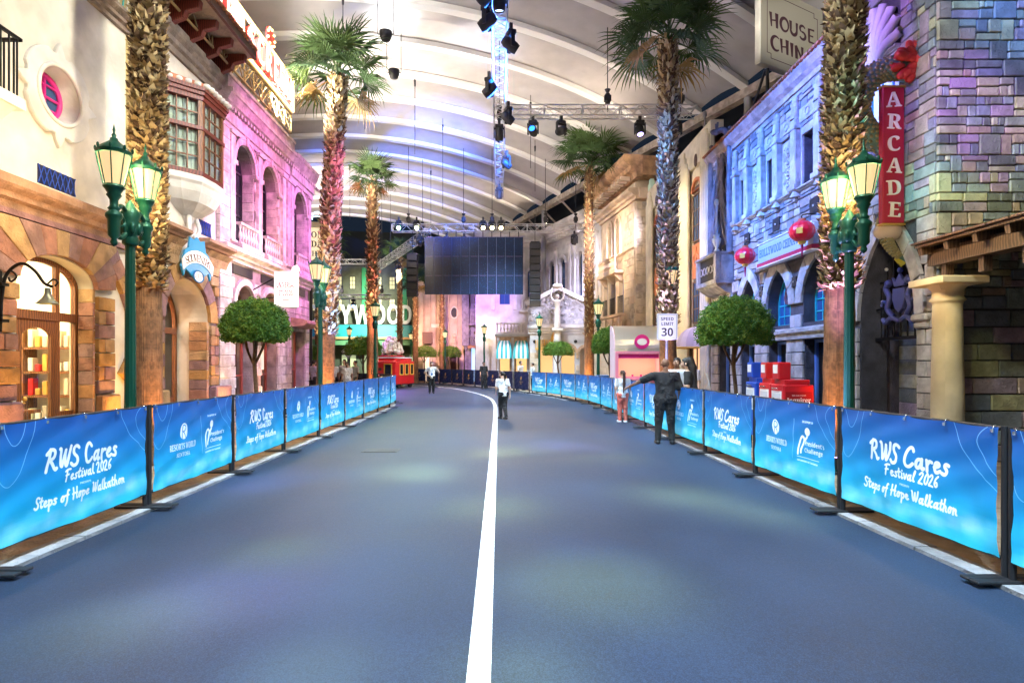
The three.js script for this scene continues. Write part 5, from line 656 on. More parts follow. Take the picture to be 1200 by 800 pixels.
{ // ---- beige corner building ----
  reseed(96);
  const b = thing('beige_corner_building', 'beige corner building with arched upper windows, balcony and heavy orange cornice', 'building', at(5.75, 32.6), -PI / 2 + 0.142), L = 5.1; // local x runs back toward the camera
  const up = [1.5, 2.75], low = [0.8, 2.0, 3.2];
  part(b, 'wall', ext(rectPts(0, L, 0, 10.4), -0.4, 0, [...up.map(x => archPts(x, 0.62, 7.15, 8.7, 'round', 0.31)), ...low.map(x => rectPts(x - 0.32, x + 0.32, 4.1, 5.9))]), mat.beige); part(b, 'wall', B(L - 0.4, L, 0, 10.4, -1.5, -0.405), mat.beige); part(b, 'wall', B(0, L - 0.41, 0, 10.4, -2.6, -2.3), mat.beige);
  for (const x of up) { archWindow(b, x, 0.62, 7.15, 8.7, 'round', 0.31, -0.2, mat.darkMetal, mat.glassDark, 2, [7.9], 0.05); archRing(b, x, 0.63, 8.7, 'round', 0.315, 0.2, 0.001, 0.08, [mat.beigeTrim], 4); part(b, 'pilaster', cbox(x - 0.45, x - 0.36, 7.1, 8.75, 0.001, 0.09), mat.beigeTrim); part(b, 'pilaster', cbox(x + 0.36, x + 0.45, 7.1, 8.75, 0.001, 0.09), mat.beigeTrim); }
  for (const x of low) { windowAt(b, x - 0.31, x + 0.31, 4.11, 5.89, -0.2, 2, 2, M([0.05, 0.1, 0.3]), mat.glassBlue, 0.05); part(b, 'window_railing', [B(x - 0.36, x + 0.36, 4.95, 4.99, 0.05, 0.09), ...Array.from({ length: 7 }, (_, i) => bar([x - 0.34 + i * 0.113, 4.1, 0.07], [x - 0.34 + i * 0.113, 4.96, 0.07], 0.012, 5))], mat.iron); }
  part(b, 'balcony_slab', cbox(0.7, 3.6, 6.1, 6.25, 0.001, 0.5), mat.beigeTrim); balusters(b, 0.75, 3.55, 6.25, 7.0, 0.42, 16, mat.beigeTrim, 0.06); for (const x of [0.9, 2.1, 3.3]) part(b, 'corbel', prof([[0, 5.7], [0.12, 5.75], [0.35, 5.98], [0.42, 6.09], [0, 6.09]], x - 0.09, x + 0.09), mat.beigeTrim);
  part(b, 'cornice', prof(cornicePts(9.3, 0.5, 0.5), 0, L + 0.4), mat.beigeTrim); part(b, 'cornice', prof(cornicePts(10.2, 1.0, 0.9), 0, L + 0.8), stone([0.60, 0.36, 0.20])); part(b, 'cornice', B(L + 0.001, L + 0.5, 9.3, 9.8, -1.5, 0.0), mat.beigeTrim); part(b, 'cornice', B(L + 0.001, L + 0.75, 10.3, 11.2, -1.5, -0.051), stone([0.60, 0.36, 0.20]));
  for (let i = 0; i < 12; i++) part(b, 'modillion', B(0.2 + i * 0.44, 0.36 + i * 0.44, 10.2, 10.4, 0.3, 0.75), mat.beigeTrim); part(b, 'string_course', prof(cornicePts(7.0, 0.12, 0.15), 0, L + 0.1), mat.beigeTrim);
  layStones(b, courses(3.75, L, 0.05, 9.2, 0.36, 0.65), [mat.beige, mat.beigeTrim, stone([0.62, 0.52, 0.4])], 0.001, 0.05, [], 'stone', 0.008, 0.006);
  { const sd = new THREE.Group(); sd.name = 'side_wall'; sd.position.set(L, 0, 0); sd.rotation.y = PI / 2; b.add(sd); layStones(sd, courses(0.02, 1.45, 0.05, 9.25, 0.36, 0.65), [mat.beige, stone([0.66, 0.56, 0.44])], 0.001, 0.05, [], 'stone', 0.008, 0.006); }
  // balustraded podium below
  part(b, 'podium', [B(0.0, 4.6, 0, 3.0, 0.01, 0.5)], mat.beigeTrim); layStones(b, courses(0.0, 4.6, 0.05, 3.0, 0.33, 0.6), [mat.beigeTrim, mat.beige], 0.501, 0.05); part(b, 'string_course', prof(cornicePts(3.0, 0.2, 0.25).map(([z, y]) => [z + 0.5, y]), 0, 4.65), mat.beigeTrim); for (let i = 0; i < 4; i++) part(b, 'podium_panel', [cbox(0.2 + i * 1.1, 0.95 + i * 1.1, 3.3, 3.85, 0.35, 0.5, 0.02), fin(new THREE.TorusGeometry(0.16, 0.04, 6, 14).translate(0.57 + i * 1.1, 3.57, 0.5))], mat.beigeTrim); part(b, 'podium_coping', B(0, 4.6, 3.9, 4.02, 0.3, 0.56), mat.beigeTrim);
}
{ // ---- white classical building with pediment pavilion ----
  reseed(107);
  const A = [2.98, 39.7], Bp = [5.72, 32.62], L = Math.hypot(Bp[0] - A[0], Bp[1] - A[1]), b = thing('classical_building', 'pale classical building with arched windows and dentilled cornice behind the video wall', 'building', at(...A), -Math.atan2(A[1] - Bp[1], Bp[0] - A[0]));
  const up = [1.4, 2.9, 5.3, 6.4];
  part(b, 'wall', ext(rectPts(0, L, 0, 10.2), -0.4, 0, up.map(x => archPts(x, 0.8, 5.6, 7.9, 'round', 0.4))), mat.roman);
  for (const x of up) { archWindow(b, x, 0.8, 5.6, 7.9, 'round', 0.4, -0.2, M([0.06, 0.09, 0.14]), mat.glassBlue, 2, [6.3, 7.0, 7.9], 0.05); archRing(b, x, 0.81, 7.9, 'round', 0.405, 0.2, 0.001, 0.08, [mat.romanTrim], 4); part(b, 'sill', cbox(x - 0.5, x + 0.5, 5.45, 5.58, 0.001, 0.2), mat.romanTrim); }
  for (const x of [0.25, 2.15, 4.1, 4.6, 5.85, 7.2]) part(b, 'pilaster', [cbox(x - 0.14, x + 0.14, 5.3, 8.9, 0.001, 0.14), cbox(x - 0.2, x + 0.2, 8.9, 9.1, 0.001, 0.2)], mat.romanTrim);
  part(b, 'cornice', prof(cornicePts(9.5, 0.9, 0.7), -0.6, L), mat.romanTrim); part(b, 'string_course', prof(cornicePts(5.1, 0.2, 0.25), 0, L), mat.romanTrim); for (let i = 0; i < 24; i++) part(b, 'dentil', B(0.1 + i * 0.31, 0.26 + i * 0.31, 9.55, 9.72, 0.1, 0.3), mat.romanTrim);
  const wing = new THREE.Group(); wing.name = 'side_wing'; b.add(wing); wing.rotation.y = -b.rotation.y; // faces up the street, runs left from the corner
  part(wing, 'wall', ext(rectPts(-4.6, 0, 0, 10.2), -0.4, 0.002, [archPts(-0.75, 0.55, 6.1, 7.7, 'round', 0.28), archPts(-2.6, 0.7, 5.6, 7.7, 'round', 0.35)]), mat.roman); archWindow(wing, -0.75, 0.55, 6.1, 7.7, 'round', 0.28, -0.2, M([0.06, 0.09, 0.14]), mat.glassBlue, 2, [6.8], 0.05); archWindow(wing, -2.6, 0.7, 5.6, 7.7, 'round', 0.35, -0.2, M([0.06, 0.09, 0.14]), mat.glassBlue, 2, [6.8], 0.05); archRing(wing, -0.75, 0.56, 7.7, 'round', 0.285, 0.16, 0.003, 0.08, [mat.romanTrim], 4); archRing(wing, -2.6, 0.71, 7.7, 'round', 0.355, 0.18, 0.003, 0.08, [mat.romanTrim], 4);
  part(wing, 'cornice', prof(cornicePts(9.5, 0.9, 0.7), -4.6, 0.3), mat.romanTrim); for (const x of [-0.15, -1.35, -1.9, -3.4]) part(wing, 'pilaster', cbox(x - 0.13, x + 0.13, 5.2, 9.2, 0.003, 0.12), mat.romanTrim); balusters(wing, -1.5, -0.1, 5.2, 5.95, 0.3, 8, mat.romanTrim, 0.06); part(wing, 'balcony_slab', cbox(-1.6, 0, 5.05, 5.2, 0.003, 0.4), mat.romanTrim);

  const v = thing('pediment_pavilion', 'low classical pavilion with carved pediment, arches and striped awnings', 'building', at(3.3, 34.2), -0.08); // local x across, z toward camera
  const or = stone([0.62, 0.42, 0.26]), arches = [[-0.55, 0.8], [0.75, 0.8], [1.75, 0.6]];
  part(v, 'wall', ext(rectPts(-1.5, 2.4, 0, 3.9), -0.5, 0, arches.map(([x, w]) => archPts(x, w, 0.03, 2.2, 'round', w / 2))), mat.roman);
  for (const [x, w] of arches) { archRing(v, x, w + 0.01, 2.2, 'round', w / 2, 0.18, 0.001, 0.07, [or], 4); part(v, 'lit_interior', B(x - w / 2 - 0.1, x + w / 2 + 0.1, 0.05, 2.7, -0.9, -0.85), glow([1, 0.6, 0.25], 0.55)); }
  layStones(v, courses(-1.5, 2.4, 0.05, 2.2, 0.35, 0.5), [or, mat.beige], 0.001, 0.05, arches.map(([x, w]) => archPts(x, w + 0.1, 0, 2.2, 'round', w / 2)));
  part(v, 'entablature', prof(cornicePts(3.3, 0.5, 0.3), -1.6, 2.5), mat.romanTrim); part(v, 'pediment', ext([[-1.6, 3.9], [2.0, 3.9], [2.0, 5.05], [0.2, 5.95], [-1.6, 5.05]], -0.4, 0.02), stone([0.42, 0.42, 0.47])); part(v, 'raking_cornice', [mv(B(-0.05, 2.05, -0.1, 0.12, -0.2, 0.3), -1.66, 5.05, 0, 0, 0, 0.4636), mv(B(-2.05, 0.05, -0.1, 0.12, -0.2, 0.3), 2.06, 5.05, 0, 0, 0, -0.4636)], mat.romanTrim);
  { const g = []; for (let i = 0; i < 60; i++) { const x = rr(-1.45, 1.85), y = rr(4.0, 4.95 + 0.8 * (1 - Math.abs(x - 0.2) / 1.8)); g.push(mv(sph(rr(0.05, 0.12), 0, 0, 0, 7, 1, rr(1, 2), 0.6), x, y, 0.03, 0, 0, rr(0, 3))); } part(v, 'carved_relief', g, stone([0.46, 0.45, 0.50])); }
  for (const [x, y] of [[-1.2, 2.85], [-0.1, 2.85], [1.2, 2.85], [2.1, 2.85]]) part(v, 'round_vent', fin(new THREE.CylinderGeometry(0.1, 0.1, 0.05, 14).rotateX(PI / 2).translate(x, y, 0.02)), mat.black);
  // left terrace wing with awnings
  const w2 = new THREE.Group(); w2.name = 'terrace_wing'; v.add(w2); w2.position.set(-1.52, 0, -1.2);
  part(w2, 'wall', ext(rectPts(-2.1, 0, 0, 3.3), -0.4, 0, [rectPts(-1.85, -1.25, 0.03, 1.95), rectPts(-0.85, -0.2, 0.03, 1.95)]), or); part(w2, 'lit_interior', B(-1.95, -0.1, 0.05, 2.0, -0.8, -0.75), glow([1, 0.66, 0.26], 0.6)); part(w2, 'cornice', prof(cornicePts(3.2, 0.2, 0.2), -2.15, 0), mat.romanTrim); balusters(w2, -2.1, 0, 3.41, 4.05, 0.05, 10, mat.romanTrim, 0.06); for (const x of [-1.95, -1.05, -0.1]) part(w2, 'pilaster', cbox(x - 0.08, x + 0.08, 0.05, 3.15, 0.001, 0.1), mat.roman);
  for (const x of [-1.55, -0.52]) for (let i = 0; i < 7; i++) { const ps = [], q = (a, t) => [x + 0.47 * (a * 2 - 1) * (0.55 + 0.45 * Math.cos(t)), 2.02 + 0.95 * Math.sin(t), 0.04 + 0.6 * Math.cos(t)]; for (let k = 0; k < 6; k++) { const t0 = PI / 2 * k / 6, t1 = PI / 2 * (k + 1) / 6; ps.push(...q(i / 7, t0), ...q((i + 1) / 7, t0), ...q((i + 1) / 7, t1), ...q(i / 7, t0), ...q((i + 1) / 7, t1), ...q(i / 7, t1)); } const [a, c] = [q(i / 7, 0), q((i + 1) / 7, 0)]; ps.push(...a, a[0], a[1] - 0.16, a[2], c[0], c[1] - 0.16, c[2], ...a, c[0], c[1] - 0.16, c[2], ...c); const g = new THREE.BufferGeometry(); g.setAttribute('position', new THREE.Float32BufferAttribute(ps, 3)); g.computeVertexNormals(); part(w2, 'awning_stripe', g, i % 2 ? mat.whitePaint : mat.teal); }
  // golden oval board
  const o = thing('oval_sign', 'golden oval signboard with ribbed crest on the pavilion front', 'sign', at(2.95, 33.9, 2.3), 0); part(o, 'board', fin(new THREE.CylinderGeometry(0.5, 0.5, 0.08, 28).rotateX(PI / 2).scale(0.55, 1.0, 1).translate(0.35, 0.6, 0.02)), M([0.60, 0.32, 0.06], { roughness: 0.4, metalness: 0.3 })); part(o, 'rim', fin(new THREE.TorusGeometry(0.5, 0.04, 6, 28).scale(0.55, 1, 1).translate(0.35, 0.6, 0.06)), mat.gold); part(o, 'crest', Array.from({ length: 9 }, (_, i) => cyl(0.03, 0.03, 0.5, -0.8 + i * 0.1, 0.15, 0, 6)), mat.gold); part(o, 'stand', B(-0.85, 0.6, 0.05, 0.16, -0.03, 0.05), mat.gold);
}
// ================= far end of the street =================
{ // ---- purple gothic shops and pink pilastered building behind the video wall ----
  reseed(118);
  const b = thing('pilastered_building', 'tall peach building with broad pilasters beyond the dark blue barriers', 'building', at(-6.9, 49.5), 0.1);
  const pk = plaster([0.70, 0.52, 0.42]);
  part(b, 'wall', ext(rectPts(-0.4, 3.9, 0, 8.6), -3, 0, [archPts(0.75, 0.7, 0.03, 1.9, 'round', 0.35), rectPts(2.6, 3.5, 0.03, 2.2)]), pk);
  for (const x of [-0.2, 0.25, 1.3, 1.75, 2.2, 3.7]) part(b, 'pilaster', [cbox(x - 0.16, x + 0.16, 0.05, 7.6, 0.001, 0.16, 0.02), cbox(x - 0.22, x + 0.22, 7.6, 7.85, 0.001, 0.24)], pk);
  part(b, 'cornice', prof(cornicePts(7.9, 0.6, 0.5), -0.5, 4.0), pk); part(b, 'balcony', [cbox(0.35, 1.2, 3.2, 4.2, 0.001, 0.5)], mat.woodDark); part(b, 'oval_window', [fin(new THREE.CylinderGeometry(0.42, 0.42, 0.06, 24).rotateX(PI / 2).scale(0.75, 1.15, 1).translate(3.05, 5.9, 0.02))], mat.black); part(b, 'oval_frame', fin(new THREE.TorusGeometry(0.42, 0.06, 6, 24).scale(0.75, 1.15, 1).translate(3.05, 5.9, 0.05)), mat.trimWhite);
  for (const x of [0.5, 1.0, 1.5, 1.98, 2.6, 3.3]) part(b, 'flute', [cyl(0.07, 0.07, 7.4, x, 0.1, 0.02, 8)], pk); layStones(b, courses(-0.4, 3.9, 0.05, 0.9, 0.28, 0.5), [pk, plaster([0.6, 0.42, 0.34])], 0.001, 0.07, [rectPts(0.35, 1.15, 0, 1), rectPts(2.55, 3.55, 0, 1)]); part(b, 'lit_doorway', B(0.4, 1.1, 0.03, 2.3, -0.4, -0.35), glow([1, 0.75, 0.5], 0.9)); part(b, 'dark_doorway', B(2.55, 3.55, 0.03, 2.25, -0.6, -0.55), mat.woodDark); part(b, 'carved_figure', [sph(0.2, 3.05, 3.9, 0.1, 10), cyl(0.28, 0.16, 1.1, 3.05, 2.6, 0.1), sph(0.26, 3.05, 3.3, 0.1, 8)], mat.beige); part(b, 'lamp_box', cbox(1.1, 1.75, 4.6, 4.9, 0.16, 0.3), mat.trimWhite);
  const g = thing('turreted_building', 'dark purple-grey building with crenellated turrets above bright shop windows', 'building', at(-2.85, 48.2), -0.06), tu = stone([0.30, 0.27, 0.36]);
  part(g, 'wall', ext(rectPts(0, 3.9, 0, 6.2), -3, 0, [rectPts(0.5, 1.5, 0.03, 2.9), rectPts(1.95, 3.35, 0.03, 2.9)]), tu);
  for (const [x, h, w] of [[0.1, 9.2, 0.6], [1.0, 9.0, 0.9], [2.2, 7.4, 0.5], [2.75, 6.9, 0.45], [3.25, 6.5, 0.45], [3.7, 6.0, 0.4]]) { part(g, 'turret', [cbox(x - w / 2, x + w / 2, 3.0, h, 0.001, 0.5, 0.02)], tu); for (let i = 0; i < 3; i++) part(g, 'merlon', B(x - w / 2 + i * w * 0.37, x - w / 2 + i * w * 0.37 + w * 0.24, h, h + 0.25, 0.05, 0.5), tu); part(g, 'turret_bracket', cyl(0.05, w * 0.5, 0.6, x, 2.6, 0.2, 8), tu); }
  part(g, 'bay_window', [cbox(0.5, 1.8, 4.8, 6.0, 0.1, 0.9), cbox(0.4, 1.9, 4.65, 4.8, 0.1, 1.0)], stone([0.36, 0.30, 0.4])); part(g, 'shop_light', [B(0.45, 1.55, 0.03, 2.85, -0.5, -0.45)], glow([0.45, 0.7, 1], 0.8)); part(g, 'shop_light', [B(1.9, 3.4, 0.03, 2.85, -0.5, -0.45)], glow([1, 0.72, 0.2], 1.0)); part(g, 'shop_mullion', [B(0.97, 1.03, 0.03, 2.9, -0.2, -0.1), B(2.4, 2.46, 0.03, 2.9, -0.2, -0.1), B(2.85, 2.91, 0.03, 2.9, -0.2, -0.1)], mat.woodDark); part(g, 'shop_awning', prof([[0, 2.95], [0.7, 2.8], [0.72, 2.95], [0, 3.2]], 0.3, 3.5), M([0.4, 0.22, 0.1])); part(g, 'shop_figure', [cyl(0.12, 0.16, 0.7, 2.65, 0.7, -0.3), sph(0.12, 2.65, 1.55, -0.3)], mat.red);
  layStones(g, ashlar(0, 3.9, 3.0, 6.1, 0.2, 0.25, 0.6), [tu, stone([0.24, 0.21, 0.3]), stone([0.36, 0.32, 0.42])], 0.001, 0.06); part(g, 'branch_carving', Array.from({ length: 12 }, () => { const x = rr(0.3, 1.8); return tube([[x, 2.9, 0.2], [x + rr(-0.3, 0.3), 3.5, 0.5], [x + rr(-0.5, 0.5), 4.1, 0.4], [x + rr(-0.6, 0.6), 4.7, 0.5]], rr(0.04, 0.09), 6); }), tu);
  const p = thing('round_window_house', 'pale lilac house with a round window between turrets and pavilion', 'building', at(0.75, 46.5), -0.06), lil = plaster([0.36, 0.30, 0.40]);
  part(p, 'wall', ext(rectPts(-0.5, 2.6, 0, 8.2), -3, 0, [rectPts(0.2, 0.7, 4.2, 6.3), rectPts(1.1, 1.6, 4.2, 6.3), rectPts(0.0, 0.9, 0.03, 2.3)]), lil); windowAt(p, 0.2, 0.7, 4.2, 6.3, -0.2, 1, 3, mat.darkMetal, mat.glassBlue, 0.05); windowAt(p, 1.1, 1.6, 4.2, 6.3, -0.2, 1, 3, mat.darkMetal, mat.glassBlue, 0.05); part(p, 'round_window', fin(new THREE.CylinderGeometry(0.35, 0.35, 0.06, 24).rotateX(PI / 2).translate(-0.2, 6.1, 0.02)), mat.glassDark); part(p, 'round_frame', fin(new THREE.TorusGeometry(0.36, 0.05, 6, 24).translate(-0.2, 6.1, 0.05)), mat.gothDark); for (const x of [-0.4, 0.95, 1.75, 2.45]) part(p, 'pilaster', [cbox(x - 0.1, x + 0.1, 0.05, 7.7, 0.001, 0.14, 0.02), cbox(x - 0.16, x + 0.16, 3.4, 3.6, 0.001, 0.2), cbox(x - 0.16, x + 0.16, 7.5, 7.75, 0.001, 0.2)], plaster([0.46, 0.38, 0.46])); layStones(p, courses(-0.5, 2.6, 0.05, 3.3, 0.32, 0.6), [plaster([0.5, 0.42, 0.5]), plaster([0.42, 0.36, 0.44])], 0.001, 0.05, [rectPts(0, 0.9, 0, 2.3)]); part(p, 'string_course', prof(cornicePts(3.3, 0.2, 0.25), -0.5, 2.6), plaster([0.55, 0.48, 0.55])); part(p, 'door', B(0.02, 0.88, 0.03, 2.28, -0.3, -0.24), mat.woodDark); part(p, 'cornice', prof(cornicePts(7.8, 0.4, 0.4), -0.5, 2.6), lil);
}
{ // ---- building with the giant letters ----
  reseed(129);
  const b = thing('marquee_building', 'olive building with teal marquee and giant white roof letters', 'building', at(-17.5, 56), 0.06), ol = plaster([0.17, 0.18, 0.12]), gr = M([0.02, 0.34, 0.12], { roughness: 0.5 });
  part(b, 'wall', [B(-4, 10.6, 3.2, 11.2, -6, -1.5), B(-4, 10.6, 0, 3.2, -6, -3.5)], ol); for (let j = 0; j < 2; j++) for (let i = 0; i < 9; i++) { const x = -1.2 + i * 1.3, y = 6.7 + j * 2.2; windowAt(b, x, x + 0.62, y, y + 1.3, -1.42, 2, 3, mat.darkMetal, M([0.62, 0.58, 0.32], { roughness: 0.3, emissive: [1, 0.85, 0.45], emissiveIntensity: 0.28 }), 0.05); }
  for (const x of [-0.2, 4.2, 8.2]) part(b, 'green_column', B(x - 0.22, x + 0.22, 3.3, 11, -1.49, -1.1), gr); part(b, 'roof_edge', B(-4, 10.7, 11.2, 11.5, -6.1, -1.2), ol);
  const cur = []; for (let i = 0; i <= 20; i++) { const t = i / 20; cur.push([-4 + 14.4 * t, 1.0 - 1.6 * (t - 0.5) ** 2 * 2]); }
  const slab = (dz, y0, y1) => flat([...cur.map(([x, z]) => [x, -(z + dz)]).map(([x, z]) => [x, -(-z) * 1]), [10.4, 4], [-4, 4]].map(([x, z], i) => i < 21 ? [x, -(cur[i][1] + dz)] : [x, 3]), y0, y1);
  part(b, 'marquee', slab(0.2, 4.05, 5.1), M([0.02, 0.40, 0.42], { roughness: 0.45 })); part(b, 'marquee_trim', slab(0.35, 3.85, 4.05), M([0.75, 0.45, 0.2])); part(b, 'marquee_trim', slab(0.32, 5.1, 5.2), mat.teal); part(b, 'marquee_soffit', slab(-0.1, 3.3, 3.85), M([0.16, 0.42, 0.2])); part(b, 'back_wall', B(-4, 10.5, 0, 3.3, -3.49, -3.3), M([0.10, 0.13, 0.08])); for (let i = 0; i < 6; i++) part(b, 'entrance_glow', B(-3 + i * 2.3, -1.6 + i * 2.3, 0.3, 2.4, -3.29, -3.2), glow([0.8, 0.9, 0.5], 0.3)); for (let i = 0; i < 7; i++) part(b, 'post', cyl(0.09, 0.09, 3.3, -3.4 + i * 2.1, 0, 0.2, 8), mat.darkMetal);
  const lt = new THREE.Group(); const w = letters(lt, 'HOLLYWOOD', 1.85, 0.3, 'sans_bold', M([0.82, 0.82, 0.78], { roughness: 0.6 }), 'letter', 1.1), k = 11.4 / w; for (const m of [...lt.children]) { m.geometry.scale(k, 1, 1).translate(-2.2, 5.35, 0.1); b.add(m); } part(b, 'letter_rail', B(-2.4, 9.6, 5.2, 5.34, 0.1, 0.4), mat.darkMetal);
}
{ // ---- dark far backdrop building on the left ----
  const b = thing('dark_hall', 'tall dark hall wall closing the street beyond the canopy', 'building', at(-30, 66), 0.15); part(b, 'wall', B(-20, 42, 0, 17, -1, 0), M([0.035, 0.045, 0.05], { roughness: 0.8 })); for (let i = 0; i < 14; i++) part(b, 'wall_rib', B(-18 + i * 4.2, -17.7 + i * 4.2, 0, 17, 0.01, 0.25), M([0.05, 0.055, 0.06]));
  const c = thing('corner_shop', 'olive-lit shop with green awning set back behind the pink arcade', 'building', at(-15.5, 34), PI / 2 - 0.7); part(c, 'wall', B(-3, 5, 0, 6.5, -2, 0), plaster([0.30, 0.30, 0.2])); part(c, 'cornice', prof(cornicePts(6.1, 0.5, 0.4), -3, 5), plaster([0.4, 0.35, 0.2])); part(c, 'awning', prof([[0, 2.7], [1.2, 2.3], [1.22, 2.4], [0, 3.0]], -2.5, 4.5), M([0.10, 0.42, 0.25])); for (let i = 0; i < 4; i++) windowAt(c, -2.4 + i * 1.8, -1.2 + i * 1.8, 0.4, 2.2, 0.06, 2, 1, mat.woodDark, glow([1, 0.8, 0.5], 0.35), 0.06); for (let i = 0; i < 4; i++) windowAt(c, -2.2 + i * 1.8, -1.4 + i * 1.8, 3.6, 5.2, 0.06, 2, 2, mat.woodDark, mat.glassDark, 0.06);
}
{ // ---- red trolley, popcorn cart ----
  const t = thing('trolley_car', 'red trolley car with yellow-trimmed windows behind the end of the banner barriers', 'trolley', at(-6.75, 37.6), -0.28); t.scale.setScalar(0.86); const yl = M([0.75, 0.45, 0.05], { roughness: 0.4 });
  part(t, 'body', [cbox(-0.85, 0.85, 0.25, 2.0, -1.6, 1.6, 0.06), cbox(-0.7, 0.7, 2.0, 2.2, -1.4, 1.4, 0.05)], mat.redBright); part(t, 'roof_rail', [B(-0.72, 0.72, 2.2, 2.28, -1.42, 1.42)], mat.whitePaint);
  for (const [x0, x1] of [[-0.1, 0.55]]) { part(t, 'window_frame', ext(rectPts(x0, x1, 0.95, 1.8), 1.601, 1.64, [rectPts(x0 + 0.07, x1 - 0.07, 1.02, 1.73)]), yl); part(t, 'pane', B(x0 + 0.07, x1 - 0.07, 1.02, 1.73, 1.6, 1.615), mat.glassDark); } part(t, 'panel_trim', ext(rectPts(-0.05, 0.5, 0.4, 0.8), 1.601, 1.63, [rectPts(-0.01, 0.46, 0.44, 0.76)]), yl); part(t, 'grille', B(-0.55, -0.3, 1.3, 1.5, 1.601, 1.62), mat.woodDark); part(t, 'bumper', cbox(-0.8, 0.8, 0.2, 0.36, 1.61, 1.72, 0.03), mat.chrome);
  for (const z of [-1.1, -0.2, 0.7]) { part(t, 'window_frame', mv(ext(rectPts(-0.3, 0.3, 0.95, 1.8), 0, 0.04, [rectPts(-0.23, 0.23, 1.02, 1.73)]), -0.851, 0, z, 0, -PI / 2), yl); part(t, 'pane', B(-0.865, -0.85, 1.02, 1.73, z - 0.23, z + 0.23), mat.glassDark); part(t, 'window_frame', mv(ext(rectPts(-0.3, 0.3, 0.95, 1.8), 0, 0.04, [rectPts(-0.23, 0.23, 1.02, 1.73)]), 0.851, 0, z, 0, PI / 2), yl); part(t, 'pane', B(0.85, 0.865, 1.02, 1.73, z - 0.23, z + 0.23), mat.glassDark); }
  for (const [x, z] of [[-0.75, 1.0], [0.75, 1.0], [-0.75, -1.0], [0.75, -1.0]]) part(t, 'wheel', fin(new THREE.CylinderGeometry(0.26, 0.26, 0.16, 18).rotateZ(PI / 2).translate(x, 0.26, z)), mat.black);
  const c = thing('popcorn_cart', 'red cart topped with a giant heap of white popcorn', 'food cart', at(-7.35, 39.6)); part(c, 'cart', [cbox(-0.6, 0.6, 0.3, 1.9, -0.5, 0.5, 0.04), cbox(-0.8, 0.8, 1.9, 2.1, -0.6, 0.6)], mat.red); for (const x of [-0.5, 0.5]) part(c, 'wheel', fin(new THREE.TorusGeometry(0.28, 0.04, 6, 20).rotateY(PI / 2).translate(x * 1.3, 0.28, 0)), mat.gold); reseed(8); const pc = []; for (let i = 0; i < 150; i++) { const a = rnd() * 2 * PI, r = Math.sqrt(rnd()) * 0.75, h = (1 - (r / 0.8) ** 2) * 1.3; pc.push(sph(rr(0.08, 0.16), r * Math.cos(a), 2.15 + h * rr(0.5, 1), r * Math.sin(a) * 0.8, 6)); } part(c, 'popcorn', pc, M([0.82, 0.74, 0.55], { roughness: 0.8 }));
}
{ // ---- video wall, speaker arrays ----
  reseed(140);
  const v = thing('video_wall', 'large switched-off video wall of dark blue panels hanging over the street', 'screen', at(-4.16, 32.4, 5.42)), pw = 0.5, ph = 1.07;
  const tex = k => canvasTex(64, 128, (x, w, h) => { reseed(900 + k); x.fillStyle = '#0a1a33'; x.fillRect(0, 0, w, h); for (let i = 0; i < 8; i++) for (let j = 0; j < 16; j++) { const q = rnd(); x.fillStyle = q < 0.12 ? '#1d6a9a' : q < 0.4 ? '#123a66' : '#0d2444'; x.fillRect(i * 8 + 2, j * 8 + 2, 3, 3); } x.fillStyle = '#7d5a86'; x.fillRect(8, 1, w - 16, 2); x.fillStyle = '#38507e'; x.fillRect(0, 0, 2, h); x.fillRect(0, 0, w, 1); });
  const mats = [0, 1, 2, 3].map(k => M([1, 1, 1], { map: tex(k), roughness: 0.3 })); for (let i = 0; i < 11; i++) for (let j = 0; j < 3; j++) { const pnl = part(v, 'panel', B(i * pw + 0.004, (i + 1) * pw - 0.004, j * ph + 0.004, (j + 1) * ph - 0.004, -0.1, 0), mat.black); part(pnl, 'panel_face', face(pw - 0.012, ph - 0.012, (i + 0.5) * pw, (j + 0.5) * ph, 0.003), mats[(i * 3 + j * 5) % 4]); }
  part(v, 'hanger', Array.from({ length: 11 }, (_, i) => bar([0.25 + i * 0.5, 3.2, -0.05], [0.25 + i * 0.5, 3.6, -0.05], 0.03)), mat.darkMetal); part(v, 'rear_frame', [bar([0.1, 0.1, -0.2], [5.4, 0.1, -0.2], 0.03), bar([0.1, 3.1, -0.2], [5.4, 3.1, -0.2], 0.03)], mat.alu);
  const arr = (x, d, y, n, lab) => { const s = thing('speaker_array', lab, 'speaker', at(x, d, y), 0, 'hanging speaker arrays'); for (let i = 0; i < n; i++) { const c = part(s, 'cabinet', mv(cbox(-0.3, 0.3, -0.19, 0.19, -0.22, 0.2, 0.03), 0, -0.2 - i * 0.395, 0.02 * i * 0.4, 0.03 * i, 0, 0), mat.black); part(c, 'grille', mv(B(-0.26, 0.26, -0.15, 0.15, 0.2, 0.21), 0, -0.2 - i * 0.395, 0.02 * i * 0.4, 0.03 * i, 0, 0), mat.darkMetal); } part(s, 'rigging', [B(-0.25, 0.25, 0, 0.06, -0.15, 0.15), bar([0, 0.06, 0], [0, 1.6, 0], 0.02)], mat.darkMetal); };
  arr(2.0, 32.4, 8.3, 9, 'long black speaker array hanging right of the video wall'); arr(-4.85, 32.4, 7.65, 6, 'black speaker array hanging left of the video wall');
}
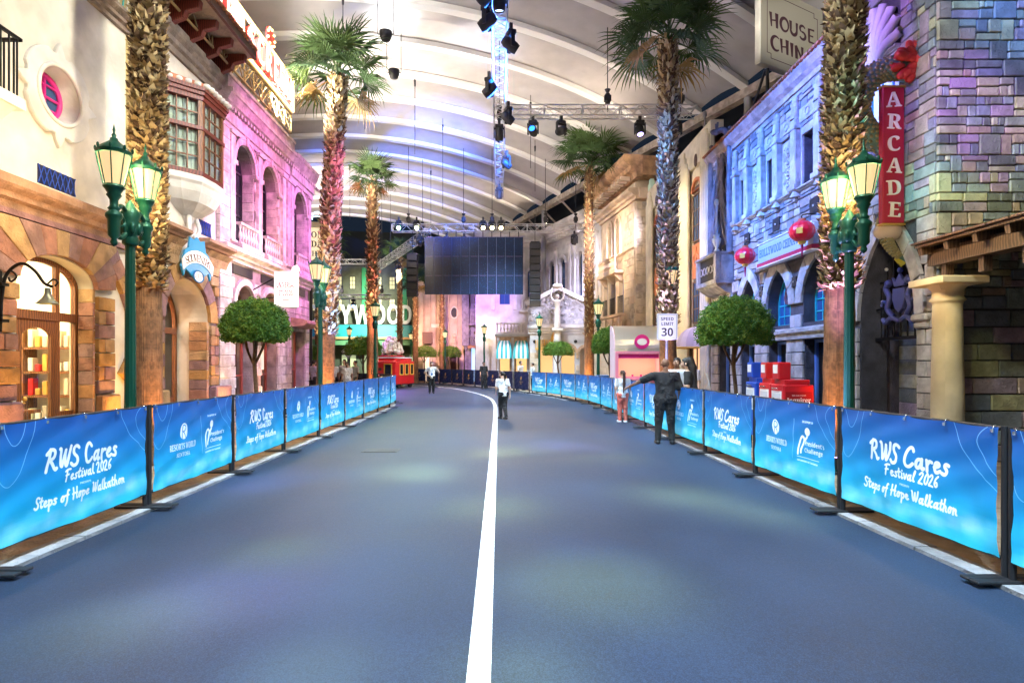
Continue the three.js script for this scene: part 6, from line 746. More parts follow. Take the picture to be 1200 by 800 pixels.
// ================= street furniture =================
// ---- printed banners: a hand-drawn script alphabet ----
const GLY = { R: [[[.1, 0], [.15, -.5], [.2, -1]], [[0, -.8], [.2, -1.02], [.5, -.95], [.5, -.6], [.2, -.5]], [[.25, -.5], [.45, -.3], [.6, 0], [.7, -.08]]], W: [[[0, -.95], [.08, -1], [.12, -.4], [.2, 0], [.35, -.5], [.4, -.85]], [[.4, -.85], [.42, -.3], [.5, 0], [.68, -.5], [.72, -1]]], S: [[[.5, -.85], [.35, -1], [.12, -.9], [.15, -.6], [.42, -.4], [.4, -.08], [.15, 0], [0, -.15]]], C: [[[.55, -.8], [.45, -1], [.2, -.9], [.05, -.45], [.15, -.05], [.4, 0], [.6, -.2]]], a: [[[.4, -.45], [.2, -.52], [.05, -.25], [.15, 0], [.35, -.15], [.42, -.5]], [[.42, -.5], [.38, -.1], [.48, 0], [.55, -.08]]], r: [[[.05, -.5], [.1, 0]], [[.08, -.3], [.2, -.5], [.35, -.45]]], e: [[[.05, -.25], [.35, -.32], [.3, -.5], [.12, -.48], [.05, -.2], [.2, 0], [.42, -.12]]], s: [[[.32, -.45], [.18, -.52], [.08, -.38], [.3, -.2], [.22, 0], [.02, -.06]]], F: [[[.15, 0], [.2, -.5], [.25, -.95]], [[.02, -.85], [.2, -1], [.62, -.98]], [[.1, -.5], [.45, -.55]]], t: [[[.15, -.85], [.1, -.2], [.18, 0], [.32, -.1]], [[0, -.55], [.32, -.58]]], i: [[[.1, -.5], [.08, -.1], [.16, 0], [.26, -.1]], [[.12, -.72], [.13, -.74]]], v: [[[0, -.5], [.12, 0], [.22, -.1], [.32, -.5]]], l: [[[.05, -.3], [.22, -.85], [.15, -1], [.06, -.6], [.1, -.05], [.25, -.05]]], 2: [[[.02, -.75], [.2, -1], [.4, -.85], [.3, -.5], [.02, 0], [.25, -.05], [.48, 0]]], 0: [[[.25, -1], [.05, -.7], [.08, -.2], [.25, 0], [.42, -.25], [.42, -.75], [.25, -1]]], 6: [[[.4, -.95], [.15, -.75], [.05, -.3], [.2, 0], [.42, -.2], [.3, -.48], [.08, -.3]]], p: [[[.05, -.5], [.08, 0], [.04, .4]], [[.07, -.35], [.22, -.52], [.4, -.35], [.3, -.05], [.1, -.02]]], o: [[[.22, -.5], [.05, -.3], [.12, -.02], [.32, -.08], [.36, -.38], [.22, -.5], [.45, -.45]]], f: [[[.4, -.9], [.28, -1], [.18, -.7], [.15, .1], [.05, .35]], [[0, -.5], [.32, -.52]]], H: [[[.1, -.98], [.14, -.5], [.08, 0]], [[.55, -1], [.5, -.5], [.55, 0], [.65, -.06]], [[0, -.45], [.3, -.52], [.62, -.5]]], k: [[[.1, -1], [.06, -.4], [.05, 0]], [[.35, -.5], [.1, -.25], [.25, -.15], [.35, 0], [.45, -.05]]], h: [[[.1, -1], [.06, -.4], [.05, 0]], [[.06, -.25], [.2, -.5], [.32, -.4], [.3, -.08], [.42, -.03]]], n: [[[.05, -.5], [.06, 0]], [[.06, -.25], [.2, -.5], [.32, -.4], [.3, -.08], [.42, -.03]]] };
function script(x, text, cx, y, size, lw, slope = 0) {
  const wid = c => c === ' ' ? 0.3 : Math.max(...GLY[c].flat().map(p => p[0])) + 0.1; let tot = 0; for (const c of text) tot += wid(c); let px = cx - tot * size / 2;
  x.lineCap = x.lineJoin = 'round'; x.lineWidth = lw;
  for (const c of text) { if (c !== ' ') for (const s of GLY[c]) { const P = s.map(([a, b]) => [px + (a - b * 0.12) * size, y + b * size + (px - cx) * slope]); x.beginPath(); x.moveTo(...P[0]); for (let i = 1; i < P.length - 1; i++) x.quadraticCurveTo(...P[i], (P[i][0] + P[i + 1][0]) / 2, (P[i][1] + P[i + 1][1]) / 2); x.lineTo(...P[P.length - 1]); x.stroke(); } px += wid(c) * size; }
}
function bannerBase(x, w, h, s) {
  const g = x.createLinearGradient(0, 0, 0, h); g.addColorStop(0, '#06509e'); g.addColorStop(0.35, '#0878bd'); g.addColorStop(0.72, '#0eaadd'); g.addColorStop(1, '#2ac8ea'); x.fillStyle = g; x.fillRect(0, 0, w, h); reseed(s);
  for (let i = 0; i < 130; i++) { const px = rnd() * w, py = h * (0.8 + 0.2 * Math.sqrt(rnd())) - (px / w) * h * 0.12, r = rr(20, 90); const q = x.createRadialGradient(px, py, 0, px, py, r); q.addColorStop(0, 'rgba(225,245,255,0.10)'); q.addColorStop(1, 'rgba(225,245,255,0)'); x.fillStyle = q; x.fillRect(px - r, py - r * 0.5, 2 * r, r); }
  x.strokeStyle = 'rgba(170,220,255,0.75)'; x.lineWidth = 3; const cur = a => { x.beginPath(); x.moveTo(a[0] * w, a[1] * h); x.bezierCurveTo(a[2] * w, a[3] * h, a[4] * w, a[5] * h, a[6] * w, a[7] * h); x.stroke(); };
  cur([0.04, 0, 0.06, 0.26, 0.12, 0.26, 0.15, 0]); cur([0, 0.42, 0.04, 0.65, 0.14, 0.5, 0.2, 0]); cur([0.78, 0, 0.82, 0.3, 0.9, 0.35, 1, 0.5]); cur([0.95, 0, 0.85, 0.1, 0.92, 0.25, 1, 0.38]);
}
const texA = canvasTex(1024, 512, (x, w, h) => { bannerBase(x, w, h, 3); x.strokeStyle = '#f6fbff'; script(x, 'RWS Cares', w * 0.5, 242, 98, 17); script(x, 'Festival 2026', w * 0.53, 306, 54, 10); x.fillStyle = '#e8f4ff'; x.font = 'bold 15px sans-serif'; x.textAlign = 'center'; x.fillText('PRESENTS', w * 0.5, 340); script(x, 'Steps of Hope Walkathon', w * 0.5, 400, 53, 10.5); });
const texB = canvasTex(1024, 512, (x, w, h) => { bannerBase(x, w, h, 9); x.fillStyle = x.strokeStyle = '#f4faff'; x.textAlign = 'center';
  x.beginPath(); x.ellipse(330, 190, 46, 52, 0, 0, 7); x.fill(); x.strokeStyle = '#1585cf'; x.lineWidth = 7; x.beginPath(); x.moveTo(318, 150); x.bezierCurveTo(300, 190, 320, 215, 312, 240); x.moveTo(318, 150); x.bezierCurveTo(370, 150, 360, 195, 322, 192); x.bezierCurveTo(345, 205, 350, 220, 352, 236); x.stroke();
  x.font = 'bold 54px serif'; x.fillText('RESORTS WORLD', 330, 305, 300); x.font = 'bold 36px serif'; x.fillText('SENTOSA', 330, 352, 150);
  x.strokeStyle = 'rgba(230,245,255,0.8)'; x.lineWidth = 3; x.beginPath(); x.moveTo(560, 110); x.lineTo(560, 370); x.stroke(); x.font = 'bold 17px sans-serif'; x.fillText('IN SUPPORT OF', 720, 128);
  x.fillStyle = '#f4faff'; x.beginPath(); x.arc(716, 182, 26, 0, 7); x.fill(); x.strokeStyle = '#f4faff'; x.lineWidth = 17; x.lineCap = 'round'; x.beginPath(); x.moveTo(620, 330); x.bezierCurveTo(620, 250, 650, 200, 676, 222); x.bezierCurveTo(700, 245, 640, 300, 650, 318); x.stroke(); x.beginPath(); x.moveTo(676, 222); x.bezierCurveTo(690, 240, 700, 230, 712, 214); x.stroke();
  x.textAlign = 'left'; x.font = 'bold 40px sans-serif'; x.fillText("President's", 690, 268); x.fillText('Challenge', 690, 312); x.fillRect(610, 346, 240, 3); x.font = 'bold 15px sans-serif'; x.fillText('EMPOWERING FOR TOMORROW', 610, 376, 240); });
const texN = canvasTex(512, 256, (x, w, h) => { x.fillStyle = '#0d1d44'; x.fillRect(0, 0, w, h); x.fillStyle = '#c8903c'; x.beginPath(); x.ellipse(w / 2, 96, 22, 28, 0, 0, 7); x.fill(); x.fillStyle = '#0d1d44'; x.fillRect(w / 2 - 4, 78, 8, 40); x.fillStyle = '#c8903c'; x.textAlign = 'center'; x.font = 'bold 28px serif'; x.fillText('RESORTS WORLD', w / 2, 160, 130); x.fillText('SENTOSA', w / 2, 186, 60); });
const cloth = t => M([1, 1, 1], { map: t, roughness: 0.48 });
const matA = cloth(texA), matB = cloth(texB), matN = cloth(texN);
function bannerGeo(w, h) { const g = new THREE.PlaneGeometry(w, h, 40, 14), p = g.attributes.position; reseed(17); const ph = rnd() * 6; for (let i = 0; i < p.count; i++) { const u = p.getX(i) / w + 0.5, v = p.getY(i) / h + 0.5; p.setZ(i, 0.014 * Math.sin(u * 7 + ph + v * 2) * Math.sin(PI * u) + 0.006 * Math.sin(u * 31 + v * 9) * (1 - v) + 0.005 * Math.sin(u * 17 - v * 23)); p.setY(i, p.getY(i) - (v > 0.9 ? 0.012 * Math.abs(Math.sin(u * PI * 4)) : 0)); p.setX(i, p.getX(i) - Math.sign(u - 0.5) * 0.018 * Math.sin(PI * v) * (Math.abs(u - 0.5) > 0.45 ? 1 : 0)); } g.computeVertexNormals(); const q = g.toNonIndexed(); return q; }
const BW = 1.98, banG = bannerGeo(BW - 0.1, 0.95);
function barrier(x, d, turn, m, label, name, group) {
  const t = thing(name, label, 'barrier', at(x, d, 0.03), turn, group);
  const bn = new THREE.Mesh(banG, m); bn.name = 'banner'; bn.castShadow = bn.receiveShadow = true; bn.position.set(0, 0.625, 0.035); t.add(bn);
  part(t, 'frame', [bar([-BW / 2 + 0.05, 1.09, 0.01], [BW / 2 - 0.05, 1.09, 0.01], 0.017, 8), bar([-BW / 2 + 0.05, 0.15, 0.01], [BW / 2 - 0.05, 0.15, 0.01], 0.017, 8), ...[-0.6, -0.2, 0.2, 0.6].map(k => bar([k, 0.15, 0], [k, 1.09, 0], 0.009, 6))], mat.black);
  part(t, 'banner_ties', [-0.9, -0.45, 0, 0.45, 0.9].flatMap(k => [fin(new THREE.TorusGeometry(0.022, 0.004, 4, 8).rotateY(PI / 2).translate(k, 1.09, 0.02)), B(k - 0.012, k + 0.012, 1.06, 1.085, 0.04, 0.052)]), mat.chrome);
  for (const s of [-1, 1]) { part(t, 'post', [bar([s * (BW / 2 - 0.03), 0.02, 0.005], [s * (BW / 2 - 0.03), 1.11, 0.005], 0.024, 8)], mat.black); part(t, 'foot', [cbox(s * (BW / 2 - 0.045) - 0.04, s * (BW / 2 - 0.045) + 0.04, 0, 0.022, -0.3, 0.3, 0.006)], mat.black); }
  return t;
}
{
  for (let k = 0; k < 10; k++) { const d = 3.33 + k * 2.0, isA = k % 2 === 1; barrier(-3.85 - (k > 8 ? 0.08 : 0), d, PI / 2 + (k > 8 ? 0.08 : 0), isA ? matA : matB, isA ? 'blue banner barrier with white script lettering, along the left kerb' : 'blue banner barrier with two white logos, along the left kerb', 'banner_barrier', isA ? 'script banners on the left' : 'logo banners on the left'); }
  // right side follows the kerb round the bend
  const line = [[3.70, 2.2], [3.68, 4.18], [3.64, 6.16], [3.6, 8.14], [3.6, 10.1], [3.58, 12.1], [3.56, 14.1], [3.56, 16.1], [3.56, 18.1], [3.54, 20.1], [3.42, 22.1], [3.18, 24.05], [2.8, 26.0], [2.3, 27.95], [1.7, 29.85]];
  for (let k = 0; k + 1 < line.length; k++) { const [a, b] = [line[k], line[k + 1]], isA = k % 2 === 1; barrier((a[0] + b[0]) / 2, (a[1] + b[1]) / 2, -PI / 2 + Math.atan2(-(b[0] - a[0]), b[1] - a[1]), isA ? matA : matB, isA ? 'blue banner barrier with white script lettering, along the right kerb' : 'blue banner barrier with two white logos, along the right kerb', 'banner_barrier', isA ? 'script banners on the right' : 'logo banners on the right'); }
  const far = smoothLine([[1.6, 30.2], [0.2, 33.6], [-1.6, 37.8], [-3.8, 42.2], [-7, 46.6], [-11, 51]], 12); for (let k = 0; k + 1 < far.length; k++) { const [a, b] = [far[k], far[k + 1]]; barrier((a[0] + b[0]) / 2, (a[1] + b[1]) / 2, -PI / 2 + Math.atan2(-(b[0] - a[0]), b[1] - a[1]), matN, 'navy barrier with small gold crest at the far bend of the street', 'navy_barrier', 'navy barriers at the bend'); }
  const back = smoothLine([[-4.3, 23.2], [-5.4, 25.2], [-7.4, 27], [-10, 28.2]], 4); for (let k = 0; k + 1 < back.length; k++) { const [a, b] = [back[k], back[k + 1]]; barrier((a[0] + b[0]) / 2, (a[1] + b[1]) / 2, PI / 2 + Math.atan2(-(b[0] - a[0]), b[1] - a[1]), matN, 'dark barrier curving away behind the end of the left banners', 'navy_barrier', 'barriers curving off to the left'); }
}
// ---- street lamps ----
const lampParts = (() => {
  const n = 8, hex = (r0, r1, h, y) => cyl(r0, r1, h, 0, y, 0, n);
  const ribs = []; for (let i = 0; i < n; i++) { const a = (i + 0.5) / n * 2 * PI; ribs.push(bar([0.115 * Math.sin(a), 0.02, 0.115 * Math.cos(a)], [0.2 * Math.sin(a), 0.42, 0.2 * Math.cos(a)], 0.009, 4)); }
  return { glass: hex(0.105, 0.19, 0.39, 0.025), cage: [...ribs, hex(0.13, 0.12, 0.03, 0), fin(new THREE.CylinderGeometry(0.215, 0.205, 0.045, n).translate(0, 0.435, 0)), ...Array.from({ length: n }, (_, i) => { const a = (i + 0.5) / n * 2 * PI; return mv(sph(0.018, 0, 0, 0, 6, 1, 2, 1), 0.205 * Math.sin(a), 0.485, 0.205 * Math.cos(a)); })], cap: [lathe([[0.2, 0.455], [0.17, 0.5], [0.1, 0.56], [0.05, 0.6], [0.045, 0.63], [0.02, 0.64], [0.03, 0.67], [0.012, 0.7], [0.018, 0.74], [0, 0.82]], n)], cup: [lathe([[0.05, -0.30], [0.075, -0.27], [0.05, -0.24], [0.05, -0.16], [0.09, -0.1], [0.075, -0.08], [0.1, -0.03], [0.125, 0]], 12)] };
})();
const lanternG = { glass: metreUV(lampParts.glass), cage: metreUV(merge(lampParts.cage)), cap: metreUV(merge(lampParts.cap)), cup: metreUV(merge(lampParts.cup)) };
function lantern(t, x, y, z, I) {
  const put = (n, g, m) => { const q = new THREE.Mesh(g, m); q.name = n; q.castShadow = q.receiveShadow = true; q.position.set(x, y, z); t.add(q); return q; };
  put('lantern_glass', lanternG.glass, mat.lantern); put('lantern_cage', lanternG.cage, mat.lampGreen); put('lantern_cap', lanternG.cap, mat.lampGreen); put('lantern_cup', lanternG.cup, mat.lampGreen);
  t.updateMatrixWorld(true); const l = new THREE.PointLight(col([1, 0.72, 0.38]), I, 0, 2); l.position.set(x, y + 0.2, z).applyMatrix4(t.matrixWorld); l.castShadow = true; l.shadow.radius = 5; scene.add(l);
}
const fluted = (r0, r1, h, y) => { const g = new THREE.CylinderGeometry(r1, r0, h, 40, 1); const p = g.attributes.position; for (let i = 0; i < p.count; i++) { const a = Math.atan2(p.getZ(i), p.getX(i)), k = 1 + 0.07 * Math.cos(a * 10); p.setX(i, p.getX(i) * k); p.setZ(i, p.getZ(i) * k); } g.computeVertexNormals(); return fin(g.translate(0, y + h / 2, 0)); };
const postBase = () => [lathe([[0.21, 0], [0.21, 0.1], [0.17, 0.14], [0.17, 0.2], [0.13, 0.3], [0.15, 0.5], [0.11, 0.62], [0.12, 0.66], [0.09, 0.7]], 16)];
function doubleLamp(x, d, label, turn = 0, I = 9) { // arms along the street
  const t = thing('double_street_lamp', label, 'street lamp', at(x, d, 0.03), turn, 'twin-lantern street lamps');
  part(t, 'base', postBase(), mat.lampGreen); part(t, 'post', fluted(0.068, 0.056, 2.5, 0.68), mat.lampGreen); part(t, 'capital', [mv(lathe([[0.075, 0], [0.1, 0.02], [0.1, 0.1], [0.085, 0.12], [0.12, 0.16], [0.13, 0.3], [0.1, 0.34], [0.13, 0.42], [0.07, 0.5], [0.04, 0.56], [0, 0.62]], 16), 0, 3.14, 0), ...Array.from({ length: 8 }, (_, i) => mv(sph(0.04, 0, 0, 0, 6, 1, 2.2, 1), 0.115 * Math.cos(i * PI / 4), 3.36, 0.115 * Math.sin(i * PI / 4)))], mat.lampGreen);
  for (const s of [-1, 1]) part(t, 'arm', [tube([[0, 3.3, s * 0.08], [0, 3.2, s * 0.2], [0, 3.3, s * 0.32], [0, 3.46, s * 0.33]], 0.032, 8), tube([[0, 3.55, s * 0.06], [0, 3.62, s * 0.18], [0, 3.54, s * 0.3]], 0.03, 8), fin(new THREE.TorusGeometry(0.07, 0.02, 6, 14).rotateY(PI / 2).translate(0, 3.42, s * 0.2)), mv(lathe([[0, -0.3], [0.035, -0.27], [0.045, -0.24], [0.03, -0.2], [0.07, -0.16], [0.075, 0.04], [0.1, 0.08], [0.1, 0.12], [0.06, 0.16], [0.05, 0.2]], 14), 0, 3.36, s * 0.33)], mat.lampGreen);
  lantern(t, 0, 3.82, -0.33, I); lantern(t, 0, 3.82, 0.33, I);
}
function singleLamp(x, d, label, I = 9) {
  const t = thing('single_street_lamp', label, 'street lamp', at(x, d, 0.03), 0, 'single-lantern street lamps');
  part(t, 'base', postBase(), mat.lampGreen); part(t, 'post', fluted(0.064, 0.05, 2.35, 0.68), mat.lampGreen); part(t, 'capital', [mv(lathe([[0.065, 0], [0.11, 0.04], [0.1, 0.12], [0.13, 0.2], [0.09, 0.3], [0.06, 0.34]], 14), 0, 3.0, 0)], mat.lampGreen); lantern(t, 0, 3.5, 0, I);
}
doubleLamp(-4.95, 7.78, 'green twin-lantern street lamp in front of the sandstone doorway'); doubleLamp(-5.0, 16.2, 'green twin-lantern street lamp next to the glowing white box sign'); doubleLamp(4.98, 8.25, 'green twin-lantern street lamp in front of the iron-grilled arch'); doubleLamp(5.0, 17.2, 'green twin-lantern street lamp behind the speed limit sign');
singleLamp(-5.2, 24.3, 'green single-lantern street lamp against a palm trunk, left of the trolley'); singleLamp(-10.6, 41, 'green single-lantern street lamp with diamond sign before the teal marquee'); singleLamp(4.0, 23.4, 'green single-lantern street lamp between pavilion and pink kiosk'); singleLamp(2.15, 31, 'green single-lantern street lamp beside the striped awnings'); singleLamp(-1.0, 38.6, 'green single-lantern street lamp before the turreted building'); singleLamp(-4.2, 45, 'green single-lantern street lamp before the peach pilasters'); singleLamp(-7.3, 48, 'green single-lantern street lamp at the left edge of the peach building');
{ // ---- signs and boxes ----
  const s = thing('speed_limit_sign', 'white SPEED LIMIT 30 sign on a post beside the lamp', 'sign', at(4.72, 16.3, 0.03)); const tx = canvasTex(256, 320, (x, w, h) => { x.fillStyle = '#f1ebe4'; x.fillRect(0, 0, w, h); x.strokeStyle = '#3a3030'; x.lineWidth = 4; x.strokeRect(10, 10, w - 20, h - 20); x.fillStyle = '#3a2c2a'; x.textAlign = 'center'; x.font = 'bold 56px sans-serif'; x.fillText('SPEED', w / 2, 84); x.fillText('LIMIT', w / 2, 146); x.font = 'bold 140px sans-serif'; x.fillText('30', w / 2, 278); });
  part(s, 'post', cyl(0.035, 0.035, 2.95, 0, 0, -0.03, 10), M([0.3, 0.3, 0.3], { metalness: 0.5, roughness: 0.4 })); part(s, 'plate', cbox(-0.29, 0.29, 2.22, 2.95, 0.006, 0.02, 0.004), M([0.5, 0.5, 0.5])); part(s, 'face', face(0.57, 0.72, 0, 2.585, 0.023), M([1, 1, 1], { map: tx, roughness: 0.5 }));
  const q = thing('diamond_sign', 'blank white diamond road sign on the lamp post', 'sign', at(-10.55, 40.7, 0.03)); part(q, 'plate', mv(B(-0.36, 0.36, -0.36, 0.36, 0, 0.02), 0, 2.35, 0.12, 0, 0, PI / 4), mat.whitePaint); part(q, 'border', mv(ext(rectPts(-0.33, 0.33, -0.33, 0.33), 0.022, 0.026, [rectPts(-0.3, 0.3, -0.3, 0.3)]), 0, 2.35, 0.12, 0, 0, PI / 4), mat.black); part(q, 'post', cyl(0.03, 0.03, 2.7, 0, 0, 0.05, 8), mat.darkMetal);
  const box = (x, d, m, lab, txt, turn = 0.0) => { const n = thing('newspaper_box', lab, 'newspaper box', at(x, d, 0.03), turn); part(n, 'cabinet', [cbox(-0.24, 0.24, 0.25, 1.22, -0.22, 0.22, 0.015), cbox(-0.2, 0.2, 1.22, 1.3, -0.18, 0.18, 0.01)], m); part(n, 'coin_head', cbox(-0.24, -0.04, 1.3, 1.58, -0.16, 0.06, 0.015), m); for (const sx of [-0.18, 0.18]) for (const z of [-0.16, 0.16]) part(n, 'leg', B(sx - 0.025, sx + 0.025, 0, 0.25, z - 0.025, z + 0.025), mat.darkMetal); part(n, 'door_window', B(-0.252, -0.243, 0.72, 1.12, -0.16, 0.16), mat.whitePaint); part(n, 'front_page', B(-0.258, -0.2525, 0.76, 1.08, -0.13, 0.13), M([0.55, 0.55, 0.6])); part(n, 'coin_plate', B(-0.248, -0.241, 1.4, 1.54, -0.12, 0.02), mat.whitePaint); part(n, 'handle', bar([-0.275, 1.16, -0.1], [-0.275, 1.16, 0.1], 0.012), mat.chrome);
    if (txt) { const tt = canvasTex(256, 160, (c, w, h) => { c.fillStyle = '#9c0a14'; c.fillRect(0, 0, w, h); c.fillStyle = '#f2e8e4'; c.font = 'bold 58px serif'; c.textAlign = 'center'; c.fillText(txt, w / 2, 100, 230); c.font = '16px serif'; c.fillText('THE DAILY NEWS', w / 2, 40); }); part(n, 'side_print', face(0.42, 0.26, 0, 0.98, 0.223), M([1, 1, 1], { map: tt, roughness: 0.45 })); } };
  box(4.72, 9.35, M([0.52, 0.012, 0.02], { roughness: 0.35 }), 'red newspaper box with Gothic-lettered side panel behind the barrier', 'Inquirer'); box(4.84, 10.05, M([0.6, 0.02, 0.02], { roughness: 0.35 }), 'plain red newspaper box between the lettered red box and the blue one'); box(4.86, 10.65, mat.blue, 'blue newspaper box beside the two red ones');
  const bn = thing('litter_bin', 'blue box bin beside the clipped tree next to the kiosk', 'bin', at(3.95, 22.2, 0.03)); part(bn, 'body', cbox(-0.2, 0.2, 0, 1.0, -0.2, 0.2, 0.02), M([0.02, 0.16, 0.42])); part(bn, 'lid', cbox(-0.22, 0.22, 1.0, 1.1, -0.22, 0.22, 0.02), M([0.01, 0.1, 0.3]));
  // kiosk
  const k = thing('snack_kiosk', 'small kiosk with curved metal roof, round magenta badge and pink glowing counter', 'kiosk', at(4.62, 19.6, 0.03), -0.06), pk = M([0.75, 0.25, 0.36], { roughness: 0.45 });
  const ar = []; for (let i = 0; i <= 14; i++) { const a = PI / 2 * i / 14; ar.push([-0.75 + 0.75 * (1 - Math.cos(a)) - 0.0, 1.95 + 0.85 * Math.sin(a)]); }
  const sheet = []; for (let i = 0; i < 14; i++) { const a0 = PI / 2 * i / 14, a1 = PI / 2 * (i + 1) / 14, P = (a, s) => [s * (0.78 - 0.06 * Math.sin(a)), 1.95 + 0.9 * Math.sin(a), 0.55 - 1.15 * (1 - Math.cos(a))]; sheet.push(...P(a0, -1), ...P(a0, 1), ...P(a1, 1), ...P(a0, -1), ...P(a1, 1), ...P(a1, -1)); } const sg = new THREE.BufferGeometry(); sg.setAttribute('position', new THREE.Float32BufferAttribute(sheet, 3)); sg.computeVertexNormals();
  part(k, 'curved_roof', sg, M([0.62, 0.62, 0.55], { roughness: 0.32, metalness: 0.7 })); for (const s of [-1, 1]) part(k, 'side_panel', ext([[-0.55, 0], [0.6, 0], [0.6, 2.84], ...Array.from({ length: 12 }, (_, i) => { const a = PI / 2 * (1 - i / 11); return [-(0.55 - 1.15 * (1 - Math.cos(a))), 1.95 + 0.9 * Math.sin(a)]; })], -0.02, 0.02).rotateY(PI / 2).translate(s * 0.77, 0, 0), M([0.72, 0.55, 0.6]));
  part(k, 'counter', [cbox(-0.75, 0.75, 0.02, 1.0, -0.5, 0.5, 0.02), cbox(-0.82, 0.82, 1.0, 1.06, -0.5, 0.62, 0.015)], pk); part(k, 'opening_frame', ext(rectPts(-0.76, 0.76, 1.06, 1.95), 0.5, 0.56, [rectPts(-0.66, 0.66, 1.12, 1.86)]), pk); part(k, 'valance', B(-0.66, 0.66, 1.72, 1.86, 0.44, 0.49), mat.magenta); part(k, 'rear_wall', B(-0.75, 0.75, 1.06, 2.8, -0.58, -0.54), M([0.75, 0.62, 0.5])); part(k, 'lamp_strip', B(-0.6, 0.6, 1.86, 1.9, 0.1, 0.4), glow([1, 0.7, 0.5], 3)); { const l = new THREE.RectAreaLight(col([1, 0.66, 0.42]), 7, 1.15, 0.28); l.position.set(4.62, 1.87, -19.4); l.lookAt(4.62, 0, -19.5); scene.add(l); }
  for (let i = 0; i < 4; i++) part(k, 'counter_item', cyl(0.03, 0.035, 0.12, -0.45 + i * 0.28, 1.061, 0.35, 10), mat.magenta);
  part(k, 'badge', fin(new THREE.CylinderGeometry(0.24, 0.24, 0.04, 28).rotateX(PI / 2).translate(0.1, 2.26, 0.56)), mat.magenta); part(k, 'badge_centre', fin(new THREE.CylinderGeometry(0.16, 0.16, 0.02, 24).rotateX(PI / 2).scale(1, 0.7, 1).translate(0.1, 2.26, 0.59)), mat.whitePaint);
  // pointing flower-like statue in front of the pediment
  const st = thing('raised_arms_statue', 'pale statue on a column with arms raised before the carved pediment', 'statue', at(3.35, 33.4, 0.03)); const sm = mat.romanTrim;
  part(st, 'column', [cyl(0.26, 0.2, 3.4, 0, 0, 0, 16), cbox(-0.32, 0.32, 3.4, 3.55, -0.32, 0.32)], sm); part(st, 'figure', [mv(lathe([[0.02, 0], [0.2, 0.02], [0.17, 0.4], [0.15, 0.8], [0.19, 1.0], [0.13, 1.25], [0.2, 1.5], [0.16, 1.62], [0.05, 1.66], [0.05, 1.72]], 14), 0, 3.55, 0), sph(0.12, 0, 5.38, 0, 12, 0.9, 1.15, 1), tube([[-0.17, 5.1, 0], [-0.34, 5.3, 0.03], [-0.36, 5.62, 0], [-0.28, 5.9, 0]], 0.05, 8), tube([[0.17, 5.1, 0], [0.36, 5.35, 0.03], [0.36, 5.66, 0], [0.24, 5.95, 0]], 0.05, 8), sph(0.14, 0, 5.98, 0, 10, 2.2, 1.1, 1)], sm);
}
// ================= plants =================
const trisGeo = (pos, nrm) => { const g = new THREE.BufferGeometry(); g.setAttribute('position', new THREE.Float32BufferAttribute(pos, 3)); if (nrm) g.setAttribute('normal', new THREE.Float32BufferAttribute(nrm, 3)); else g.computeVertexNormals(); return g; };
const leafMat = (c, t = 0.3) => M(c, { roughness: 0.8, transmission: t, thickness: 0, specularIntensity: 0.35 });
const palmMats = [[0.055, 0.11, 0.035], [0.075, 0.13, 0.04], [0.045, 0.09, 0.035]].map(c => leafMat(c)), dryMat = leafMat([0.30, 0.20, 0.07]);
function frondGeo(s) { // one fan leaf: petiole along +x, blade of pleated segments that droop at the tips
  reseed(s); const pos = [], L = 0.75, tri = (a, b, c) => pos.push(...a, ...b, ...c);
  const pet = tube([[0, 0, 0], [L * 0.5, 0.06, 0], [L, 0.03, 0]], 0.016, 5, 6); const n = 26;
  for (let i = 0; i < n; i++) { const a = -1.95 + 3.9 * i / (n - 1), len = rr(0.6, 0.92) * (1 - 0.18 * Math.abs(a) / 1.95), dx = Math.cos(a), dz = Math.sin(a), w = 0.028, dr = rr(0.12, 0.42), P = (r, o, y) => [L + dx * r - dz * o, 0.03 + y, dz * r + dx * o];
    const y1 = 0.05, m = len * 0.55, e = len; tri(P(0, 0, 0), P(m, -w, y1), P(m, 0, y1 + 0.022)); tri(P(0, 0, 0), P(m, 0, y1 + 0.022), P(m, w, y1)); tri(P(m, -w, y1), P(e * 0.85, -w * 0.5, y1 - dr * 0.4), P(m, 0, y1 + 0.022)); tri(P(m, 0, y1 + 0.022), P(e * 0.85, -w * 0.5, y1 - dr * 0.4), P(e * 0.85, w * 0.5, y1 - dr * 0.4)); tri(P(m, 0, y1 + 0.022), P(e * 0.85, w * 0.5, y1 - dr * 0.4), P(m, w, y1)); tri(P(e * 0.85, -w * 0.5, y1 - dr * 0.4), P(e * 1.05, 0, y1 - dr), P(e * 0.85, w * 0.5, y1 - dr * 0.4)); }
  return metreUV(merge([fin(trisGeo(pos)), pet]));
}
const fronds = [1, 2, 3, 4].map(k => frondGeo(k * 31));
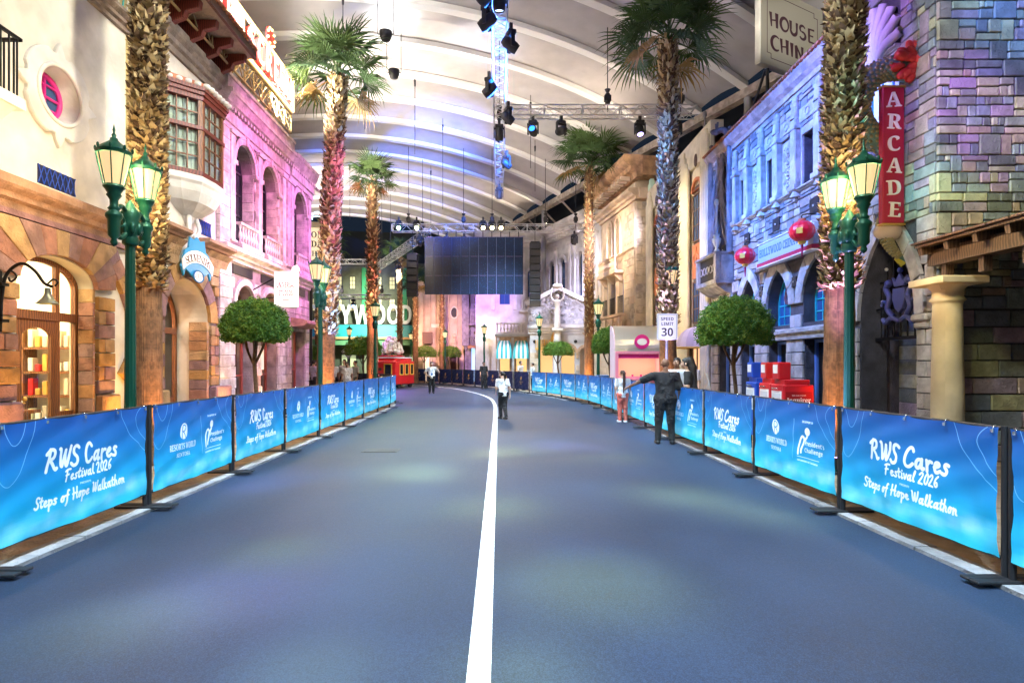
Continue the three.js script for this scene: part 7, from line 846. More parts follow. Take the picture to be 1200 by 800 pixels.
function huskGeo(h0, h1, r0, r1, n, spread, s, fine = 1) { // pointed old leaf bases in spirals up the trunk
  reseed(s); const pos = []; for (let i = 0; i < n; i++) { const t = (i + rnd()) / n, y = h0 + (h1 - h0) * t, r = r0 + (r1 - r0) * t, a = i * 2.399 + rr(-0.25, 0.25), w = rr(0.022, 0.062) * fine, l = rr(-0.04, 0.26) * fine, o = rr(0.25, 1.15) * spread, c = Math.cos(a), q = Math.sin(a), side = [-q, c], tw = rr(-0.1, 0.1);
    const A = [c * r * 0.95 + side[0] * w, y, q * r * 0.95 + side[1] * w], Bq = [c * r * 0.95 - side[0] * w, y, q * r * 0.95 - side[1] * w], R = r + o * 0.55, C = [c * R + side[0] * (w * 0.7 + tw), y + l * 0.6, q * R + side[1] * (w * 0.7 + tw)], D = [c * R - side[0] * (w * 0.7 - tw), y + l * 0.6, q * R - side[1] * (w * 0.7 - tw)], R2 = r + o, E = [c * R2 + side[0] * tw, y + l, q * R2 + side[1] * tw], F = [c * (r + o * 0.2), y + l * 0.3, q * (r + o * 0.2)], tk = [c * (R + 0.03), y + l * 0.5, q * (R + 0.03)];
    pos.push(...A, ...Bq, ...D, ...A, ...D, ...C, ...C, ...D, ...E, ...A, ...C, ...tk, ...C, ...E, ...tk, ...E, ...D, ...tk, ...D, ...Bq, ...tk, ...Bq, ...A, ...tk); }
  return trisGeo(pos);
}
function palm(x, d, H, r, label, o = {}) {
  const t = thing('fan_palm', label, 'palm tree', at(x, d, 0.02), o.turn ?? 0, 'fan palms lining the street');
  const hl = o.bare ?? 2.9, n = o.husks ?? 900, sp = o.spread ?? 0.14, lean = o.lean ?? 0;
  const bend = g => { const p = g.attributes.position; for (let i = 0; i < p.count; i++) p.setX(i, p.getX(i) + lean * (p.getY(i) / H) ** 1.5); return g; };
  const rings = []; for (let i = 0; i <= 40; i++) { const y = H * i / 40; rings.push([r * (1.12 - 0.3 * i / 40) * (y < 0.5 ? 1 + 0.35 * (0.5 - y) : 1) * (1 + 0.03 * Math.sin(i * 2.3)), y]); }
  part(t, 'trunk', bend(lathe(rings, 18)), mat.barkLow);
  for (let k = 0; k < 3; k++) stuff(part(t, 'leaf_base_husks', bend(huskGeo(hl, H + 0.1, r * 1.02, r * 0.85, n / 3 | 0, sp, 500 + k * 7 + x * 10 | 0, o.fine ?? 1)), mat.husk[k]));
  reseed(700 + Math.round(d * 10)); const N = o.fronds ?? 26; for (let i = 0; i < N; i++) { const f = new THREE.Mesh(fronds[i % 4], i > N - 3 ? dryMat : palmMats[i % 3]); f.name = 'frond'; f.castShadow = f.receiveShadow = true; const el = 1.3 - 1.85 * (i / N) + rr(-0.12, 0.12); f.rotation.set(rr(-0.3, 0.3), i * 2.399 + rr(-0.2, 0.2), el, 'YXZ'); f.position.set(lean, H + 0.05 + 0.12 * (1 - i / N), 0); f.scale.setScalar((o.s ?? 1) * rr(0.88, 1.1)); t.add(f); }
}
palm(-5.45, 9.0, 10.2, 0.185, 'fan palm with golden shaggy trunk beside the sandstone doorway', { husks: 5400, spread: 0.12, fine: 0.66, bare: 2.7 });
palm(5.26, 9.0, 10.2, 0.2, 'fan palm with lilac-lit shaggy trunk beside the gothic building', { husks: 5400, spread: 0.14, fine: 0.7, lean: 0.2, bare: 2.7 });
palm(-5.38, 17.9, 10.3, 0.25, 'tall fan palm rising past the end of the pink arcade', { husks: 2100, bare: 2.4, s: 1.18, lean: 0.4 });
palm(-5.6, 25.6, 9.5, 0.23, 'shorter fan palm with reddish trunk beyond the arcade', { husks: 700, bare: 3.4, s: 0.85, fronds: 26 });
palm(4.95, 17.0, 10.9, 0.23, 'tall fan palm behind the double lamp and speed limit sign', { husks: 2100, bare: 2.6, s: 1.25 });
palm(4.5, 29, 11.4, 0.23, 'fan palm with smooth orange upper trunk before the beige corner building', { husks: 700, bare: 2.8, s: 1.4, spread: 0.1 });
for (const [x, d, h] of [[-7.2, 42, 9.2], [-6.5, 45, 7.6], [-4.6, 46.5, 8.2], [-1.6, 43.5, 8.6], [-12.5, 40, 8.2], [-8.9, 29.5, 7.4]]) palm(x, d, h, 0.2, d < 30 ? 'slim fan palm behind the photo shop sign' : d > 46 ? 'slim fan palm in front of the peach pilasters' : x < -10 ? 'slim fan palm before the teal marquee' : x > -2 ? 'slim fan palm before the turreted building' : d > 44 ? 'slim red-lit fan palm at the left edge of the peach building' : 'slim fan palm right of the giant white letters', { husks: 240, bare: 3, fronds: 20, s: 1.0 });
// ---- clipped round trees ----
function crownGeo(s, n, rx, ry) { // small leaves through the outer shell of a flattened dome with a ragged skin
  reseed(s); const pos = [], nr = []; for (let i = 0; i < n; i++) { const u = rr(-0.62, 1), a = rnd() * 2 * PI, k = Math.sqrt(1 - Math.min(1, u * u)), lump = 1 + 0.07 * Math.sin(a * 4 + u * 3 + s) + 0.06 * Math.sin(a * 9 - u * 7 + 1 + s) + 0.05 * Math.sin(a * 17 + u * 13), depth = i % 3 ? rr(0.9, 1.06) : rr(0.35, 0.95), cx = Math.cos(a) * k * rx * lump * depth, cz = Math.sin(a) * k * rx * lump * depth, cy = (u < -0.3 ? -0.3 + (u + 0.3) * 0.35 : u) * ry * lump * depth;
    const d = new THREE.Vector3(rr(-1, 1), rr(-0.6, 1), rr(-1, 1)).normalize(), e = new THREE.Vector3(rr(-1, 1), rr(-1, 1), rr(-1, 1)).cross(d).normalize(), l = rr(0.022, 0.04), w = l * 0.42, c = new THREE.Vector3(cx, cy, cz), A = c.clone().addScaledVector(d, -l), Bq = c.clone().addScaledVector(e, w), C = c.clone().addScaledVector(d, l), D = c.clone().addScaledVector(e, -w); pos.push(...A.toArray(), ...Bq.toArray(), ...C.toArray(), ...A.toArray(), ...C.toArray(), ...D.toArray()); }
  return trisGeo(pos);
}
const topMats = [leafMat([0.12, 0.27, 0.035], 0.35), leafMat([0.22, 0.33, 0.045], 0.35), leafMat([0.08, 0.19, 0.035], 0.35)];
function topiary(x, d, rx, ry, cy, label, big = true) {
  const t = thing('clipped_tree', label, 'tree', at(x, d, 0.02), rr(0, 0.01), 'clipped round street trees'); const h = cy - ry * 0.2;
  part(t, 'trunk', [tube([[0, 0, 0], [0.03, h * 0.4, 0.02], [-0.02, h * 0.75, 0], [0.02, h, 0]], 0.045, 8), tube([[-0.01, h * 0.72, 0], [0.18, h * 0.9, 0.05], [0.4 * rx, h * 1.05, 0.05]], 0.026, 6), tube([[0, h * 0.68, 0], [-0.2, h * 0.88, -0.05], [-0.4 * rx, h * 1.05, -0.08]], 0.026, 6), tube([[0, h * 0.75, 0], [0.02, h * 0.95, 0.25 * rx], [0.05, h * 1.05, 0.4 * rx]], 0.022, 6)], M([0.20, 0.13, 0.08], { roughness: 0.9, map: T.bark }));
  const c = new THREE.Group(); const n = big ? 13000 : 4200; for (let k = 0; k < 3; k++) { const g = crownGeo(41 + k * 5 + Math.round(d), n, rx, ry); if (!big) g.scale(1, 1, 1); g.translate(0, cy, 0); part(t, 'crown', g, topMats[k]); }
  const tw = []; for (let i = 0; i < 22; i++) { const a = rnd() * 2 * PI, u = rr(-0.1, 0.9), k = Math.sqrt(1 - u * u) * 0.85; tw.push(tube([[0.2 * rx * Math.cos(a), h, 0.2 * rx * Math.sin(a)], [0.5 * k * rx * Math.cos(a), cy + u * ry * 0.3, 0.5 * k * rx * Math.sin(a)], [k * rx * Math.cos(a), cy + u * ry * 0.85, k * rx * Math.sin(a)]], 0.01, 4, 5)); } part(t, 'twigs', tw, M([0.16, 0.11, 0.07]));
}
topiary(-5.0, 11.9, 0.60, 0.56, 2.26, 'round clipped tree in front of the pink arcade'); topiary(5.15, 12.7, 0.72, 0.68, 2.28, 'domed clipped tree in front of the gothic windows');
topiary(4.05, 21.2, 0.6, 0.62, 2.2, 'round clipped tree beside the pink kiosk'); topiary(3.2, 31.5, 0.78, 0.52, 2.2, 'clipped tree in front of the pavilion arches', false); topiary(-6.35, 27.1, 0.8, 0.6, 2.2, 'wide clipped tree beside the trolley', false); topiary(-4.0, 47, 0.9, 0.6, 2.3, 'clipped tree before the peach building, right of the doorway', false); topiary(-6.0, 46.5, 0.95, 0.62, 2.3, 'clipped tree before the peach building, next to the trolley', false); topiary(-10.5, 33, 0.7, 0.55, 2.0, 'clipped tree behind the group in white shirts', false);
// ================= people =================
function nets(f, lo, hi, cell) { // surface nets of a distance field
  const n = [0, 1, 2].map(k => Math.ceil((hi[k] - lo[k]) / cell) + 1), [nx, ny, nz] = n, F = new Float32Array(nx * ny * nz), id = (i, j, k) => i + nx * (j + ny * k);
  for (let k = 0; k < nz; k++) for (let j = 0; j < ny; j++) for (let i = 0; i < nx; i++) F[id(i, j, k)] = f(lo[0] + i * cell, lo[1] + j * cell, lo[2] + k * cell);
  const vi = new Int32Array(nx * ny * nz).fill(-1), V = [], ix = [];
  for (let k = 0; k < nz - 1; k++) for (let j = 0; j < ny - 1; j++) for (let i = 0; i < nx - 1; i++) {
    let m = 0; for (let c = 0; c < 8; c++) if (F[id(i + (c & 1), j + (c >> 1 & 1), k + (c >> 2))] < 0) m |= 1 << c; if (m === 0 || m === 255) continue;
    let sx = 0, sy = 0, sz = 0, cnt = 0; for (let a = 0; a < 8; a++) for (let b = a + 1; b < 8; b++) { const x = a ^ b; if (x !== 1 && x !== 2 && x !== 4) continue; const fa = F[id(i + (a & 1), j + (a >> 1 & 1), k + (a >> 2))], fb = F[id(i + (b & 1), j + (b >> 1 & 1), k + (b >> 2))]; if ((fa < 0) === (fb < 0)) continue; const t = fa / (fa - fb); sx += (a & 1) + t * ((b & 1) - (a & 1)); sy += (a >> 1 & 1) + t * ((b >> 1 & 1) - (a >> 1 & 1)); sz += (a >> 2) + t * ((b >> 2) - (a >> 2)); cnt++; }
    vi[id(i, j, k)] = V.length / 3; V.push(lo[0] + (i + sx / cnt) * cell, lo[1] + (j + sy / cnt) * cell, lo[2] + (k + sz / cnt) * cell);
  }
  const quad = (a, b, c, d, fl) => { if (a < 0 || b < 0 || c < 0 || d < 0) return; fl ? ix.push(a, b, c, a, c, d) : ix.push(a, c, b, a, d, c); };
  for (let k = 1; k < nz - 1; k++) for (let j = 1; j < ny - 1; j++) for (let i = 1; i < nx - 1; i++) { const s = F[id(i, j, k)] < 0;
    if (s !== (F[id(i + 1, j, k)] < 0)) quad(vi[id(i, j - 1, k - 1)], vi[id(i, j, k - 1)], vi[id(i, j, k)], vi[id(i, j - 1, k)], s);
    if (s !== (F[id(i, j + 1, k)] < 0)) quad(vi[id(i - 1, j, k - 1)], vi[id(i - 1, j, k)], vi[id(i, j, k)], vi[id(i, j, k - 1)], s);
    if (s !== (F[id(i, j, k + 1)] < 0)) quad(vi[id(i - 1, j - 1, k)], vi[id(i, j - 1, k)], vi[id(i, j, k)], vi[id(i - 1, j, k)], s); }
  const g = new THREE.BufferGeometry(); g.setAttribute('position', new THREE.Float32BufferAttribute(V, 3)); g.setIndex(ix); g.computeVertexNormals(); return g;
}
const cap = (a, b, r0, r1, fz = 1) => { const ax = a[0], ay = a[1], az = a[2], dx = b[0] - ax, dy = b[1] - ay, dz = (b[2] - az) * fz, L2 = dx * dx + dy * dy + dz * dz || 1e-9; const q = (x, y, z, e) => { const px = x - ax, py = y - ay, pz = (z - az) * fz; let t = (px * dx + py * dy + pz * dz) / L2; t = t < 0 ? 0 : t > 1 ? 1 : t; const ux = px - t * dx, uy = py - t * dy, uz = pz - t * dz; return Math.sqrt(ux * ux + uy * uy + uz * uz) - (r0 + (r1 - r0) * t + e); }; q.box = [a, b, Math.max(r0, r1)]; return q; };
const smin = (list, k) => (x, y, z, e = 0) => { let d = 9; for (const f of list) { const b = f(x, y, z, e); const h = Math.max(k - Math.abs(d - b), 0) / k; d = Math.min(d, b) - h * h * k * 0.25; } return d; };
const bounds = (list, pad) => { const lo = [9, 9, 9], hi = [-9, -9, -9]; for (const f of list) for (const p of f.box.slice(0, 2)) for (let k = 0; k < 3; k++) { lo[k] = Math.min(lo[k], p[k] - f.box[2] - pad); hi[k] = Math.max(hi[k], p[k] + f.box[2] + pad); } return [lo, hi]; };
const ell = (c, r) => { const m = Math.min(...r); return (x, y, z) => { const a = (x - c[0]) / r[0], b = (y - c[1]) / r[1], d = (z - c[2]) / r[2]; return (Math.sqrt(a * a + b * b + d * d) - 1) * m; }; };
const tint = (g, f) => { g = fin(g); const p = g.attributes.position, c = new Float32Array(p.count * 3); for (let i = 0; i < p.count; i++) c.set(f ? f(p.getX(i), p.getY(i), p.getZ(i)) : [1, 1, 1], i * 3); g.setAttribute('color', new THREE.BufferAttribute(c, 3)); return g; };
const HEAD = (() => { // faces +z, origin at the middle of the head
  const s = smin([ell([0, 0.025, -0.012], [0.076, 0.094, 0.096]), ell([0, -0.045, 0.02], [0.056, 0.066, 0.068]), cap([0, 0.018, 0.082], [0, -0.018, 0.1], 0.009, 0.013), ell([-0.04, -0.02, 0.06], [0.028, 0.03, 0.024]), ell([0.04, -0.02, 0.06], [0.028, 0.03, 0.024]), cap([-0.032, 0.03, 0.076], [0.032, 0.03, 0.076], 0.011, 0.011)].map(f => (x, y, z, e) => f(x, y, z, e ?? 0)), 0.022);
  const ears = [ell([-0.079, 0, -0.008], [0.011, 0.03, 0.019]), ell([0.079, 0, -0.008], [0.011, 0.03, 0.019])], lips = [cap([-0.02, -0.052, 0.083], [0.02, -0.052, 0.083], 0.007, 0.007), cap([-0.017, -0.062, 0.081], [0.017, -0.062, 0.081], 0.008, 0.008)], sock = [ell([-0.031, 0.008, 0.093], [0.017, 0.011, 0.016]), ell([0.031, 0.008, 0.093], [0.017, 0.011, 0.016])], eye = [ell([-0.031, 0.007, 0.07], [0.013, 0.012, 0.013]), ell([0.031, 0.007, 0.07], [0.013, 0.012, 0.013])];
  const g = nets((x, y, z) => { let d = Math.min(s(x, y, z), ears[0](x, y, z), ears[1](x, y, z), lips[0](x, y, z, 0), lips[1](x, y, z, 0)); d = Math.max(d, -sock[0](x, y, z), -sock[1](x, y, z)); return Math.min(d, eye[0](x, y, z), eye[1](x, y, z)); }, [-0.11, -0.14, -0.13], [0.11, 0.14, 0.13], 0.0055);
  return tint(g, (x, y, z) => { const ax = Math.abs(x); if (z > 0.068 && Math.hypot(ax - 0.031, y - 0.007) < 0.007) return [0.03, 0.02, 0.02]; if (z > 0.062 && Math.hypot((ax - 0.031) / 1.3, y - 0.007) < 0.011) return [1.3, 1.5, 1.7]; if (z > 0.07 && ax < 0.026 && y < -0.044 && y > -0.07) return [0.85, 0.55, 0.55]; if (z > 0.06 && Math.abs(y - 0.034) < 0.006 && ax > 0.013 && ax < 0.05) return [0.15, 0.12, 0.12]; return [1, 1, 1]; });
})();
const HAND = (() => { // right hand hanging: wrist at the origin, fingers down -y, palm toward +x, thumb forward +z
  const L = [cap([0, 0.01, 0], [0, -0.03, 0], 0.024, 0.026), cap([0, -0.03, 0.02], [0.002, -0.085, 0.026], 0.017, 0.015), cap([0, -0.03, -0.02], [0.002, -0.082, -0.026], 0.017, 0.014), cap([0, -0.03, 0], [0, -0.088, 0], 0.018, 0.016)];
  for (const [z, l] of [[0.029, 0.07], [0.01, 0.08], [-0.01, 0.074], [-0.029, 0.058]]) { const k = [0.002, -0.086, z], m = [0.008, -0.086 - l * 0.5, z * 1.08], e = [0.026, -0.086 - l * 0.92, z * 1.1]; L.push(cap(k, m, 0.0092, 0.0086), cap(m, e, 0.0086, 0.0074)); }
  L.push(cap([0.004, -0.03, 0.026], [0.016, -0.062, 0.052], 0.013, 0.011), cap([0.016, -0.062, 0.052], [0.022, -0.096, 0.056], 0.0105, 0.0085));
  const f = smin(L, 0.009); return tint(nets((x, y, z) => f(x, y, z, 0), [-0.04, -0.19, -0.06], [0.06, 0.05, 0.09], 0.0042));
})();
const v3 = a => new THREE.Vector3(...a);
function person(x, d, turn, H, label, o) {
  const t = thing('person', label, 'person', at(x, d, o.y ?? 0.0), turn, o.group), s = H / 1.75, cell = (o.cell ?? 0.022), w = o.wide ?? 1;
  const sk = M(o.skin ?? [0.42, 0.24, 0.16], { roughness: 0.6, vertexColors: true }), ln = o.lean ?? 0; // lean: chest forward
  const hip = 0.93, P = { hl: [0.085 * w, hip, 0], hr: [-0.085 * w, hip, 0], ch: [0, 1.32, ln * 0.75], nk: [0, 1.46, ln], sl: [0.175 * w, 1.42, ln * 0.95], sr: [-0.175 * w, 1.42, ln * 0.95], hd: [0, 1.635, ln * 1.15 + 0.015], kl: o.kl ?? [0.095 * w, 0.49, 0.015], kr: o.kr ?? [-0.095 * w, 0.49, 0.015], al: o.al ?? [0.1 * w, 0.085, -0.02], ar: o.ar ?? [-0.1 * w, 0.085, -0.02], el: o.el ?? [0.235 * w, 1.15, ln * 0.5 - 0.02], er: o.er ?? [-0.235 * w, 1.15, ln * 0.5 - 0.02], wl: o.wl ?? [0.25 * w, 0.91, 0.05], wr: o.wr ?? [-0.25 * w, 0.91, 0.05] };
  const toe = a => [a[0] * 1.12, 0.035 + Math.max(0, a[1] - 0.085) * 0.6, a[2] + 0.16], heel = a => [a[0], Math.max(0.04, a[1] - 0.045), a[2] - 0.025];
  const torso = [cap(P.hl, P.hr, 0.105 * w, 0.105 * w, 1.15), cap([0.045 * w, 0.97, 0], [0.07 * w, 1.33, P.ch[2]], 0.1 * w, 0.105 * w, 1.2), cap([-0.045 * w, 0.97, 0], [-0.07 * w, 1.33, P.ch[2]], 0.1 * w, 0.105 * w, 1.2), cap(P.sl, P.sr, 0.062, 0.062), cap([0, 1.4, P.ch[2]], [0, 1.55, P.hd[2] - 0.03], 0.062, 0.052)];
  const armU = [cap(P.sl, P.el, 0.054 * w, 0.042 * w), cap(P.sr, P.er, 0.054 * w, 0.042 * w)], armL = [cap(P.el, P.wl, 0.041 * w, 0.027), cap(P.er, P.wr, 0.041 * w, 0.027)], legs = [cap(P.hl, P.kl, 0.092 * w, 0.06), cap(P.hr, P.kr, 0.092 * w, 0.06), cap(P.kl, P.al, 0.06, 0.04), cap(P.kr, P.ar, 0.06, 0.04)], feet = [cap(heel(P.al), toe(P.al), 0.04, 0.032), cap(heel(P.ar), toe(P.ar), 0.04, 0.032)];
  const all = [...torso, ...armU, ...armL, ...legs, ...feet], fb = smin(all, 0.05), [lo, hi] = bounds(all, 0.05);
  const geos = [tint(nets((a, b, c) => fb(a, b, c, 0), lo, hi, cell))], hd = HEAD.clone().scale(o.head ?? 1, o.head ?? 1, o.head ?? 1); mv(hd, ...P.hd, o.nod ?? 0, o.look ?? 0, 0); geos.push(hd);
  for (const [e, wr, m] of [[P.el, P.wl, -1], [P.er, P.wr, 1]]) { const h = HAND.clone(); if (m < 0) { h.scale(-1, 1, 1); const p = h.attributes.position; for (let i = 0; i < p.count; i += 3) for (const at2 of ['position', 'normal', 'color']) { const A = h.attributes[at2], q = [A.getX(i + 1), A.getY(i + 1), A.getZ(i + 1)]; A.setXYZ(i + 1, A.getX(i + 2), A.getY(i + 2), A.getZ(i + 2)); A.setXYZ(i + 2, ...q); } } const dir = v3(wr).sub(v3(e)).normalize(); h.applyQuaternion(new THREE.Quaternion().setFromUnitVectors(new THREE.Vector3(0, -1, 0), dir)); geos.push(h.translate(...wr)); }
  const body = part(t, 'body', geos.map(g => g.scale(s, s, s)), sk);
  const mk = (name, list, e, cut, m, k = 0.05, pad = 0.09) => { const f = smin(list, k), [a, b] = bounds(list, pad); return part(t, name, nets((x, y, z) => Math.max(f(x, y, z, e), cut(x, y, z)), a, b, cell * 0.9).scale(s, s, s), m); };
  const cl = (c, q = {}) => M(c, { roughness: 0.85, map: T.plaster, bumpMap: T.plasterBump, bumpScale: 0.05, ...q }), half = (a, b, q) => [a[0] + (b[0] - a[0]) * q, a[1] + (b[1] - a[1]) * q, a[2] + (b[2] - a[2]) * q], sv = o.sleeve ?? 0.62;
  const hem = o.hem ?? 0.84, sl = [cap(P.sl, half(P.sl, P.el, sv), 0.058 * w, 0.056 * w), cap(P.sr, half(P.sr, P.er, sv), 0.058 * w, 0.056 * w)];
  mk('shirt', [...torso.slice(0, 4), cap([0, 0.92, 0], [0, hem + 0.02, 0], 0.125 * w, 0.135 * w, 1.3), ...sl], 0.018, (x, y, z) => Math.max(hem - y, (y - 1.475) - Math.abs(x) * 0.0), cl(o.shirt));
  mk('trousers', [...legs, torso[0], cap([0, 0.95, 0], [0, 1.0, 0], 0.11 * w, 0.105 * w, 1.2)], 0.02, (x, y) => Math.max(y - 1.02, (o.cuff ?? 0.07) - y), cl(o.pants), 0.035);
  mk('shoes', feet, 0.012, (x, y) => Math.max(0.006 - y, y - 0.12), M(o.shoes ?? [0.02, 0.02, 0.02], { roughness: 0.5 }), 0.02, 0.03);
  if (o.hair) { const c = P.hd, hf = ell([c[0], c[1] + 0.03, c[2] - 0.016], [0.087, 0.102, 0.106]), ly = o.look ?? 0, cs = Math.cos(ly), sn = Math.sin(ly), ext2 = (o.tail ?? []).map(q => cap(q[0], q[1], q[2], q[3])), all2 = ext2.length ? smin(ext2, 0.03) : null; const bb = [[c[0] - 0.16, Math.min(c[1] - 0.14, ...(o.tail ?? []).map(q => Math.min(q[0][1], q[1][1]) - 0.08)), c[2] - 0.26], [c[0] + 0.16, c[1] + 0.18, c[2] + 0.16]];
    part(t, 'hair', nets((x, y, z) => { const fz = (z - c[2]) * cs + (x - c[0]) * sn, yy = y - c[1]; let d = Math.max(hf(x, y, z), (fz - 0.035) * 0.9 - Math.max(0, yy - 0.035) * 1.2, o.long ? -9 : -0.055 - yy); return all2 ? Math.min(d, all2(x, y, z, 0)) : d; }, ...bb, Math.min(cell, 0.014)).scale(s, s, s), M(o.hair, { roughness: 0.55 })); }
  if (o.lanyard) part(t, 'lanyard', [tube([[-0.07, 1.45, P.ch[2] + 0.1], [-0.03, 1.3, P.ch[2] + 0.15], [0, 1.14, 0.155]], 0.006, 5), tube([[0.07, 1.45, P.ch[2] + 0.1], [0.03, 1.3, P.ch[2] + 0.15], [0, 1.14, 0.155]], 0.006, 5), B(-0.05, 0.05, 1.02, 1.15, 0.155, 0.162)].map(g => g.scale(s, s, s)), M([0.05, 0.16, 0.4]));
  return t;
}
const WH = [0.78, 0.78, 0.76], BK = [0.018, 0.018, 0.02], HB = [0.015, 0.01, 0.008], skA = [0.50, 0.31, 0.21], skB = [0.30, 0.16, 0.10];
// man in black, back to the camera, left arm reaching over the barrier
person(3.28, 11.45, PI - 0.15, 1.68, 'bald man in black polo shirt reaching toward the barrier, seen from behind', { cell: 0.015, wide: 1.14, skin: [0.20, 0.10, 0.06], shirt: BK, pants: [0.02, 0.019, 0.018], sleeve: 0.9, el: [0.46, 1.3, 0.06], wl: [0.71, 1.17, 0.14], er: [-0.29, 1.14, -0.03], wr: [-0.29, 0.9, 0.04], kl: [0.13, 0.49, 0.02], al: [0.15, 0.085, -0.02], kr: [-0.11, 0.49, 0.0], ar: [-0.13, 0.085, -0.03], nod: 0.1 });
person(3.3, 15.5, PI + 0.1, 1.40, 'girl with long brown ponytail, white shirt and coral trousers at the barrier', { cell: 0.018, skin: skA, shirt: WH, pants: [0.72, 0.16, 0.11], shoes: [0.7, 0.7, 0.7], hair: [0.05, 0.022, 0.014], head: 1.12, tail: [[[0, 1.72, -0.1], [0, 1.66, -0.17], 0.04, 0.045], [[0, 1.66, -0.17], [0, 1.3, -0.16], 0.05, 0.045], [[0, 1.3, -0.16], [0.02, 1.0, -0.15], 0.045, 0.015]], el: [0.24, 1.16, -0.02], wl: [0.25, 0.94, 0.02], er: [-0.27, 1.16, 0.0], wr: [-0.33, 0.96, 0.1] });
person(0.12, 16.4, PI + 0.5, 1.36, 'walking person in white T-shirt and black trousers on the centre line', { cell: 0.018, skin: skA, shirt: WH, pants: BK, hair: HB, head: 1.1, lean: 0.08, nod: 0.25, tail: [[[0, 1.66, -0.06], [0, 1.6, -0.13], 0.035, 0.04], [[0, 1.6, -0.13], [0, 1.42, -0.11], 0.04, 0.02]], kl: [0.06, 0.52, 0.12], al: [0.03, 0.1, 0.14], kr: [-0.06, 0.48, 0.02], ar: [0.0, 0.12, -0.2], el: [0.22, 1.14, 0.14], wl: [0.14, 0.96, 0.3], er: [-0.24, 1.14, -0.04], wr: [-0.26, 0.9, -0.02] });
person(-3.5, 30, 0.2, 1.64, 'person in white shirt and black trousers standing in the road with hand on hip', { skin: skA, shirt: WH, pants: BK, hair: HB, lanyard: true, el: [0.4, 1.2, -0.02], wl: [0.3, 1.35, 0.18], er: [-0.38, 1.16, -0.06], wr: [-0.19, 0.99, 0.08] });
person(1.22, 33, PI / 2 - 0.6, 1.7, 'person in white polo shirt walking by the navy barrier', { skin: skA, shirt: WH, pants: BK, hair: HB, kl: [0.09, 0.5, 0.1], al: [0.1, 0.085, 0.08], kr: [-0.09, 0.49, -0.02], ar: [-0.1, 0.1, -0.2] });
person(1.88, 32.6, -PI / 2 + 0.2, 1.6, 'person in white shirt facing along the navy barrier, hands low', { skin: skA, shirt: [0.7, 0.74, 0.76], pants: BK, hair: HB, er: [-0.2, 1.15, 0.08], wr: [-0.14, 0.98, 0.22] });
person(-0.95, 35.6, 0.4, 1.66, 'person dressed all in black by the navy barrier', { skin: skB, shirt: BK, pants: BK, hair: HB, sleeve: 0.95 });
person(4.05, 13.2, -0.5, 1.68, 'man with lanyard in pale blue shirt behind the banner barrier', { cell: 0.018, y: 0.03, skin: skB, shirt: [0.62, 0.68, 0.74], pants: BK, hair: HB, lanyard: true });
person(4.02, 11.9, -PI / 2 - 0.3, 1.66, 'woman with long black hair in black dress top leaning on the barrier', { cell: 0.016, y: 0.03, skin: skA, shirt: BK, pants: BK, hair: HB, long: true, lean: 0.16, sleeve: 0.75, tail: [[[0, 1.7, 0.1], [0, 1.55, 0.06], 0.09, 0.09], [[0, 1.55, 0.06], [0, 1.22, 0.02], 0.09, 0.075], [[0.03, 1.55, 0.06], [0.06, 1.25, 0.04], 0.06, 0.05]], el: [0.25, 1.16, 0.16], wl: [0.2, 1.06, 0.38], er: [-0.25, 1.14, 0.16], wr: [-0.2, 1.02, 0.36] });
person(4.8, 14.6, -0.6, 1.66, 'man in pale pink T-shirt standing behind the woman in black', { y: 0.03, skin: skA, shirt: [0.7, 0.6, 0.62], pants: [0.06, 0.05, 0.06], hair: HB });
[[-8.6, 26.2, 1.62, 0.3, 'person in white shirt nearest the pink arcade corner', WH, BK], [-8.25, 25.8, 1.68, 2.6, 'person in pale grey shirt beside the green lamp post', [0.62, 0.62, 0.64], BK], [-7.45, 26, 1.66, 0.6, 'person in white shirt left in the group by the palms', WH, BK], [-7.1, 26.6, 1.72, -0.3, 'person with lanyard and pink-trimmed white shirt in the group by the palms', [0.74, 0.66, 0.64], BK], [-6.75, 25.7, 1.6, 0.2, 'person all in white in the group by the palms', WH, [0.66, 0.66, 0.64]], [-6.55, 26.4, 1.66, -0.8, 'person in light grey T-shirt at the edge of the group by the palms', [0.5, 0.52, 0.55], [0.1, 0.1, 0.11]]].forEach(([x, d, h, a, l, c, p], i) => person(x, d, a, h, l, { y: 0.03, cell: 0.024, skin: i % 2 ? skA : skB, shirt: c, pants: p, hair: HB, lanyard: i === 3, group: 'people standing beyond the left barriers' }));
{ const b = thing('shoulder_bag', 'white and blue bag held by the woman in black', 'bag', at(4.45, 11.85, 0.62), 0.3); part(b, 'bag_body', [ext([[-0.17, 0], [0.15, 0], [0.19, 0.3], [-0.2, 0.32]], -0.06, 0.06, [], 0.03)], M([0.7, 0.68, 0.62])); part(b, 'blue_panel', ext([[0.0, 0.02], [0.14, 0.02], [0.17, 0.2], [0.02, 0.18]], 0.06, 0.066), M([0.03, 0.08, 0.45])); part(b, 'strap', tube([[-0.16, 0.3, 0], [-0.2, 0.6, 0], [-0.28, 0.78, 0]], 0.014, 6), M([0.7, 0.68, 0.62])); }
// ================= stage and flood lights =================
const flood = (p, t, c, I, deg, soft, what, o = {}) => stageLight(p, t, c, I, deg, soft, `stage light on the long truss throwing ${what}`, o);
const LY = TY - 0.19; // lights clamp under the long truss
// blue-white wash on road and banners
for (const [d, I] of [[-2, 430], [3.5, 370], [8.6, 370], [13.2, 430], [20.9, 470], [28.4, 520]]) flood([0, LY, d], [0, 0, d + 2.5], [0.62, 0.82, 1.0], I, 46, 24, 'cool white wash on the road');
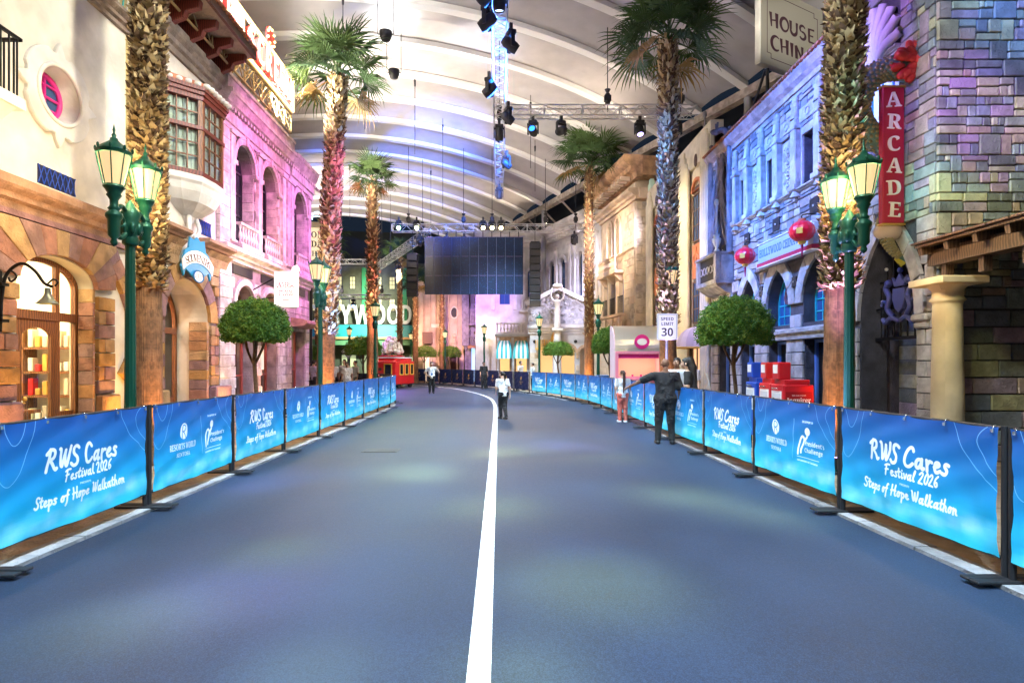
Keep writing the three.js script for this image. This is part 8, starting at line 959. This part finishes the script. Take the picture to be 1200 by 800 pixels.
// left side
flood([-0.28, LY, 6], [LX, 5.2, 9.2], [1, 0.93, 0.76], 175, 34, 14, 'warm white on the cream wall'); flood([-0.3, LY, 10.5], [LX, 5.6, 12.8], [1, 0.94, 0.84], 150, 28, 14, 'white on the bay window');
flood([-0.3, LY, 14], [LX, 5.8, 16.6], [1, 0.23, 0.74], 310, 27, 10, 'magenta on the arcade'); flood([-0.3, LY, 17.5], [LX, 5.4, 20.2], [0.85, 0.2, 0.92], 310, 26, 10, 'violet-pink on the arcade'); flood([-0.3, LY, 13], [LX, 2.2, 16], [0.62, 0.5, 1], 230, 24, 10, 'lavender on the arcade ground floor');
// right side
flood([0.3, LY, 11.5], [RX, 6.0, 13.4], [0.07, 0.26, 1], 520, 28, 10, 'blue on the gothic wall'); flood([0.3, LY, 15], [RX, 5.6, 17], [0.06, 0.24, 1], 480, 26, 10, 'deep blue on the gothic wall'); flood([0.3, LY, 12.5], [RX, 2.6, 14.8], [0.5, 0.6, 1], 120, 26, 12, 'pale light on the pointed windows'); flood([0.3, LY, 8], [RX, 7.4, 11.5], [0.42, 0.22, 1], 200, 20, 12, 'violet on the shell window');
flood([0.3, LY, 5.5], [RX + 0.8, 4.8, 9.3], [0.72, 0.8, 0.86], 170, 26, 12, 'pale light on the corner tower'); flood([0.3, LY, 19.5], [RX, 5.5, 22.2], [1, 0.84, 0.55], 240, 26, 10, 'warm white on the fluted piers'); flood([0.3, LY, 24], [6.2, 7, 30], [1, 0.74, 0.50], 260, 22, 10, 'amber on the beige corner'); stageLight([6.3, LY + 0.02, 20.6], [4.2, 5.6, 36], [0.78, 0.74, 1], 700, 13, 10, 'stage light at the end of the branch truss throwing lilac white on the classical front');
// far end
stageLight([-2, 8.9, 32.9], [-1, 4, 47], [0.50, 0.25, 1], 420, 26, 10, 'stage light on the video wall truss throwing violet light on the turrets'); stageLight([-4.5, 8.9, 32.9], [-5.2, 3.5, 49], [1, 0.55, 0.40], 900, 16, 10, 'stage light on the video wall truss throwing peach light on the pilasters'); stageLight([-7, 8.7, 40], [-12, 6, 55], [0.9, 0.97, 0.8], 1900, 18, 10, 'stage light on the slanting truss lighting the giant letters'); stageLight([4.2, 8.9, 32.4], [3.4, 3.6, 35], [0.75, 0.7, 1], 60, 45, 10, 'stage light on the video wall truss lighting the pediment'); stageLight([-3, 8.9, 32.9], [-3.5, 0, 38], [0.8, 0.78, 1], 240, 40, 10, 'stage light on the video wall truss washing the bend in the road');
stageLight([-8.6, 6.25, 40.5], [-8, 2, 37], [0.6, 0.2, 1], 120, 40, 8, 'violet stage light on the low left truss', { lens: 8 }); stageLight([-10.2, 6.15, 40.5], [-9, 2, 36], [0.15, 0.4, 1], 120, 40, 8, 'blue stage light on the low left truss', { lens: 8 });
stageLight([-4.6, 9.65, 32.3], [-2, 0, 14], [0.9, 1, 0.45], 60, 14, 8, 'yellow-green stage light at the left end of the video wall truss', { lens: 14 }); stageLight([-5.6, 9.65, 32.3], [-3, 0, 14], [0.3, 1, 0.6], 40, 14, 8, 'green stage light at the far left of the video wall truss', { lens: 12 }); for (const x of [-0.9, -0.4, 0.1]) stageLight([x, 9.65, 32.3], [0.5, 0, 15], [1, 0.75, 0.4], 40, 14, 8, 'warm stage light above the right half of the video wall', { lens: 14, group: 'warm lights above the video wall' });
// blue light along the long truss, from the branch truss
stageLight([1.2, LY + 0.02, 20.6], [0, TY, 16.5], [0.02, 0.16, 1], 2400, 24, 6, 'blue stage light on the branch truss aimed along the long truss'); stageLight([2.2, LY + 0.02, 20.6], [0, TY, 24.5], [0.02, 0.16, 1], 2000, 22, 6, 'blue stage light on the branch truss aimed at the end of the long truss'); stageLight([5.0, LY + 0.02, 20.6], [5, 3, 17], [0.5, 0.4, 1], 60, 12, 6, 'violet stage light on the branch truss aimed at a palm trunk');
// soft coloured spots wandering over road and walls
reseed(271); const dap = Array.from({ length: 22 }, (_, i) => [rr(-3.2, 3.2), 2.6 + i * 0.45 + rr(-0.4, 0.4), 'gggvgbgg'[i % 8]]), dc = { g: [0.72, 0.85, 0.25], v: [0.75, 0.55, 1], b: [0.2, 0.4, 1] };
dap.forEach(([x, d, k], i) => flood([i % 2 ? 0.3 : -0.3, LY, Math.min(12.6, d + 2.5 + (i % 4) * 0.5)], [x, 0, d], dc[k], k === 'g' ? 560 : 420, 1.8 + (i % 5) * 0.8, 18, { g: 'a soft yellow-green spot on the road', v: 'a soft violet spot on the road', b: 'a soft blue spot on the road' }[k], { pen: 1 }));
[[7.9, 3.9, 9.24, [0.9, 0.9, 0.2], 170, 4], [7.5, 5.6, 9.24, [0.45, 0.2, 1], 380, 6], [8.4, 7.0, 9.24, [0.15, 0.35, 1], 420, 6], [8.0, 1.6, 9.2, [0.8, 0.8, 0.3], 45, 6], [7.5, 7.8, 9.24, [0.3, 0.6, 0.9], 260, 4], [8.5, 5.0, 9.24, [0.6, 0.8, 0.2], 230, 4], [7, 4.4, 9.7, [0.1, 0.7, 0.8], 220, 5], [6.9, 1.6, 8.9, [0.95, 0.9, 0.6], 60, 5]].forEach(([x, y, d, c, I, a], i) => flood([0.3, LY, 1.4 + i * 0.5], [x, y, d], c, I * 1.4, a, 16, 'a soft coloured spot on the corner tower', { pen: 1 }));
// floods that light the canopy from the roofs below
function roofFlood(x, y, d, t, c, I, deg, label, size = 0.5) {
  const f = thing('floodlight', label, 'floodlight', at(x, d, y), 0, 'floodlights on the roofs'), dir = new THREE.Vector3(t[0] - x, t[1] - y - 0.5, -(t[2] - d)).normalize(), q = new THREE.Quaternion().setFromUnitVectors(new THREE.Vector3(0, 0, 1), dir), put = g => g.applyQuaternion(q).translate(0, 0.5, 0);
  part(f, 'stand', [B(-0.12, 0.12, 0, 0.03, -0.12, 0.12), bar([0, 0, 0], [0, 0.42, 0], 0.03)], mat.darkMetal); part(f, 'housing', put(cbox(-size / 2, size / 2, -size * 0.35, size * 0.35, -0.14, 0.05, 0.03)), mat.black); part(f, 'lens', put(B(-size * 0.44, size * 0.44, -size * 0.3, size * 0.3, 0.051, 0.058)), glow(c, 6));
  const s = new THREE.SpotLight(col(c), I, 0, THREE.MathUtils.degToRad(deg), 0.9, 2); s.position.set(x, y + 0.5, -d).addScaledVector(dir, 0.1); s.target.position.set(t[0], t[1], -t[2]); s.castShadow = true; s.shadow.radius = 12; scene.add(s, s.target);
}
roofFlood(-7.6, 8.45, 20.8, [-2.5, 13.6, 27], [1, 0.86, 0.70], 500, 54, 'floodlight on the arcade roof aimed up at the canopy'); roofFlood(-7.6, 9.5, 13.6, [-1.5, 13.6, 19], [1, 0.93, 0.84], 300, 54, 'floodlight on the cream building roof aimed up at the canopy'); roofFlood(-7.2, 8.45, 16.6, [0, 13.7, 23], [1, 0.95, 0.88], 380, 50, 'floodlight at the middle of the arcade roof aimed up'); roofFlood(7.6, 9.2, 23, [-1.0, 13.6, 27], [1, 0.82, 0.62], 110, 46, 'floodlight on the art-deco roof aimed up at the canopy'); roofFlood(-14.6, 6.5, 33.6, [-11, 13.5, 42], [1, 0.84, 0.66], 800, 50, 'floodlight on the corner shop roof aimed up at the far canopy'); roofFlood(3.2, 10.4, 38.5, [-6, 13.3, 38], [1, 0.8, 0.6], 420, 50, 'floodlight on the classical roof aimed up at the canopy');
// bright floods hung just under the canopy, aimed up at it
for (const [x, y, d, k] of [[-3.7, 12.3, 18.9, 1], [-3.85, 12.2, 21.2, 0]]) { const f = thing('hanging_floodlight', k ? 'dazzling white floodlight hung close under the canopy' : 'dazzling white floodlight hung beside the other, nearer the arcade palm', 'floodlight', at(x, d, y)), c = [0.85, 0.95, 1]; part(f, 'housing', [lathe([[0, -0.22], [0.14, -0.2], [0.2, -0.05], [0.21, 0.08], [0.19, 0.08]], 20)], mat.black); part(f, 'lens', cyl(0.185, 0.185, 0.02, 0, 0.05, 0, 20), glow(c, 16)); part(f, 'hanger', [bar([0.26, 0, 0], [0.26, 1.5, 0], 0.015), bar([-0.26, 0, 0], [-0.26, 1.5, 0], 0.015), bar([-0.26, 0, 0], [0.26, 0, 0], 0.015)], mat.darkMetal); const l = new THREE.SpotLight(col(c), 26, 0, 0.7, 1, 2); l.position.set(x, y + 0.1, -d); l.target.position.set(x, y + 3, -d + 0.4); l.castShadow = true; l.shadow.radius = 6; scene.add(l, l.target); }
flood([0.0, TY + 0.75, 23.4], [-0.5, 13.9, 23.2], [0.6, 0.75, 1], 90, 36, 8, 'a white-blue glare on the canopy', { pen: 1, lens: 10 }); flood([0.0, TY + 0.75, 14.5], [0.4, 13.9, 14], [0.6, 0.8, 1], 70, 40, 8, 'a pale glare on the near canopy', { pen: 1, lens: 10 });
flood([0.3, LY, 9.4], [8.4, 11.3, 16.2], [1, 0.94, 0.84], 420, 9, 8, 'light on the roof board', { pen: 1 });
// small uplights in the pavement
function groundLight(x, d, t, c, I, deg, label) {
  const f = thing('ground_uplight', label, 'uplight', at(x, d, 0.03), 0, 'small uplights on the pavement'), dir = new THREE.Vector3(t[0] - x, t[1] - 0.15, -(t[2] - d)).normalize(), q = new THREE.Quaternion().setFromUnitVectors(new THREE.Vector3(0, 1, 0), dir);
  part(f, 'base', cyl(0.09, 0.09, 0.03, 0, 0, 0, 14), mat.darkMetal); part(f, 'can', cyl(0.07, 0.09, 0.16, 0, -0.06, 0, 14).applyQuaternion(q).translate(0, 0.13, 0), mat.black); part(f, 'lens', cyl(0.08, 0.08, 0.01, 0, 0.1, 0, 14).applyQuaternion(q).translate(0, 0.13, 0), glow(c, 4));
  const s = new THREE.SpotLight(col(c), I, 0, THREE.MathUtils.degToRad(deg), 0.9, 2); s.position.set(x, 0.16, -d).addScaledVector(dir, 0.12); s.target.position.set(t[0], t[1], -t[2]); s.castShadow = true; s.shadow.radius = 4; scene.add(s, s.target);
}
const OR = [1, 0.42, 0.08];
groundLight(-4.9, 8.7, [-5.45, 2.2, 9.0], OR, 13, 34, 'orange uplight at the foot of the golden palm'); groundLight(4.85, 8.6, [5.33, 2.0, 9.0], OR, 11, 34, 'orange uplight at the foot of the lilac palm'); groundLight(-5.0, 17.2, [-5.27, 1.6, 17.9], OR, 26, 34, 'orange uplight at the foot of the tall palm by the arcade'); groundLight(-5.3, 24.9, [-5.6, 1.4, 25.6], [1, 0.3, 0.08], 26, 34, 'red-orange uplight at the foot of the shorter palm'); groundLight(4.5, 16.4, [4.95, 1.6, 17], OR, 18, 34, 'orange uplight at the foot of the palm by the speed limit sign'); groundLight(4.1, 28.3, [4.5, 1.6, 29], OR, 26, 34, 'orange uplight at the foot of the palm by the pavilion');
groundLight(-6.2, 10.35, [-7, 1.6, 10.3], [1, 0.5, 0.10], 9, 48, 'amber uplight at the pier right of the doorway'); groundLight(-6.3, 14.3, [-7, 1.4, 14.2], [1, 0.5, 0.10], 10, 48, 'amber uplight at the pier right of the deep arch'); groundLight(-6.2, 7.9, [-7, 1.8, 7.9], [1, 0.5, 0.12], 8, 48, 'amber uplight at the pier left of the doorway'); groundLight(-6.2, 16.8, [-7, 1.6, 16.8], [1, 0.45, 0.2], 8, 44, 'amber uplight at the arcade pier');
groundLight(-4.7, 17.3, [-5.2, 6.5, 17.9], [0.12, 0.3, 1], 420, 10, 'blue uplight aimed high on the tall palm by the arcade'); groundLight(4.6, 16.2, [5.0, 6.5, 17], [0.5, 0.4, 1], 420, 10, 'violet uplight aimed high on the palm by the speed limit sign'); groundLight(-5.2, 24.6, [-5.6, 6, 25.6], [1, 0.2, 0.2], 300, 10, 'red uplight aimed high on the shorter palm'); groundLight(4.7, 8.2, [5.36, 5.5, 9.0], [0.6, 0.35, 1], 160, 14, 'violet uplight aimed high on the lilac palm');
renderer.render(scene, camera);
